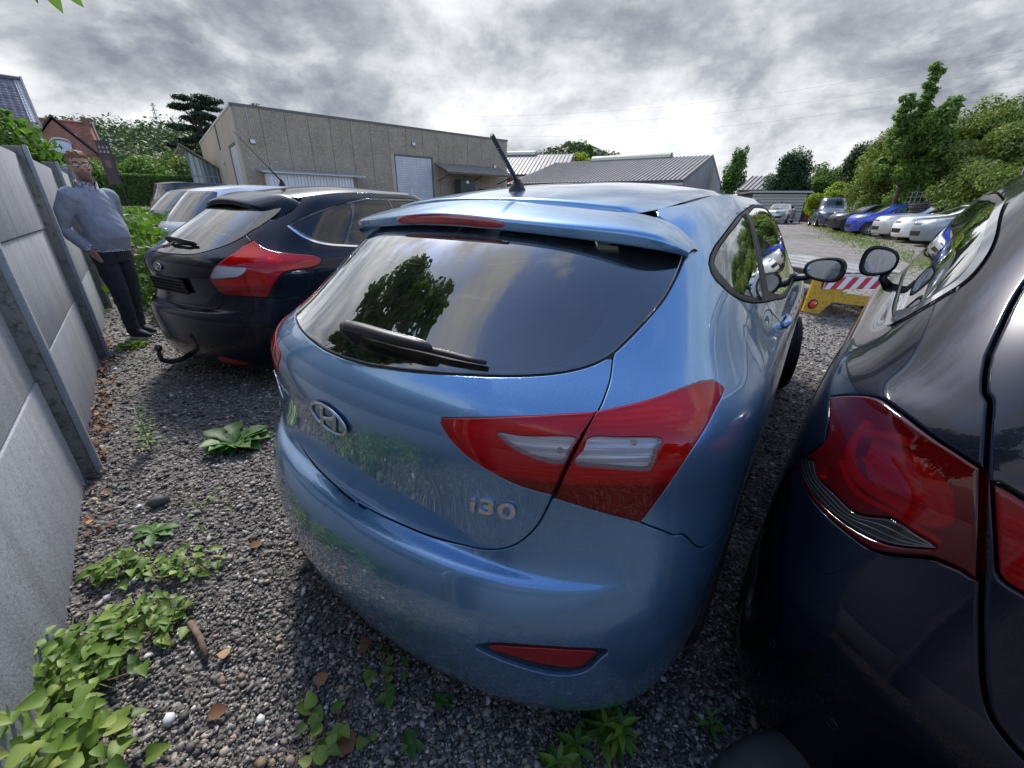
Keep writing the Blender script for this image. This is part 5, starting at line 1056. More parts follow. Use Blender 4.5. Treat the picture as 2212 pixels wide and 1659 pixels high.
def sash(root, M, w, h, arch_=False, mull=1, slats=8):
    e = part('window', root); e.matrix_local = M       # local x across, z up, -y outwards
    def top(x): return h + (math.sqrt(max(0, 1 - (2*x/w - 1)**2)) * w*.28 if arch_ else 0)
    n = 14; outl = [(0, 0), (w, 0)] + [(w*(1 - i/n), top(w*(1 - i/n))) for i in range(n+1)]
    MB().prism(outl, .02, .06, 'Y').build('pane', BLIND, e)
    for i in range(slats): MB().box(.03, w - .03, .0, .02, h*i/slats + .02, h*(i+1)/slats - .03).build('blind_slat', BLIND, e)
    b = MB(); b.box(0, .06, -.03, .03, 0, top(0)); b.box(w - .06, w, -.03, .03, 0, top(w)); b.box(0, w, -.03, .03, 0, .06)
    for i in range(1, mull): b.box(w*i/mull - .04, w*i/mull + .04, -.03, .03, 0, top(w*i/mull))
    for i in range(n): x0, x1 = w*i/n, w*(i+1)/n; b.add([(x0, -.03, top(x0) - .06), (x1, -.03, top(x1) - .06), (x1, -.03, top(x1)), (x0, -.03, top(x0))], [(0, 1, 2, 3)])
    b.build('frame', FRAME, e)
    c = MB()
    for i in range(n): x0, x1 = w*i/n, w*(i+1)/n; c.prism([(x0 - .0, top(x0) + .005), (x1, top(x1) + .005), (x1, top(x1) + .16), (x0, top(x0) + .16)], -.05, .05, 'Y')
    c.build('stone_arch', CREAM, e); MB().box(-.1, w + .1, -.08, .06, -.14, -.01).build('sill', CREAM, e)
def house_one():
    E = Vector((-28.1, 28.0)); 
    # local x along the eave (towards the right end), gable at x = L
    hd = R(44); r = frame('brick_house', 'old red brick house with dark glazed tile roof above the concrete fence', 'house', (E.x - 14*math.sin(hd), E.y - 14*math.cos(hd)), hd, .8)
    L, W, he, hr = 14., 8., 4.9, 7.6
    MB().box(0, L - .02, 0, .3, -1, he).build('wall', HB1, r); MB().prism([(0, -1), (W, -1), (W, he), (W/2, hr), (0, he)], L - .3, L, 'X').build('gable_wall', RENDER, r); MB().prism([(0, -1), (W, -1), (W, he), (W/2, hr), (0, he)], 0, .3, 'X').build('gable_wall', RENDER, r); MB().box(0, L, W - .3, W, -1, he).build('wall', HB1, r)
    sl = Vector((0, W/2, hr - he)).normalized(); ln = math.hypot(W/2, hr - he)
    roof_tiles(r, 'roof_tile', (-.1, -.25, he - .22), (1, 0, 0), sl, 47, 17, .30, (ln + .3)/17, TILE1, .035)
    b = Vector((0, -W/2, hr - he)).normalized(); MB().add([(-.1, W + .2, he - .2), (L + .1, W + .2, he - .2), (L + .1, W/2, hr + .05), (-.1, W/2, hr + .05)], [(0, 1, 2, 3)]).build('rear_roof', TILE1, r)
    MB().tube([(-.1, W/2, hr + .06), (L + .1, W/2, hr + .06)], .12, 8).build('ridge', TILE1, r)
    MB().prism([(-.35, he - .35), (W/2, hr + .0), (W + .35, he - .35), (W + .35, he - .15), (W/2, hr + .22), (-.35, he - .15)], L + .005, L + .09, 'X').build('verge_board', FRAME, r)
    MB().tube([(-.1, -.3, he - .25), (L + .1, -.3, he - .25)], .09, 8).build('gutter', GALV, r); MB().tube([(L - .2, -.32, he - .3), (L - .1, -.1, he - .8), (L - .1, -.08, 0)], .05, 8).build('downpipe', GALV, r)
def house_two():
    hd = R(46); E = Vector((-39.0, 44.)); r = frame('brick_house', 'orange brick house with red tile roof and arched gable window, behind the man', 'house', (E.x - 12*math.sin(hd), E.y - 12*math.cos(hd)), hd, .8)
    L, W, he, hr = 12., 8., 4.9, 7.7
    MB().box(0, L, 0, .3, -1, he).build('wall', HB2, r); MB().prism([(0, -1), (W, -1), (W, he), (W/2, hr), (0, he)], L - .3, L - .002, 'X').build('gable_wall', HB2, r); MB().box(0, L, W - .3, W, -1, he).build('wall', HB2, r); MB().prism([(0, -1), (W, -1), (W, he), (W/2, hr), (0, he)], .0, .3, 'X').build('gable_wall', HB2, r)
    sl = Vector((0, W/2, hr - he)).normalized(); ln = math.hypot(W/2, hr - he)
    roof_tiles(r, 'roof_tile', (-.1, -.3, he - .25), (1, 0, 0), sl, 49, 20, .25, (ln + .35)/20, TILE2, .008)
    MB().add([(-.1, W + .2, he - .2), (L + .1, W + .2, he - .2), (L + .1, W/2, hr + .05), (-.1, W/2, hr + .05)], [(0, 1, 2, 3)]).build('rear_roof', TILE2, r)
    MB().tube([(-.1, W/2, hr + .06), (L + .1, W/2, hr + .06)], .12, 8).build('ridge', TILE2, r); MB().box(L - .6, L - .1, W/2 - .4, W/2 + .4, hr - .5, hr + .45).build('chimney', HB1, r)
    # wall dormer with its own gable
    x0, x1 = L - 5.0, L - .4; xm = (x0 + x1)/2; MB().prism([(x0, 0), (x1, 0), (x1, he - .3), (xm, hr - .4), (x0, he - .3)], -.25, .1, 'Y').build('dormer_wall', HB2, r)
    for a, b in (((x0 - .3, he - .55), (xm, hr - .2)), ((xm, hr - .2), (x1 + .3, he - .55))):
        MB().add([(a[0], -.5, a[1]), (b[0], -.5, b[1]), (b[0], 3.2, b[1]), (a[0], 3.2, a[1]), (a[0], -.5, a[1] + .2), (b[0], -.5, b[1] + .2), (b[0], 3.2, b[1] + .2), (a[0], 3.2, a[1] + .2)], [(0, 1, 2, 3), (4, 7, 6, 5), (0, 4, 5, 1), (1, 5, 6, 2), (2, 6, 7, 3), (3, 7, 4, 0)]).build('dormer_roof', FRAME, r)
    sash(r, Matrix.Translation((xm - .7, -.29, 4.3)), 1.4, 1.1, True, 1, 8); sash(r, Matrix.Translation((xm - 1.35, -.29, 1.4)), 2.7, 1.8, True, 2, 10)
    for z in (1.0, 3.55): MB().box(0, L + .02, -.30, .0, z, z + .14).build('string_course', CREAM, r)
    MB().prism([(-.35, he - .35), (W/2, hr + .0), (W + .35, he - .35), (W + .35, he - .15), (W/2, hr + .22), (-.35, he - .15)], L + .005, L + .09, 'X').build('verge_board', FRAME, r)
house_one(); house_two()
# ------------------------------------------------------------------ vegetation
def leaf_mat(name, lo, mid, hi, tr=.35): return island_mat(name, [(0, lo), (.5, mid), (1, hi)], .55, 0, tr, .3)
LF_MID = leaf_mat('leaf_mid', (.065, .125, .026), (.11, .19, .04), (.17, .26, .065)); LF_DARK = leaf_mat('leaf_dark', (.018, .042, .017), (.032, .066, .024), (.055, .10, .036), .25)
LF_OLIVE = leaf_mat('leaf_olive', (.095, .135, .03), (.15, .20, .048), (.23, .275, .075)); LF_LIME = leaf_mat('leaf_lime', (.15, .22, .012), (.24, .31, .02), (.34, .40, .04)); LF_CEDAR = leaf_mat('needle_cedar', (.018, .036, .022), (.032, .058, .034), (.055, .085, .05), .15)
LF_PURP = leaf_mat('leaf_purple', (.016, .010, .012), (.028, .016, .018), (.045, .03, .028), .2); LF_FAR = leaf_mat('leaf_far', (.030, .058, .020), (.05, .088, .03), (.085, .13, .05), .25); LF_WEED = leaf_mat('leaf_weed', (.06, .12, .02), (.10, .19, .032), (.16, .27, .05), .4)
BARK = mat('bark', (.09, .07, .055), .9, col2=(.05, .04, .03), nscale=6, stretch=(4, 4, 1))
def leaf_quads(P, N, size, aspect=1.8, droop=.0):
    """pointed leaf-like quads at P facing roughly N"""
    n = len(P); N = N / np.maximum(np.linalg.norm(N, axis=1, keepdims=True), 1e-9); a = rng.normal(size=(n, 3)); t = np.cross(N, a); t /= np.linalg.norm(t, axis=1, keepdims=True); t[:, 2] -= droop; t /= np.linalg.norm(t, axis=1, keepdims=True); b = np.cross(N, t)
    s = (size * rng.uniform(.6, 1.35, n))[:, None] if np.isscalar(size) else (size * rng.uniform(.7, 1.3, n))[:, None]
    L = t*s*aspect/2; W = b*s/2; V = np.stack([P - L, P + W - L*.1 + N*s*.12, P + L, P - W - L*.1 + N*s*.12], 1).reshape(-1, 3); return V, np.arange(4*n).reshape(n, 4)
def lobe_points(lobes, n, shell=.35):
    """points spread through ellipsoid lobes (cx,cy,cz,rx,ry,rz), more near the outside, with gaps"""
    vol = np.array([l[3]*l[4]*l[5] for l in lobes])**.67; k = rng.choice(len(lobes), n, p=vol/vol.sum()); A = np.array(lobes)[k]; d = rng.normal(size=(n, 3)); d /= np.linalg.norm(d, axis=1, keepdims=True)
    r = shell + (1 - shell)*rng.random(n)**.6; r *= 1 + rng.normal(0, .10, n); P = A[:, :3] + d*A[:, 3:]*r[:, None]; return P, d
def crown_lobes(c, R3, n, sub=.42, seed=0, cone=False):
    rg = np.random.default_rng(seed); out = []
    for i in range(n):
        d = rg.normal(size=3); d /= np.linalg.norm(d); rr = rg.uniform(.35, .85); p = np.array(c) + d*np.array(R3)*rr
        t = (p[2] - c[2])/R3[2]; k = (1 - .75*max(0, t*.5 + .5)) if cone else 1.
        if cone: p[0] = c[0] + (p[0] - c[0])*k; p[1] = c[1] + (p[1] - c[1])*k
        s = sub*rg.uniform(.6, 1.2)*(max(k, .35) if cone else 1); out.append((*p, R3[0]*s, R3[1]*s, R3[2]*s*(.9 if not cone else .6)))
    return out
def tree(name, label, loc, lobes, n, leaf, m, trunk_h, trunk_r, cat_='tree', group=None, droop=.0, limbs=5, aspect=1.8, seed=1, stem=True):
    r = thing(name, label, cat_, loc, 0, group); P, d = lobe_points(lobes, n); N = d*.7 + rng.normal(size=(n, 3))*.6 + np.array([0, 0, .5]); V, F = leaf_quads(P, N, leaf, aspect, droop); link('crown', np_mesh('crown', V, F), m, r)
    if stem:
        rg = random.Random(seed); b = MB(); top = Vector((0, 0, trunk_h)); b.tube([(0, 0, -.2), (rg.uniform(-.1, .1), rg.uniform(-.1, .1), trunk_h*.5), top], [trunk_r, trunk_r*.75, trunk_r*.5], 8)
        for l in rg.sample(list(lobes), min(limbs, len(lobes))):
            e = Vector(l[:3]); s = Vector((0, 0, trunk_h*rg.uniform(.5, 1.))); b.tube([s, s.lerp(e, .5) + Vector((0, 0, .15*abs(e.z - s.z))), e], [trunk_r*.4, trunk_r*.25, trunk_r*.08], 6)
        b.build('trunk', BARK, r, True)
    return r
def zg(x, y): return float(g(x, y))
# trees and shrubs along the right-hand edge of the yard
def right_trees():
    G = 'trees and shrubs along the right edge of the yard'
    def T(nm, lab, x, y, c, R3, nl, n, leaf, m, th, tr, **k): return tree(nm, lab, (x, y, zg(x, y)), crown_lobes((0, 0, c), R3, int(nl*2.4), .31, seed=int(x*7 + y)), int(n*1.45), leaf*.80, m, th, tr, group=G, **k)
    t = tree('ash_tree', 'tall ash tree with feathery top shoot on the right', (18.8, 22., zg(18.8, 22)), crown_lobes((0, 0, 3.8), (1.7, 1.7, 2.1), 46, .22, 3) + [(-.3 + .12*math.sin(i*2.1), 0, 5.2 + .22*i, .30 - .015*i, .30, .16) for i in range(9)] + [(-1.1 + .15*math.sin(i*2), 0, 4.6 + .24*i, .30, .30, .16) for i in range(6)] + [(.7, -.3, 4.9 + .25*i, .32, .32, .18) for i in range(4)], 20000, .085, LF_MID, 3.5, .12, group=G, aspect=2.4)
    T('broadleaf_tree', 'wide olive-green tree at the right edge above the bushes', 22.4, 22.5, 3.9, (2.6, 2.4, 2.1), 26, 24000, .10, LF_OLIVE, 3, .15, droop=.3)
    T('broadleaf_tree', 'second broad tree further right above the black car roof', 24.5, 19.0, 3.6, (2.4, 2.4, 2.0), 24, 18000, .10, LF_OLIVE, 3, .15, droop=.3)
    T('broadleaf_tree', 'broad light-green tree filling the gap behind the ash tree', 22.5, 26.5, 3.4, (2.6, 2.4, 2.3), 26, 18000, .10, LF_OLIVE, 2.5, .14, droop=.3); T('broadleaf_tree', 'rounded olive tree between the ash tree and the right edge', 20.8, 19.8, 3.1, (2.1, 2.0, 1.9), 24, 18000, .10, LF_OLIVE, 2.5, .12, droop=.3)
    T('shrub', 'large arching shrub behind the silver parked cars', 19.6, 18.6, 1.8, (2.0, 2.0, 1.6), 22, 20000, .085, LF_OLIVE, 1.2, .06, cat_='shrub', droop=.5)
    T('shrub', 'dense mid-green shrub behind the bright blue hatchback', 20.4, 22.2, 1.7, (2.0, 2.0, 1.7), 22, 20000, .085, LF_MID, 1.2, .06, cat_='shrub')
    T('shrub', 'spreading olive shrub beside the stacked tyres', 20.2, 15.4, 1.8, (2.2, 2.2, 1.8), 24, 20000, .085, LF_OLIVE, 1.2, .06, cat_='shrub', droop=.5)
    T('shrub', 'leafy shrub nearest the right edge, over the black car roof', 19.8, 12.2, 1.9, (2.2, 2.2, 1.9), 24, 20000, .085, LF_MID, 1.2, .06, cat_='shrub', droop=.4)
    T('shrub', 'tall shrub between the ash tree and the yellow-green bush', 22.0, 27.0, 2.0, (2.2, 2.0, 2.0), 22, 18000, .09, LF_OLIVE, 1.4, .07, cat_='shrub', droop=.4)
    T('maple_bush', 'bright yellow-green bush beside the white panel', 22.3, 31.5, 1.5, (1.6, 1.4, 1.35), 16, 12000, .10, LF_LIME, .8, .05, cat_='bush')
    T('pine_tree', 'dark pine with two points, left of the ash tree', 28.2, 37.0, 3.4, (1.7, 1.7, 3.2), 30, 16000, .10, LF_DARK, 3.0, .14, aspect=3.5)
    T('pine_tree', 'second dark pine point beside the first', 30.4, 37.0, 3.4, (1.6, 1.6, 3.3), 30, 16000, .10, LF_DARK, 3.0, .14, aspect=3.5)
    T('broadleaf_tree', 'light green tree behind the yellow-green bush', 30.2, 44., 2.8, (2.9, 2.4, 2.3), 24, 9000, .18, LF_MID, 2, .12)
    T('broadleaf_tree', 'rounded green tree right of the dark conifer', 33., 47., 2.6, (2.6, 2.4, 2.4), 22, 7000, .18, LF_MID, 2, .12)
    T('conifer', 'broad dark conifer standing right of the grey warehouse', 25.2, 42., 3.0, (2.0, 2.0, 3.5), 44, 30000, .11, LF_DARK, 2.5, .15, aspect=2.6)
    T('poplar_tree', 'thin pale tree peeking over the grey gable', 24.0, 50., 4.4, (1.3, 1.3, 3.4), 20, 3500, .18, LF_MID, 4, .1)
right_trees()
def far_house():
    r = thing('distant_house', 'distant brick house gable between the conifer and the green tree', 'house', (46.5, 68., .8), R(20)); MB().prism([(-3, -1), (3, -1), (3, 3.2), (0, 5.6), (-3, 3.2)], 0, 8, 'Y').build('wall', mat('far_brick', (.28, .17, .13), .9), r); MB().add([(-3.3, -.2, 3.1), (0, -.2, 5.75), (0, 8.2, 5.75), (-3.3, 8.2, 3.1), (3.3, -.2, 3.1), (3.3, 8.2, 3.1)], [(0, 1, 2, 3), (1, 4, 5, 2)]).build('roof', mat('far_roof', (.16, .14, .14), .8), r); MB().box(-.4, .4, 1, 1.7, 5.2, 6.6).build('chimney', mat('far_brick', (0, 0, 0)), r)
far_house()
def left_trees():
    # cedars behind the warehouse: flat tiers
    def cedar(label, x, y, h, w, seed, gr='cedars behind the beige warehouse'):
        rg = np.random.default_rng(seed); lobes = []
        for k in range(int(h/1.05)):
            z = 2.5 + k*1.0; rr = w*(1 - .55*k/(h/1.05))*rg.uniform(.7, 1.15)
            for q in range(6):
                a = rg.uniform(0, 6.28); e = rg.uniform(.35, 1.); lobes.append((rr*e*math.cos(a), rr*e*math.sin(a), z + rg.uniform(-.3, .3), 1.0, 1.0, .22))
        return tree('cedar_tree', label, (x, y, 1.), lobes, 20000, .15, LF_CEDAR, h, .3, group=gr, aspect=3., limbs=14, seed=seed)
    cedar('dark flat-tiered cedar rising above the left end of the beige warehouse', -36.5, 55., 11., 4.6, 5)
    tree('copper_beech', 'dark purple tree crown showing above the warehouse roof', (-29.5, 56., 1), crown_lobes((0, 0, 8.7), (2.1, 2.1, 2.4), 16, seed=4), 8000, .14, LF_PURP, 8, .25)
    for lab, x, y, h, m, s in (('pale lime-green tree behind the far panel fence', -37., 41., 4.2, LF_WEED, 1), ('bright rounded bush left of the banner pole', -36.5, 45., 4.6, LF_WEED, 2), ('yellow-green weeping shrub in front of the cedars', -32., 45., 4.6, LF_OLIVE, 3), ('mid-green tree between the banner and the annex', -36., 50., 5.4, LF_MID, 4), ('olive shrub at the foot of the wooded hill', -39., 52., 5.6, LF_OLIVE, 5)):
        tree('garden_tree', lab, (x, y, 1.1), crown_lobes((0, 0, h*.55), (h*.6, h*.6, h*.45), 22, seed=s*3), 9000, .15, m, h*.4, .08, group='garden trees beyond the hedge')
    tree('garden_tree', 'feathery yellow-green tree above the fence by the old brick house', (-12.6, 11.4, 0.2), crown_lobes((0, 0, 2.4), (1.5, 1.5, 1.1), 18, seed=9), 6000, .12, LF_WEED, 2., .06, droop=.5)
left_trees()
def hedge():
    r = thing('clipped_hedge', 'clipped green hedge at the end of the yard behind the parked cars', 'hedge', (0, 0, 0)); A, B = np.array([-33., 36.5]), np.array([-25.3, 39.5]); n = 9000; t = rng.random(n); d = (B - A)/np.linalg.norm(B - A); nn = np.array([d[1], -d[0]]); s = rng.choice([0, 1, 2], n, p=[.6, .25, .15]); off = np.where(s == 0, .45, rng.uniform(-.45, .45, n)) + rng.normal(0, .03, n); z = np.where(s == 1, 2.45, rng.uniform(0, 2.45, n)) + rng.normal(0, .03, n)
    P = np.c_[A + (B - A)*t[:, None] + nn*off[:, None], z + 1.1]; V, F = leaf_quads(P, np.c_[np.tile(nn, (n, 1))*.6, np.full(n, .5)] + rng.normal(size=(n, 3))*.5, .11); link('foliage', np_mesh('foliage', V, F), LF_MID, r)
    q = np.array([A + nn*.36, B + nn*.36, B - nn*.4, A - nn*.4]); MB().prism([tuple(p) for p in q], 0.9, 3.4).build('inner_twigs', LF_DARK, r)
hedge()
def wooded_hill():
    # terrain and a wood that reads as one mass
    n = 60; xs = np.linspace(-330, 60, n); ys = np.linspace(75, 380, 40); X, Y = np.meshgrid(xs, ys); Z = hillz(X, Y); j, i = np.meshgrid(np.arange(39), np.arange(n-1), indexing='ij'); a = (j*n + i).ravel()
    tag(link('hill', np_mesh('hill', np.stack([X, Y, Z], -1).reshape(-1, 3), np.stack([a, a+1, a+n+1, a+n], 1), True), mat('hill_ground', (.04, .06, .02), .9)), kind='structure')
    xs = np.linspace(-140, 260, n); ys = np.linspace(200, 420, 40); X, Y = np.meshgrid(xs, ys); Z = hillz2(X, Y); tag(link('hill', np_mesh('hill', np.stack([X, Y, Z], -1).reshape(-1, 3), np.stack([a, a+1, a+n+1, a+n], 1), True), mat('hill_ground', (0, 0, 0))), kind='structure')
    Ps, Ns, Sz = [], [], []
    def crowns(cx, cy, cz, r, k, size):
        d = rng.normal(size=(k, 3)); d[:, 2] = np.abs(d[:, 2])*.9 - .25; d /= np.linalg.norm(d, axis=1, keepdims=True); Ps.append(np.array([cx, cy, cz]) + d*np.array([r, r, r*1.15])*(.75 + .3*rng.random((k, 1)))); Ns.append(d + rng.normal(size=(k, 3))*.5 + [0, 0, .3]); Sz.append(np.full(k, size))
    for k in range(420):
        x = rng.uniform(-150, -45); y = rng.uniform(80, 190); 
        if not (-1.3 < x/y < -.55): continue
        r = rng.uniform(2.6, 4.8); crowns(x, y, float(hillz(x, y)) + r*.8, r, 260, .5)
    for k in range(260):
        x = rng.uniform(0, 75); y = rng.uniform(230, 300); r = rng.uniform(4, 6.5); crowns(x, y, float(hillz2(x, y)) + r*.6, r, 90, 1.3)
    P, N, s = np.vstack(Ps), np.vstack(Ns), np.concatenate(Sz); V, F = leaf_quads(P, N, s); tag(link('hillside_wood', np_mesh('hillside_wood', V, F), LF_FAR), 'far-off green wood covering the hills behind the warehouses', 'wood', kind='stuff')
    tree('spruce_tree', 'pointed tree standing out on the wooded skyline above the grey roof', (24., 150., 2.), crown_lobes((0, 0, 11.), (3.8, 3.8, 9.), 40, .3, 12, True), 5000, .5, LF_MID, 12, .3, aspect=3)
    tree('maple_bush', 'yellow treetop beside the skylight of the grey warehouse', (10.8, 78., 1.), crown_lobes((0, 0, 7.4), (2.2, 2.2, 1.6), 12, seed=6), 2500, .3, LF_LIME, 6, .15)
def hillz(x, y): return 12.5*np.clip((np.asarray(y) - 80)/45, 0, 1)**1.2 * np.clip((-np.asarray(x) - 30)/45, 0, 1) + 2.
def hillz2(x, y): return 27*np.clip((np.asarray(y) - 210)/50, 0, 1) * np.clip(1 - np.abs(np.asarray(x) - 33)/75, 0, 1) + 1.
wooded_hill()
def pylon():
    r = thing('power_pylon', 'faint lattice power pylon on the wooded hill', 'pylon', (-225.3, 300, 38.)); b = MB(); H = 21.; 
    for sx in (-1, 1):
        for sy in (-1, 1): b.tube([(sx*2.0, sy*2.0, 0), (sx*.3, sy*.3, H)], .14, 4)
    for i in range(9):
        z0, z1 = H*i/9, H*(i+1)/9; w0, w1 = 2 - 1.7*i/9, 2 - 1.7*(i+1)/9
        for s in (-1, 1): b.tube([(-w0*s, -w0, z0), (w1*s, -w1, z1)], .09, 4); b.tube([(-w0, -w0*s, z0), (-w1, w1*s, z1)], .09, 4)
    b.build('lattice_mast', GALV, r); a = MB()
    for z, w in ((H*.62, 3.2), (H*.8, 2.6), (H*.93, 1.8)): a.tube([(-w, 0, z), (0, 0, z + .5), (w, 0, z)], .14, 4)
    a.build('cross_arm', GALV, r)
pylon()
def banner():
    x, y = -17.4, 20.; r = thing('banner_flag', 'dark upright banner with faint print on a leaning pole by the fence', 'banner', (x, y, zg(x, y)), R(38)); MB().tube([(0, 0, 0), (0, 0, 3.3)], .02, 8).build('pole', BLK, r)
    m = mat('banner_cloth', (.05, .042, .048), .8, col2=(.075, .05, .05), nscale=3); MB().box(-.42, -.02, -.006, .006, 1.55, 3.2).build('cloth', m, r); MB().box(-.45, .02, -.01, .01, 3.2, 3.23).build('top_rod', BLK, r)
    pm = mat('banner_print', (.40, .30, .24), .8)
    for i, z in enumerate((2.95, 2.78)):
        for k in range(3): MB().prism([(-.38 + k*.12, z), (-.33 + k*.12, z + .11), (-.29 + k*.12, z)], -.0075, -.0065, 'Y').build('print_mark', pm, r)
    MB().box(-.30, -.12, -.0075, -.0065, 2.2, 2.5).build('print_mark', mat('banner_print2', (.16, .10, .09), .8), r)
banner()
blue_car(); black_hatch(); right_car()
# ------------------------------------------------------------------ cars parked further off
def far_car(label, x, y, yaw, paint, L=4.1, W=1.75, H=1.47, hood=1., tail=1., group=None, name='parked_car', z=None, glass=None, wheel=None, seats_=True, boxy=0., detail=.09, spokes=5, lamp_hi=11.2):
    """a complete car on the shared body net: u runs round from the rear centre, v from sill to roof"""
    ky, kx = L/4.36, W/1.81; rows = []
    for i, (zr, y0, bow, xw, zs, yF, xc) in enumerate(FROWS):
        k = (zs - 1.0)/.505 if zs > 1.0 else 0; kz = 1 if zs <= 1.0 else (1.0 + (H - 1.05)*k)/zs
        k2 = 1 if zr <= 1.0 else (1.0 + (zr - 1.0)/.43*(H - 1.12))/zr
        up = max(0, min(1, (zs - 1.0)/.5)); y0_ = y0*(1 - boxy*up*.75); xw_ = xw + boxy*up*.07
        yF_ = yF if zs < 1 else yF + (hood - 1)*1.1*(1 - up*.2) + boxy*up*.35
        rows.append((zr*k2, y0_*ky*tail, bow*(1 - .4*boxy*up), xw_*kx, zs*kz, yF_*ky, xc*kx))
    S = Surf(ledge(body_net(rows))); zc = zg(x, y) if z is None else z
    r = thing(name, label, 'car', (x, y, zc), -R(yaw), group); q = dict(du=detail*3, dv=.55, step=.05)
    arcs = [((.86*ky, .315, .345), (4.4, 8.6)), ((3.50*ky, .315, .345), (11, 15.5))]; holes = []; gl = glass or GLASS
    dlo = cat(vline(16.0, 4.8, 12.7, 12), [(13.2, 15.4), (13.6, 13.9), (13.6, 12.9)], vline(12.75, 13.3, 6.0, 10), [(4.9, 13.2), (4.2, 14.2), (4.2, 15.2)])
    wsc = cat(vline(12.95, 14.9, 16.95, 8), vline(16.55, 16.95, 14.9, 8)); rwh = cat(vline(12.4, 0, 1.8, 6), [(2.3, 13.3), (2.35, 14.8), (2.2, 16.2)], vline(16.4, 1.8, 0, 6)); rw = cat(rwh, mir(rwh[1:-1])[::-1])
    for a, rg in arcs:
        h = cat(arch(S, *a, 178, 2, 20)); h = cat(h, [(h[-1, 0], .35), (h[0, 0], .35)]); holes += [h, mir(h)]
    hl = crom([(14.35, 10.6), (15.2, 10.5), (15.85, 10.0), (15.9, 9.2), (15.2, 9.0), (14.6, 9.7)], 3, True); tl = crom([(2.1, 11.4), (3.2, 11.6), (4.3, 11.2), (4.2, 9.9), (3.2, 9.2), (2.1, 9.6)], 3, True)
    gr = crom([(16.25, 8.7), (16.95, 8.7), (16.95, 7.8), (16.3, 7.8)], 1, True); ik = cat(vline(3.9, 15.9, 16.95, 5), vline(2.5, 16.95, 16.0, 5))
    lamps = [hl, mir(hl), tl, mir(tl)]
    body = cat(vline(.2, -17, 17, 60), [(17, 17)], vline(17, 17, -17, 60), [(-17, .2)])
    panel(S, [body, dlo, mir(dlo), wsc, mir(wsc), rw] + holes + lamps, 'body', paint, r, gap=0, bev=0, rim=0, **q)
    for f, nm in ((wsc, 'windscreen'), (mir(wsc), 'windscreen'), (rw, 'rear_window')): panel(S, [f], nm, gl, r, gap=0, bev=0, rim=0, d=-.002, **q)
    for sg in (1, -1):
        f = (lambda a: np.asarray(a, float)) if sg > 0 else mir
        g1 = cat(vline(15.75, 4.9, 7.6, 5), vline(13.05, 7.75, 6.1, 5), [(5.0, 13.5), (4.5, 14.4)]); g2 = cat(vline(15.75, 7.9, 12.6, 6), [(13.2, 14.2), (13.3, 13.1)], vline(13.05, 13, 8.0, 6))
        panel(S, [f(dlo), f(g1), f(g2)], 'window_frame', BLKG, r, gap=0, bev=0, rim=0, **q)
        for a in (g1, g2): panel(S, [f(a)], 'side_window', gl, r, gap=0, bev=0, rim=0, d=-.003, **q)
        panel(S, [f(hl)], 'headlight', HLENS, r, gap=0, bev=0, rim=.02, d=.004, **q); panel(S, [f(tl)], 'tail_lamp', TLENS, r, gap=0, bev=0, rim=.02, d=.004, **q)
        panel(S, [f(gr)], 'grille', BLK, r, gap=0, bev=0, rim=0, d=.004, **q); panel(S, [f(ik)], 'air_intake', BLK, r, gap=0, bev=0, rim=0, d=.004, **q)
        strip(S, f(side_uv(S, [(1.75*ky, .98), (1.72*ky, .6), (1.75*ky, .3)])), .012, 'door_seam', GAPM, r, d=.002, step=.08); strip(S, f(side_uv(S, [(2.75*ky, .98), (2.78*ky, .6), (2.7*ky, .3)])), .012, 'door_seam', GAPM, r, d=.002, step=.08)
        strip(S, f(cat(vline(12.2, 15.0, 16.9, 6))), .012, 'bonnet_seam', GAPM, r, d=.002, step=.08)
        for yy in (.86*ky, 3.50*ky): wheel_parts(r, sg*(W/2 - .115), yy, .31, .20, 0, side=sg, seg=24, spokes=spokes, rimm=wheel)
        c = (sg*(W/2 + .05), 2.55*ky + (hood - 1)*.5, 1.0); m = MB(); m.box(c[0] - .09, c[0] + .09, c[1], c[1] + .12, c[2] - .06, c[2] + .07, .035); m.tube([(sg*(W/2 - .1), c[1] + .08, c[2] - .03), c], .03, 6); m.build('wing_mirror', paint, r, True)
    holes2 = [dlo, mir(dlo), wsc, mir(wsc), rw]; shell(S, 'inner_structure', GAPM, r, holes2 + holes, nu=90, nv=30, d=-.02)
    us = np.linspace(0, 17, 24); E = S(np.stack([us, us*0 + 17], -1)); V = list(E) + list(E[::-1]*[-1, 1, 1]); n = len(V); V.append(E.mean(0)*[0, 1, 1] + [0, 0, .035])
    n2 = len(us); F = []; k = 8; RV = []
    for i in range(n2):
        for t in range(k + 1): s = -1 + 2*t/k; RV.append((s*E[i, 0], E[i, 1], E[i, 2] - .002 + .03*(1 - s*s)*min(1, E[i, 0]/.4)))
    F = [(i*(k+1)+t, i*(k+1)+t+1, (i+1)*(k+1)+t+1, (i+1)*(k+1)+t) for i in range(n2-1) for t in range(k)]; link('roof', mesh('roof', RV, F, True), paint, r)
    if seats_:
        for xx in (-.36, .36): MB().box(xx - .22, xx + .22, 1.9*ky, 2.05*ky, .4, 1.15, .05).build('seat', SEATM, r, True)
        MB().box(-.55, .55, 1.0*ky, 1.15*ky, .4, 1.05, .05).build('rear_bench', SEATM, r, True)
    return r, S
HLENS = mat('headlight_lens', (.62, .64, .66), .12, .35, 1., col2=(.25, .26, .27), nscale=14); TLENS = mat('tail_lens', (.42, .012, .018), .15, 0., 1.); TLENSB = mat('tail_lens_bright', (.75, .03, .02), .15, 0., 1.)
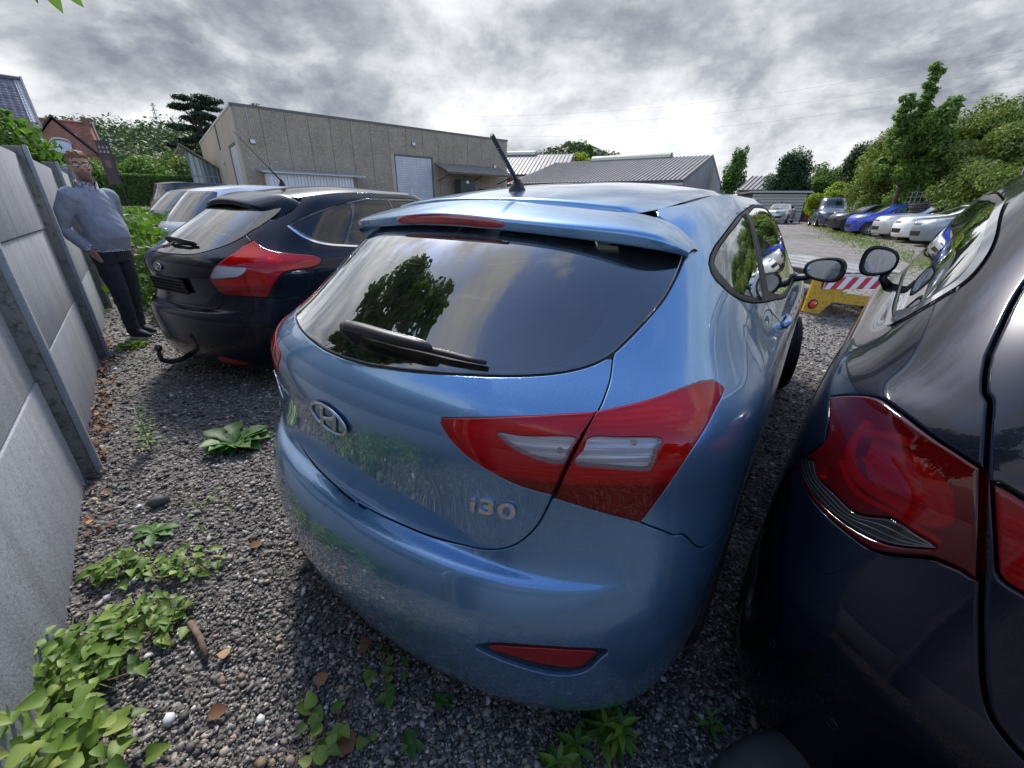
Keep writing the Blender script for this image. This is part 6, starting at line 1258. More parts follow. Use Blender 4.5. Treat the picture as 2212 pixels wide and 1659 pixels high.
P_WHITE = car_paint('white_paint', (.84, .85, .86), 0., .05, .3, .0); P_SILV = car_paint('silver_paint', (.44, .45, .47), .3, .08, .3, .7); P_LSILV = car_paint('pale_silver_paint', (.55, .56, .58), .3, .08, .3, .5); P_ROYAL = car_paint('royal_blue_paint', (.02, .05, .42), .3, .05, .3, .3); P_BLACK = car_paint('faded_black_paint', (.012, .013, .015), .2, .12, .3, .2); P_NAVY = car_paint('navy_paint', (.018, .035, .075), .3, .10, .3, .3); P_GREEN = car_paint('dark_green_paint', (.008, .035, .030), .3, .08, .3, .3); P_GREY = car_paint('grey_blue_paint', (.22, .26, .30), .3, .12, .3, .6)
def emblem_on(r, S, uv, w, h):
    e = MB(); e.lathe([(0, .012), (w*.8, .012), (w, .006), (w, 0)], 18, 'Z').build('emblem', CHROME, None, True); o = bpy.data.objects[[k.name for k in bpy.data.objects if k.name.startswith('emblem') and k.parent is None][-1]]; o.scale = (1, h/w, 1); M = on(S, uv, .006); o.parent = r; o.matrix_local = M @ Matrix.Diagonal((1, h/w, 1, 1))
def parked_cars():
    GR, GL = 'cars parked in a row on the right side of the yard', 'cars parked along the fence beyond the black hatchback'
    # left row, tails towards the fence
    r, S = far_car('tall white hatchback parked just beyond the black hatchback', -4.95, 6.1, 30, P_WHITE, 4.25, 1.80, 1.64, 1.05, .75, GL, detail=.05); emblem_on(r, S, (0, 10.4), .05, .05)
    r, S = far_car('dark green hatchback with tall red tail lamp, beyond the white car', -7.75, 9.3, 30, P_GREEN, 4.1, 1.75, 1.58, 1., .8, GL)
    tl2 = crom([(2.45, 12.0), (3.1, 12.2), (3.1, 14.5), (2.85, 16.2), (2.5, 16.2), (2.6, 14.2)], 3, True)
    for f in (tl2, mir(tl2)): panel(S, [f], 'tail_lamp', TLENSB, r, gap=0, bev=0, rim=.02, d=.006, du=.2, dv=.5, step=.04)
    far_car('dark people carrier with roof bars at the far end of the left row', -13.2, 16.2, 30, P_BLACK, 4.6, 1.85, 1.75, 1.05, .6, GL, boxy=.5)
    # right row, noses towards the yard
    Y = -67
    def row(lab, fx, fy, yaw, *a, **k):      # fx, fy: foot of the front wheel nearest the camera
        Lc = k.get('L', 4.1); ky = Lc/4.36; d = np.array([math.sin(R(yaw)), math.cos(R(yaw))]); rr = np.array([math.cos(R(yaw)), -math.sin(R(yaw))]); o = np.array([fx, fy]) - d*3.5*ky + rr*(.80)
        return far_car(lab, o[0], o[1], yaw, *a, group=GR, **k)
    row('royal blue hatchback with alloy wheels in the right-hand row', 17.2, 21.2, Y, P_ROYAL, L=4.0, W=1.72, H=1.47, hood=1.15, spokes=9, detail=.05)
    r, S = row('black hatchback behind the royal blue one in the right-hand row', 18.2, 23.9, Y - 2, P_BLACK, L=4.0, W=1.70, H=1.45, hood=1.05)
    row('pale silver hatchback in front of the royal blue one', 16.9, 19.1, Y + 1, P_LSILV, L=4.2, W=1.78, H=1.46, hood=1.05, detail=.05)
    row('white saloon with square headlights, nearer than the pale silver car', 16.2, 17.1, Y + 1, P_WHITE, L=4.5, W=1.75, H=1.43, hood=.95, detail=.05)
    row('grey car with dark slatted grille, half hidden by the black car on the right', 15.3, 15.3, Y + 2, P_GREY, L=4.2, W=1.72, H=1.47, hood=1.)
    r, S = far_car('dark blue van facing the yard, with round emblem on its grille', 22.6, 32.4, -154, P_NAVY, 4.4, 1.79, 1.82, 1.12, .5, GR, boxy=.8, detail=.05); emblem_on(r, S, (17, 9.3), .075, .075)
    far_car('old silver grey saloon at the far end of the right-hand row', 22.9, 37.5, -141, P_SILV, 4.7, 1.74, 1.43, .92, 1., GR)
    far_car('white van standing behind the dark blue van', 28.3, 41., -160, P_WHITE, 4.6, 1.8, 1.85, 1.1, .4, 'white vans behind the right-hand row', boxy=.9); far_car('white van further left, behind the old silver saloon', 25.3, 45., -150, P_WHITE, 4.8, 1.85, 2.0, 1.1, .4, 'white vans behind the right-hand row', boxy=.9)
    far_car('pale silver estate parked right of the dark blue van', 25.6, 33.5, -150, P_LSILV, 4.4, 1.75, 1.5, 1., .6, GR)
parked_cars()
# ------------------------------------------------------------------ recovery trailer, tyres, loose things in the yard
YEL = mat('yellow_paint', (.62, .36, .008), .45, col2=(.55, .30, .01), nscale=6, col3=(.25, .13, .02), n3=25, coat=.3); ALU = mat('aluminium_plate', (.62, .63, .64), .35, .8, col2=(.45, .45, .46), nscale=4, bump=.5, bscale=60, bdist=.003); REDP = mat('red_reflective', (.55, .012, .03), .35); WHTP = mat('white_reflective', (.75, .75, .76), .35)
def trailer():
    r = thing('recovery_trailer', 'yellow recovery trailer ramp with red and white striped board, between the two near cars', 'trailer', (4.02, 5.50, zg(4.1, 5.5)), R(4))
    # local x to the right, y away
    b = part('striped_board', r); x0, x1, z0, z1 = .10, 1.75, .40, .56; MB().box(x0, x1, -.02, 0, z0, z1).build('board', WHTP, b)
    x = x0 - .10
    while x < x1:
        p = [(x, z0 + .001), (x + .085, z0 + .001), (x + .085 + .10, z1 - .001), (x + .10, z1 - .001)]; p = [(min(max(a, x0 + .001), x1 - .001), c) for a, c in p]; MB().prism(p, -.024, -.0205, 'Y').build('red_stripe', REDP, b); x += .185
    MB().prism([(-.08, .10), (.16, .06), (.42, .38), (.42, .395), (.08, .40), (.08, .575), (-.05, .575)], .003, .035, 'Y').build('side_bracket', YEL, r)
    MB().add([(.30, .0, .35), (1.6, .02, .20), (1.6, .02, .08), (.30, .0, .22), (.30, .10, .35), (1.6, .12, .20), (1.6, .12, .08), (.30, .10, .22)], [(0, 3, 2, 1), (4, 5, 6, 7), (0, 1, 5, 4), (1, 2, 6, 5), (2, 3, 7, 6), (3, 0, 4, 7)]).build('lower_beam', YEL, r)
    l = part('marker_lamp', r); MB().lathe([(0, -.035), (.035, -.03), (.05, -.012), (.055, 0)], 18, 'Y', (.03, .0, .20)).build('lamp_lens', TLENSB, l, True); MB().lathe([(.055, -.012), (.066, -.006), (.066, .01)], 18, 'Y', (.03, .0, .20)).build('lamp_bezel', BLK, l, True)
    for i in range(2): MB().box(.12 + i*.80, .88 + i*.80, .02, 2.6, .565 + .003*i, .59 + .003*i).build('ramp_plate', ALU, r)
    for i in range(5): MB().box(.14 + i*.33, .17 + i*.33, .02, 2.6, .593, .612).build('ramp_rib', ALU, r)
    MB().box(.0, 1.75, .04, .12, .50, .60).build('cross_member', mat('black_steel', (.02, .02, .02), .5), r); MB().box(.1, .2, .12, 2.5, .42, .60).build('chassis_rail', mat('black_steel', (0, 0, 0)), r); MB().box(1.5, 1.6, .12, 2.5, .42, .60).build('chassis_rail', mat('black_steel', (0, 0, 0)), r)
    MB().lathe([(0, -.05), (.045, -.04), (.06, 0), (.045, .04), (0, .05)], 16, 'Z', (.78, -.05, .10)).build('tow_hitch', CHROME, r, True); MB().tube([(.78, -.05, .10), (.85, .1, .13)], .025, 8).build('hitch_arm', BLK, r)
    for sx in (.25, 1.5): wheel_parts(r, sx, 1.5, .28, .18, 0, side=1, seg=24)
trailer()
def tyre_mesh():
    r, w = .31, .20; prof = [(r*.60, -w*.40), (r*.66, -w*.46), (r*.82, -w*.52), (r*.95, -w*.46), (r, -w*.34), (r, -w*.06), (r*.975, -w*.05), (r*.975, w*.05), (r, w*.06), (r, w*.34), (r*.95, w*.46), (r*.82, w*.52), (r*.66, w*.46), (r*.60, w*.40), (r*.60, -w*.40)]
    m = MB().lathe(prof, 32, 'Z'); me = mesh('tyre', m.V, m.F, True); me.materials.append(TYRE); return me
TM = tyre_mesh()
def loose_tyres():
    names = ['left', 'second', 'third', 'fourth', 'fifth']
    for c in range(4):
        for k in range(4 - (c == 3)):
            x, y = 17.5 + c*.60 + rnd.uniform(-.03, .03), 19.3 - c*.25; o = link('worn_tyre', TM, None, None, (x, y, zg(x, y) + .12 + k*.20 + .65), (R(rnd.uniform(-3, 3)), R(rnd.uniform(-3, 3)), rnd.uniform(0, 6))); lev = ['bottom', 'second', 'third', 'topmost'][k] if c < 3 else ['bottom', 'middle', 'topmost'][k]
            tag(o, f'black worn tyre, {lev} of the {names[c]} stack from the left by the shrubs' if c else f'black worn tyre, {lev} of the leftmost stack by the shrubs', 'tyre', 'stacked tyres by the shrubs')
    x, y = 18.3, 19.0; p = thing('pallet', 'wooden pallet platform under the stacked tyres', 'pallet', (x, y, zg(x, y)), R(-22))
    for i in range(8): MB().box(-1.6, 1.6, -.6 + i*.15, -.49 + i*.15, .60, .64).build('plank', mat('grey_wood', (.20, .18, .15), .9), p)
    for i in (-1.5, 0, 1.4): MB().box(i, i + .1, -.6, .6, 0, .59).build('bearer', mat('grey_wood', (0, 0, 0)), p)
loose_tyres()
def yard_things():
    x, y = 21.3, 27.; r = thing('white_panel', 'dirty white panel leaning on a rack right of the dark blue van', 'panel', (x, y, zg(x, y)), R(-35)); m = mat('dirty_white', (.62, .60, .52), .7, col2=(.42, .40, .31), nscale=2.5, ndetail=6); o = MB().box(-.75, .75, -.03, .03, .6, 1.75, .01).build('sheet', m, r, True, autos=40); o.rotation_euler = (R(-12), R(6), 0)
    for i in range(5): MB().tube([(-.7, -.2, .3 + i*.18), (.75, -.2, .3 + i*.18)], .018, 6).build('rack_bar', GALV, r)
    for sx in (-.7, 0, .75): MB().tube([(sx, -.2, 0), (sx, -.2, 1.3)], .025, 6).build('rack_post', GALV, r)
    x, y = 19.2, 21.; r = thing('wire_cage', 'grey wire mesh cage stacked between the blue car and the tyres', 'cage', (x, y, zg(x, y)), R(-30))
    for z in np.linspace(.9, 1.95, 6): 
        for a, b in (((-.6, -.4), (.6, -.4)), ((-.6, .4), (.6, .4)), ((-.6, -.4), (-.6, .4)), ((.6, -.4), (.6, .4))): MB().tube([(*a, z), (*b, z)], .012, 5).build('wire', GALV, r)
    for sx in np.linspace(-.6, .6, 8): MB().tube([(sx, -.4, .0), (sx, -.4, 1.95)], .014, 5).build('wire', GALV, r); MB().tube([(sx, .4, .0), (sx, .4, 1.95)], .014, 5).build('wire', GALV, r)
    r = thing('mesh_fence', 'thin dark mesh fence behind the far right cars', 'fence', (0, 0, 0)); A, B = Vector((20.6, 37.5, .45)), Vector((29.5, 31.0, .45))
    for i in range(8): p = A.lerp(B, i/7); MB().tube([p, p + Vector((0, 0, 1.7))], .035, 6).build('post', BLK, r)
    for z in (.4, .9, 1.4): MB().tube([A + Vector((0, 0, z)), B + Vector((0, 0, z))], .012, 5).build('wire', BLK, r)
    r = thing('brick_wall', 'low brown brick wall at the far edge of the yard', 'wall', (0, 0, 0)); A, B = Vector((23.5, 43.)), Vector((34., 33.)); d = (B - A).normalized()
    for i in range(7): p = A.lerp(B, i/7); q = A.lerp(B, (i + .985)/7); n = Vector((-d.y, d.x))*.12; MB().prism([(p.x, p.y), (q.x, q.y), (q.x + n.x, q.y + n.y), (p.x + n.x, p.y + n.y)], .2, 1.75).build('wall_bay', BRK, r)
    # tyre lying at the bottom edge of the view
    tag(link('worn_tyre', TM, None, None, (.67, .29, .10), (R(4), R(-3), .4)), 'dusty black tyre lying flat on the gravel below the black car', 'tyre')
    # overhead wires
    for k, (z0, z1) in enumerate(((13., 17.), (11.5, 15.2), (9.8, 13.2))):
        a, b = Vector((-10, 90, z0 + 4)), Vector((70, 60, z1 + 4)); pts = [a.lerp(b, t/16) + Vector((0, 0, -2.2*math.sin(math.pi*t/16))) for t in range(17)]
        tag(MB().tube(pts, .007, 5, False).build('overhead_wire', BLK), ['highest', 'middle', 'lowest'][k] + ' of three thin overhead wires against the clouds on the right', 'wire', 'overhead wires')
yard_things()
# ------------------------------------------------------------------ the man by the fence
def loft(mb, secs, n=20, cap=True):
    V = []; F = []
    for (cx, cy, cz, rx, ry, *e) in secs:
        tx, ty = (e + [0, 0])[:2] if e else (0, 0)
        for k in range(n): a = 2*math.pi*k/n; c, s = math.cos(a), math.sin(a); V.append((cx + rx*c, cy + ry*s, cz + tx*c + ty*s))
    for i in range(len(secs)-1): F += [(i*n+k, i*n+(k+1) % n, (i+1)*n+(k+1) % n, (i+1)*n+k) for k in range(n)]
    if cap: F.append(tuple(range(n))[::-1]); F.append(tuple(range((len(secs)-1)*n, len(secs)*n)))
    return mb.add(V, F)
def ball(mb, c, r, n=12):
    bm = bmesh.new(); bmesh.ops.create_uvsphere(bm, u_segments=n, v_segments=n//2 + 2, radius=1); bm.verts.index_update(); rr = r if hasattr(r, '__len__') else (r, r, r)
    mb.add([(c[0] + v.co.x*rr[0], c[1] + v.co.y*rr[1], c[2] + v.co.z*rr[2]) for v in bm.verts], [[v.index for v in f.verts] for f in bm.faces]); bm.free(); return mb
def fused(mb, name, m, parent, voxel, smooth=4, fold=None):
    """one continuous skin over overlapping lofts"""
    me = mesh(name, mb.V, mb.F); bm = bmesh.new(); bm.from_mesh(me); bmesh.ops.recalc_face_normals(bm, faces=bm.faces); bm.to_mesh(me); bm.free(); o = link(name, me)
    md = o.modifiers.new('r', 'REMESH'); md.mode = 'VOXEL'; md.voxel_size = voxel; md.use_smooth_shade = True
    sm = o.modifiers.new('s', 'SMOOTH'); sm.factor = .5; sm.iterations = smooth
    dg = bpy.context.evaluated_depsgraph_get(); me2 = bpy.data.meshes.new_from_object(o.evaluated_get(dg)); bpy.data.objects.remove(o); me2.name = name; me2.materials.clear()
    n = len(me2.vertices); co = np.zeros(n*3); me2.vertices.foreach_get('co', co); co = co.reshape(-1, 3)
    if fold is not None:
        no = np.zeros(n*3); me2.vertices.foreach_get('normal', no); co = co + no.reshape(-1, 3)*fold(co)[:, None]; me2.vertices.foreach_set('co', co.ravel())
    me2.polygons.foreach_set('use_smooth', [True]*len(me2.polygons)); me2.update(); return link(name, me2, m, parent)
def skin_mat():
    m = bpy.data.materials.new('skin'); m.use_nodes = True; t = NT(m.node_tree); b = t.n['Principled BSDF']; MATS['skin'] = m
    tc = t.new('ShaderNodeTexCoord').outputs['Object']; s = t.new('ShaderNodeSeparateXYZ'); t.l.new(tc, s.inputs[0]); x, y, z = s.outputs
    st = t.math('MULTIPLY', t.math('MULTIPLY', t.range(z, 1.632, 1.612), t.range(z, 1.50, 1.545)), t.range(y, .0, .05))       # stubble on jaw and chin
    mo = t.math('MULTIPLY', t.math('MULTIPLY', t.range(t.math('ABSOLUTE', x), .035, .022), t.range(t.math('ABSOLUTE', t.math('SUBTRACT', z, 1.641)), .012, .006)), t.range(y, .05, .08))
    c = t.mix(t.range(t.noise(tc, 30, 4), .3, .7), (.46, .275, .20), (.39, .22, .155)); c = t.mix(t.math('MULTIPLY', t.math('MAXIMUM', st, mo), .72), c, (.085, .052, .038))
    lip = t.math('MULTIPLY', t.range(t.math('ABSOLUTE', t.math('SUBTRACT', z, 1.622)), .009, .005), t.math('MULTIPLY', t.range(t.math('ABSOLUTE', x), .028, .02), t.range(y, .06, .08))); c = t.mix(lip, c, (.38, .14, .12))
    t.set(b.inputs['Base Color'], c); b.inputs['Roughness'].default_value = .5; b.inputs['Subsurface Weight'].default_value = .08; b.inputs['Subsurface Radius'].default_value = (.02, .008, .005); return m
def man():
    x, y = -4.15, 4.37; r = thing('person', 'man in grey-blue sweater, dark jeans and glasses standing against the concrete fence', 'person', (x, y, zg(x, y)), R(-95)); r.scale = (1.0, 1.0, 1.0)
    SK = skin_mat(); SW = mat('heather_knit', (.23, .265, .34), .95, col2=(.30, .335, .41), nscale=90, ndetail=3, col3=(.17, .20, .27), n3=220, bump=.6, bscale=500, bdist=.002); JN = mat('dark_jeans', (.014, .017, .026), .9, col2=(.026, .03, .042), nscale=25, bump=.4, bscale=700)
    PAT = mat('patterned_shirt', (.45, .45, .50), .9, col2=(.06, .07, .14), nscale=55, ndetail=2, nlo=.48, nhi=.52)
    # local: x to his left, y forward, z up
    def turn(mb, a=R(-36)):      # the head looks round towards the camera
        for i, v in enumerate(mb.V):
            k = min(max((v[2] - 1.50)/.07, 0), 1)*a; c, s_ = math.cos(k), math.sin(k); mb.V[i] = (v[0]*c - v[1]*s_, v[0]*s_ + v[1]*c, v[2])
        return mb
    sh = .205
    def arm(s, mb, k=1., hand=False):      # hand resting in the trouser pocket
        S0, E, Wr = Vector((s*.190, -.012, 1.405)), Vector((s*.262, -.120, 1.13)), Vector((s*.198, .012, .935))
        ball(mb, (s*.172, -.012, 1.408), .072*k, 16); mb.tube([S0 - Vector((s*.05, 0, .02)), S0, S0.lerp(E, .5) + Vector((s*.012, 0, 0)), E, E.lerp(Wr, .35), Wr], [.068*k, .066*k, .058*k, .048*k, .045*k, .033*k], 14)
        return S0, E, Wr
    B = MB()
    loft(B, [(0, 0, .86, .155, .105), (0, 0, .98, .16, .11), (0, .01, 1.10, .155, .115), (0, 0, 1.25, .165, .11), (0, -.01, 1.38, .17, .095), (0, -.015, 1.45, .13, .075), (0, -.01, 1.50, .062, .06), (0, .005, 1.56, .058, .060), (0, .015, 1.60, .055, .065)])
    # head: sections up the skull, jaw to crown
    loft(B, [(0, .045, 1.548, .030, .034), (0, .040, 1.560, .045, .056), (0, .028, 1.585, .057, .078), (0, .018, 1.62, .065, .092), (0, .010, 1.66, .070, .100), (0, .006, 1.70, .073, .103), (0, .002, 1.735, .071, .100), (0, -.004, 1.762, .062, .086), (0, -.008, 1.780, .038, .055), (0, -.008, 1.786, .012, .02)], 24)
    B.tube([(0, .102, 1.690), (0, .114, 1.668), (0, .128, 1.650), (0, .112, 1.640)], [.010, .013, .0165, .010], 10)       # nose
    for s in (-1, 1): ball(B, (s*.018, .110, 1.645), .010); ball(B, (s*.030, .095, 1.703), (.026, .012, .009)); ball(B, (s*.079, -.005, 1.665), (.010, .020, .032)); ball(B, (s*.042, .075, 1.655), (.022, .022, .020))
    ball(B, (0, .098, 1.618), (.024, .012, .009)); ball(B, (0, .090, 1.575), (.022, .016, .014))
    for s in (-1, 1):
        S0, E, Wr = arm(s, B, .86); d = Vector((s*-.02, .06, -.10))
        loft(B, [(Wr.x, Wr.y, Wr.z + .01, .030, .022), (Wr.x - s*.010, Wr.y + .006, Wr.z - .03, .024, .038), (Wr.x - s*.020, Wr.y + .014, Wr.z - .075, .022, .042)], 12)
        for q, (o, ln) in enumerate(((-.030, .050), (-.010, .062), (.011, .060), (.030, .046))): p = Vector((Wr.x - s*.022, Wr.y + .014 + o, Wr.z - .075)); B.tube([p, p + Vector((-s*.006, .006, -ln*.5)), p + Vector((-s*.014, .008, -ln))], [.0098, .0092, .0075], 8)
        p = Vector((Wr.x - s*.004, Wr.y + .034, Wr.z - .020)); B.tube([p, p + Vector((s*.004, .026, -.022)), p + Vector((s*.002, .036, -.050))], [.012, .0105, .008], 8)
        B.tube([(s*.080, 0, .88), (s*.080, .012 + s*.02, .50), (s*.080, -.005 + s*.035, .30), (s*.080, -.02 + s*.05, .09)], [.085, .058, .052, .038], 12); B.tube([(s*.080, -.03 + s*.05, .06), (s*.082, .05 + s*.05, .05), (s*.085, .14 + s*.05, .035)], [.036, .034, .026], 10)
    turn(B); fused(B, 'body', SK, r, .0085, 3)
    def folds(f, a):
        ph = [(rnd.uniform(-1, 1), rnd.uniform(-1, 1), rnd.uniform(-1, 1), rnd.uniform(0, 6), rnd.uniform(.5, 1.5)) for _ in range(9)]
        return lambda c: a*sum(np.abs(np.sin((c[:, 0]*p[0] + c[:, 1]*p[1] + c[:, 2]*p[2])*f*p[4] + p[3]))**.7 for p in ph)/4.5 - a
    W = MB(); loft(W, [(0, .008, .925, .178, .128), (0, .012, .955, .186, .136), (0, .034, 1.04, .186, .158), (0, .030, 1.14, .182, .152), (0, .005, 1.26, .186, .128), (0, -.008, 1.38, .188, .108), (0, -.014, 1.445, .160, .088), (0, -.012, 1.485, .088, .072), (0, -.008, 1.50, .074, .068)], 28)
    for s in (-1, 1): arm(s, W, 1.16)
    fused(W, 'sweater', SW, r, .010, 3, folds(34, .012))
    T = MB(); loft(T, [(0, 0, .80, .165, .118), (0, 0, .88, .172, .122), (0, .004, .96, .170, .120)], 24)
    for s in (-1, 1): T.tube([(s*.080, 0, .88), (s*.082, .008, .68), (s*.080, .014 + s*.02, .50), (s*.080, -.006 + s*.035, .30), (s*.080, -.018 + s*.05, .10), (s*.080, -.016 + s*.05, .065)], [.098, .084, .072, .063, .058, .062], 16)
    fused(T, 'jeans', JN, r, .010, 2, folds(40, .010))
    for s in (-1, 1):
        q = s*.05; S = MB(); loft(S, [(s*.083, .045 + q, .022, .044, .130), (s*.083, .045 + q, .05, .044, .128), (s*.082, .03 + q, .075, .041, .100), (s*.081, -.015 + q, .105, .038, .055)], 20); S = fused(S, 'shoe', mat('dark_canvas', (.018, .02, .028), .8), r, .006, 2)
        so = MB(); loft(so, [(s*.083, .045 + q, .0, .047, .134), (s*.083, .045 + q, .024, .048, .136)], 24); so.build('sole', mat('rubber_sole', (.55, .53, .50), .7), S, True, autos=40)
        Wr = Vector((s*.198, .012, .935)); cu = MB(); cu.tube([Wr + Vector((s*.004, -.012, .028)), Wr + Vector((0, .006, -.012))], [.044, .046], 14, False); cu.build('shirt_cuff', PAT, r, True)
    hm = MB(); loft(hm, [(0, .008, .905, .180, .130), (0, .010, .94, .181, .131)], 28, False); hm.build('shirt_hem', PAT, r, True)
    co = MB()
    for s in (-1, 1): co.add([(s*.012, .082, 1.475), (s*.070, .062, 1.455), (s*.085, .01, 1.515), (s*.074, -.03, 1.545), (s*.060, .03, 1.545), (s*.030, .068, 1.53)], [(0, 1, 2, 5), (2, 3, 4, 5)])
    co.tube([(.066*math.cos(a), -.012 + .068*math.sin(a), 1.505 + .018*(1 - math.sin(a))) for a in np.linspace(-.3, math.pi + .3, 15) + math.pi], .012, 8, False, 1.6); co.build('shirt_collar', PAT, r, True)
    # hair: short, swept up
    H = MB(); loft(H, [(0, -.012, 1.665, .0725, .094), (0, -.010, 1.70, .076, .103), (0, -.006, 1.735, .0765, .107), (0, .000, 1.768, .074, .101), (0, .006, 1.795, .052, .078), (0, .010, 1.806, .02, .04)], 26)
    def hf(c): n = np.sin(c[:, 0]*190 + c[:, 1]*70)*np.sin(c[:, 1]*150 + c[:, 2]*90); cut = np.where((c[:, 1] > .055) & (c[:, 2] < 1.742), -.03, 0.) + np.where((c[:, 1] > .02) & (c[:, 2] < 1.705), -.02, 0.); return n*.0060 + cut
    turn(H); fused(H, 'hair', mat('brown_hair', (.115, .062, .034), .6, col2=(.20, .115, .062), nscale=120, ndetail=3, stretch=(1, 1, .3)), r, .006, 2, hf)
    gl = part('glasses', r); G = MB()
    for s in (-1, 1):
        ring = [(s*(.033 + .0235*math.copysign(abs(math.cos(a))**.8, math.cos(a))), .114 - .10*abs(.0255*math.cos(a) + .008), 1.681 + .0165*math.copysign(abs(math.sin(a))**.8, math.sin(a))) for a in np.linspace(0, 2*math.pi, 25)]; G.tube(ring, .0022, 6, False); G.tube([(s*.059, .106, 1.688), (s*.076, .085, 1.690), (s*.081, .0, 1.686), (s*.080, -.03, 1.672)], .0026, 6)
        ln = MB(); ln.add(ring[:-1], [tuple(range(24))]); turn(ln); ln.build('spectacle_lens', thin_glass('spectacle_glass', (.9, .92, .93)), gl)
        e = MB(); ball(e, (s*.033, .088, 1.681), (.0125, .0125, .0095)); turn(e); e.build('eye', mat('eye_white', (.36, .32, .29), .3), r, True); e = MB(); ball(e, (s*.033, .0972, 1.681), (.0075, .005, .0075)); turn(e); e.build('iris', mat('iris', (.03, .025, .02), .2), r, True)
        b = MB(); b.tube([(s*.014, .111, 1.703), (s*.034, .110, 1.709), (s*.056, .092, 1.703)], [.004, .005, .003], 6); turn(b); b.build('eyebrow', mat('brown_hair', (0, 0, 0)), r, True)
    G.tube([(-.010, .113, 1.686), (0, .117, 1.690), (.010, .113, 1.686)], .0028, 6); turn(G); G.build('spectacle_frame', mat('dark_acetate', (.015, .012, .012), .25), gl, True)
    return r
man()
# ------------------------------------------------------------------ plants and litter on the gravel
def leaf_shape(kind, n=7):
    """outline half widths along a unit leaf"""
    t = np.linspace(0, 1, n)
    if kind == 'heart': w = np.array([.10, .40, .42, .36, .26, .13, .0]); t = np.array([-.10, .02, .2, .4, .62, .84, 1.])
    elif kind == 'lance': w = np.array([.03, .10, .14, .15, .12, .07, .0])
    elif kind == 'dock': w = np.array([.03, .10, .19, .15, .26, .20, .0])
    else: w = np.array([.05, .22, .30, .30, .24, .13, 0.])
    return t, w
def leaves_mesh(items, kind):
    """items: (base, direction, up, length, width scale, curl)"""
    V = []; F = []; t, w = leaf_shape(kind)
    for base, d, up, ln, ws, curl in items:
        d = Vector(d).normalized(); up = Vector(up); s = d.cross(up).normalized(); u = s.cross(d).normalized(); k = len(V)
        for ti, wi in zip(t, w):
            c = Vector(base) + d*(ti*ln) - u*(curl*ti*ti*ln); fold = abs(wi)*ln*.42
            wob = rnd.uniform(-.02, .02)*ln
            V += [c - s*(wi*ln*ws) + u*(fold + wob), c, c + s*(wi*ln*ws) + u*(fold - wob)]
        for i in range(len(t)-1): a = k + i*3; F += [(a, a+1, a+4, a+3), (a+1, a+2, a+5, a+4)]
    return V, F
LF_BIND = island_mat('bindweed_leaf', [(0, (.075, .140, .022)), (.5, (.13, .22, .034)), (.85, (.20, .30, .055)), (1, (.30, .36, .09))], .5, 0, .3, .4); LF_DOCK = island_mat('dandelion_leaf', [(0, (.035, .10, .018)), (.6, (.06, .15, .028)), (1, (.10, .20, .045))], .5, 0, .25, .4); LF_SPURGE = island_mat('spurge_leaf', [(0, (.06, .15, .02)), (.6, (.10, .22, .03)), (1, (.24, .34, .04))], .5, 0, .3, .4)
STEM = mat('plant_stem', (.13, .16, .05), .7, col2=(.20, .10, .06), nscale=20)
def bindweed(label, x, y, n, spread, size, height=.10, runners=3, group='bindweed clumps on the gravel'):
    r = thing('bindweed', label, 'plant', (x, y, zg(x, y)), 0, group); it = []; st = MB()
    for k in range(runners):
        a = rnd.uniform(0, 6.28); p = [Vector((math.cos(a)*spread*.1*q + rnd.uniform(-.02, .02), math.sin(a)*spread*.1*q + rnd.uniform(-.02, .02), .02 + rnd.uniform(0, height*.4))) for q in range(10)]; st.tube(p, .0018, 5)
    for k in range(n):
        a = rnd.uniform(0, 6.28); q = spread*math.sqrt(rnd.random())*rnd.uniform(.5, 1.1); b = Vector((q*math.cos(a), q*math.sin(a)*.8, rnd.uniform(.015, height)*(1.15 - q/spread*.6))); aa = rnd.uniform(0, 6.28); d = Vector((math.cos(aa) + .3*math.cos(a), math.sin(aa) - .5, rnd.uniform(-.25, .35))); it.append((b, d, (rnd.uniform(-.3, .3), rnd.uniform(-.5, .1), 1), size*rnd.uniform(.55, 1.25), 1., rnd.uniform(.05, .35)))
    for k, one in enumerate(it):
        V, F = leaves_mesh([one], 'heart'); link('leaf', mesh('leaf', V, F, True), LF_BIND, r)
    st.build('runner', STEM, r, True); return r
def rosette(name, label, x, y, n, size, kind, m, rise=.5, cat_='weed', group=None):
    r = thing(name, label, cat_, (x, y, zg(x, y)), rnd.uniform(0, 6), group)
    for k in range(n):
        a = 2.4*k; e = rise*(1 - .6*k/n) + rnd.uniform(-.08, .12); V, F = leaves_mesh([((0, 0, .01), (math.cos(a), math.sin(a), e), (0, 0, 1), size*rnd.uniform(.6, 1.15), 1., .35)], kind); link('leaf', mesh('leaf', V, F, True), m, r)
    return r
def leafy_stem(label, x, y, h, n, ln, m, lean=(0, 0), stems=1, group='leafy weeds on the gravel', kind='lance'):
    r = thing('leafy_weed', label, 'weed', (x, y, zg(x, y)), 0, group)
    for s in range(stems):
        ox, oy = (0, 0) if s == 0 else (rnd.uniform(-.06, .06), rnd.uniform(-.06, .06)); hh = h*(1 if s == 0 else rnd.uniform(.5, .85)); top = Vector((ox + lean[0]*hh, oy + lean[1]*hh, hh)); MB().tube([(ox, oy, 0), top], [.0035, .002], 6).build('stem', STEM, r, True)
        for k in range(n):
            t = .12 + .88*k/n; p = Vector((ox, oy, 0)).lerp(top, t); a = 2.4*k; V, F = leaves_mesh([(p, (math.cos(a), math.sin(a), .15 + .7*t**3), (0, 0, 1), ln*(1.1 - .45*t)*rnd.uniform(.8, 1.2), 1., .25)], kind); link('leaf', mesh('leaf', V, F, True), m, r)
    return r
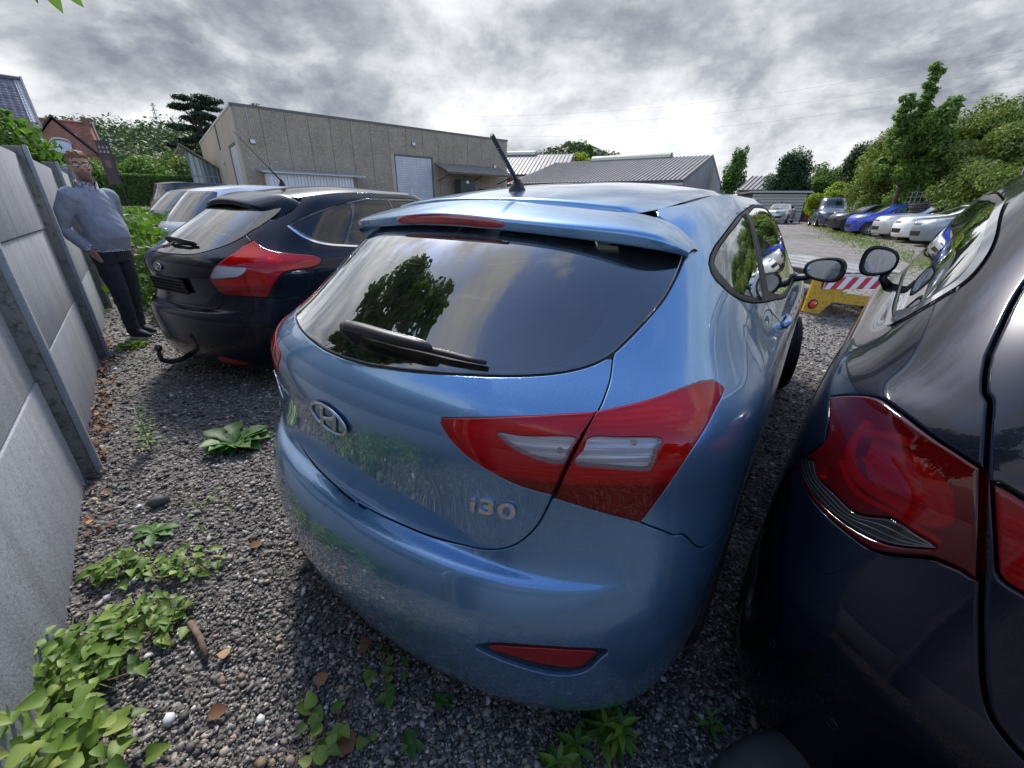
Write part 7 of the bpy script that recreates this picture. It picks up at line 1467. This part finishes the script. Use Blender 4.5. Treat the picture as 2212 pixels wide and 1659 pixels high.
def plants():
    bindweed('dense bindweed at the foot of the fence in the bottom left corner', -1.40, .78, 260, .25, .042, .15, 6); bindweed('bindweed clump spreading right of the corner clump', -1.30, .97, 120, .18, .038, .08); bindweed('bindweed creeping up beside the fence panel', -1.56, 1.20, 80, .13, .036, .09); bindweed('small bindweed patch halfway along the fence panel', -1.33, 1.24, 50, .13, .037, .07); bindweed('large bindweed leaves at the very bottom left', -1.16, .53, 200, .22, .048, .30); bindweed('sparse bindweed seedlings on open gravel', -1.5, 1.60, 14, .20, .026, .03)
    bindweed('broad bindweed leaves below the bumper at bottom centre', -.50, .66, 20, .13, .045, .06); bindweed('few pale bindweed leaves beside the dry leaf', -.42, .86, 8, .12, .035, .04)
    rosette('dandelion', 'large dark green dandelion rosette beside the black hatchback', -1.72, 2.17, 24, .20, 'dock', LF_DOCK, .75, group=None); rosette('dandelion', 'small pale rosette under the concrete fence post', -1.62, 1.42, 7, .09, 'dock', LF_DOCK, .4)
    leafy_stem('upright pale spurge with yellow-green tip near the fence post', -2.20, 2.12, .28, 26, .075, LF_SPURGE); leafy_stem('bushy green weed under the front of the blue bumper', .30, .655, .15, 22, .065, LF_SPURGE, (0, -.2), 3); leafy_stem('second bushy weed left of the bumper weed, at the bottom edge', .13, .58, .11, 14, .065, LF_SPURGE, (0, -.1), 2); leafy_stem('single small weed between the two near cars', .575, .685, .09, 9, .045, LF_SPURGE)
    for k, (lab, x, y) in enumerate((('five-fingered creeper leaf left of the bumper', -.36, .76), ('five-fingered creeper leaf right of the first one', -.20, .75), ('lower five-fingered creeper leaf', -.27, .64), ('small creeper leaf nearest the bumper edge', -.18, .84))): rosette('creeper', lab, x, y, 5, .042, 'oval', LF_DOCK, .45, 'weed', 'creepers under the bumper')
    def clump(lab, x, y, n, sp, h, leaf=.036):
        r = thing('weed_clump', lab, 'weeds', (x, y, zg(x, y)), 0, 'weeds along the fence behind the man'); q = sp*np.sqrt(rng.random(n)); a = rng.uniform(0, 6.28, n); z = rng.random(n)**.8*h*(1.1 - q/sp*.7); V, F = leaf_quads(np.c_[q*np.cos(a), q*np.sin(a), z], rng.normal(size=(n, 3)) + [.4, -.6, 1.], leaf, 1.7); link('foliage', np_mesh('foliage', V, F), LF_BIND, r); st = MB()
        for k in range(14): c = rnd.uniform(0, 6.28); st.tube([(sp*.3*math.cos(c), sp*.3*math.sin(c), 0), (sp*.6*math.cos(c), sp*.6*math.sin(c), h*rnd.uniform(.4, .9))], .004, 5)
        st.build('stalk', STEM, r, True)
    clump('pale nettle-like growth along the fence foot by the black hatchback', -4.75, 5.9, 1500, .45, .75); clump('tall green weeds between the man and the black hatchback', -4.2, 5.25, 1500, .42, .55); clump('weedy mound in front of the dark green car', -5.5, 6.9, 1700, .6, 1.05); clump('low leafy weeds beside the black hatchback bumper', -3.62, 4.6, 700, .26, .20, .042); clump('sparse weeds at the foot of the second post', -3.92, 3.98, 130, .12, .07)
    # tall grass and weed strip further along the fence
    n = 5200; t = rng.random(n); x = -4.9 - 5.2*t + rng.normal(0, .30, n); y = 5.9 + 5.8*t + rng.normal(0, .30, n); x = np.maximum(x, fence_x(y) + .05); z = rng.random(n)**1.4*1.05 + g(x, y); V, F = leaf_quads(np.c_[x, y, z], rng.normal(size=(n, 3)) + [.3, -.4, .9], .075, 2.); tag(link('weed_strip', np_mesh('weed_strip', V, F), LF_WEED), 'tangled green weeds filling the strip along the far fence', 'weeds', kind='stuff')
    n = 5500; x = rng.uniform(10.5, 23, n); y = 11. + (x - 10.5)*1.75 + rng.normal(0, .9, n) + rng.normal(0, .5, n)*np.sin(x*3); z = g(x, y) + rng.random(n)**2*.10; V, F = leaf_quads(np.c_[x, y, z], rng.normal(size=(n, 3)) + [0, -.3, .6], .022, 5.); tag(link('grass_tufts', np_mesh('grass_tufts', V, F), LF_OLIVE), 'straggling grass and weeds in front of the right-hand row of cars', 'grass', kind='stuff')
    # dry leaves along the fence foot
    DRY = island_mat('dry_leaf', [(0, (.09, .042, .022)), (.4, (.16, .075, .035)), (.75, (.24, .12, .055)), (1, (.34, .21, .11))], .8); it = []
    for k in range(190):
        q = rnd.random()**.7*3.2; y = 1.15 + q; x = fence_x(y) + .05 + abs(rnd.gauss(0, .055)); a = rnd.uniform(0, 6.28); it.append(((x, y, .012 + rnd.random()*.03), (math.cos(a), math.sin(a), rnd.uniform(-.4, .5)), (rnd.uniform(-.7, .7), rnd.uniform(-.7, .7), 1), rnd.uniform(.025, .055), 1., rnd.uniform(.2, .9)))
    V, F = leaves_mesh(it, 'oval'); tag(link('leaf_litter', mesh('leaf_litter', V, F, True), DRY), 'brown dry leaves drifted along the foot of the fence', 'leaf litter', kind='stuff')
    for lab, x, y, s, a in (('curled orange-brown dry leaf on the gravel at bottom left', -.87, .70, .05, .4), ('crumpled brown leaf below the bumper', -.58, .78, .055, 1.9), ('grey-green withered leaf hanging low at bottom centre', -.42, .62, .07, 2.6), ('pale withered leaf above the bindweed at bottom centre', -.47, .93, .05, 4.2), ('small orange leaf right of the twig', -.93, .86, .045, 2.), ('dark curled leaf on open gravel', -1.12, 1.33, .05, 1.)):
        V, F = leaves_mesh([((0, 0, .022), (math.cos(a), math.sin(a), .1), (.2, -.3, 1), s, 1.3, .4)], 'oval'); tag(link('dry_leaf', mesh('dry_leaf', V, F, True), DRY, None, (x, y, 0)), lab, 'leaf', 'dry leaves on the gravel')
    TW = mat('twig_bark', (.20, .14, .10), .9, col2=(.10, .07, .05), nscale=40)
    for lab, pts, rr in (('thick short twig lying left of the bumper', [(-1.13, .985, .02), (-1.05, .925, .03), (-.99, .865, .022)], .010), ('long straw-coloured stalk at the bottom edge', [(-.92, .575, .02), (-.75, .565, .03), (-.55, .555, .02)], .006), ('thin twig above the bindweed', [(-.78, 1.22, .015), (-.65, 1.21, .02), (-.52, 1.26, .015)], .003), ('thin bent twig on gravel beside the dandelion', [(-2.05, 2.10, .015), (-1.95, 2.06, .02), (-1.85, 2.07, .015)], .004)):
        tag(MB().tube(pts, rr, 7).build('twig', TW, None, True), lab, 'twig', 'twigs on the gravel')
    for lab, x, y, s in (('flat white stone chip at bottom left', -.985, .695, .020), ('small bright white chip on open gravel', -.80, 1.13, .011), ('pale pebble right of the white chip', -.72, 1.02, .010), ('rounded brown pebble near the bottom edge', -.90, .80, .016), ('grey pebble touching the brown one', -.845, .815, .013), ('tan pebble beside the twig', -.93, .93, .011), ('brown pebble at the bottom edge', -.66, .60, .018), ('pale round pebble below the dry leaf', -.72, .70, .015), ('flat grey slab by the fence foot', -1.75, 1.62, .045)):
        o = stones('pebble', np.array([[0, 0, s*.4]]), np.array([s]), mat('stone_' + str(int(s*1000)) + lab[:5].strip().replace(' ', '_'), (.62, .61, .58) if 'white' in lab or 'pale' in lab else (.20, .14, .09) if 'brown' in lab or 'tan' in lab else (.10, .10, .10), .7, bump=.3, bscale=120)); del o['kind']; o.location = (x, y, 0); tag(o, lab, 'stone', 'larger stones lying on the gravel')
plants()
# vegetation over the fence and behind the viewer (seen in the car windows and paint)
def hidden_side():
    t = tree('hornbeam', 'leafy tree overhanging the fence, mirrored in the rear window of the blue car', (-3.7, 2.0, 0), crown_lobes((.45, .2, 3.7), (1.15, 1.25, 1.35), 40, .24, 21) + [(.9, 1.0, 4.0, .4, .4, .5), (1.1, .1, 4.6, .35, .35, .45), (.6, -.4, 3.0, .4, .4, .4)], 9000, .085, LF_MID, 3.2, .07, limbs=12)
    it = [((1.6 + .03*k, -.35 + .02*k, 1.80 + .02*k), (1, -.3 + .3*k, -.55), (0, 0, 1), .075, 1., .2) for k in range(4)]; it = [((2.65, -.81, 1.83), (.12, .0, -1.), (0, -1, .2), .050, 1., .1), ((2.68, -.80, 1.835), (.45, .0, -.9), (0, -1, .2), .045, 1., .1), ((2.62, -.81, 1.835), (-.35, 0, -.9), (0, -1, .2), .04, 1., .1)]
    V, F = leaves_mesh(it, 'heart'); link('overhanging_twig', mesh('overhanging_twig', V, F, True), LF_BIND, t)
    tree('hornbeam', 'second leafy tree over the fence, mirrored in the black hatchback window', (-5.9, 2.6, 0), crown_lobes((0, 0, 2.3), (1.3, 1.3, 1.2), 22, .36, 31), 6000, .10, LF_MID, 1.8, .08, limbs=8)
    for k, (x, y, s) in enumerate(((-1.2, -3.2, 51), (1.2, -3.8, 52), (3.4, -3.6, 53), (5.4, -2.6, 54))): tree('hedge_shrub', ['shrub behind the viewer, leftmost of four', 'shrub behind the viewer, second of four', 'shrub behind the viewer, third of four', 'shrub behind the viewer, rightmost of four'][k], (x, y, 0), crown_lobes((0, 0, 1.3), (1.3, 1.0, 1.2), 16, .4, s), 5000, .12, LF_MID, 1., .05, 'shrub', 'shrubs behind the viewer')
hidden_side()
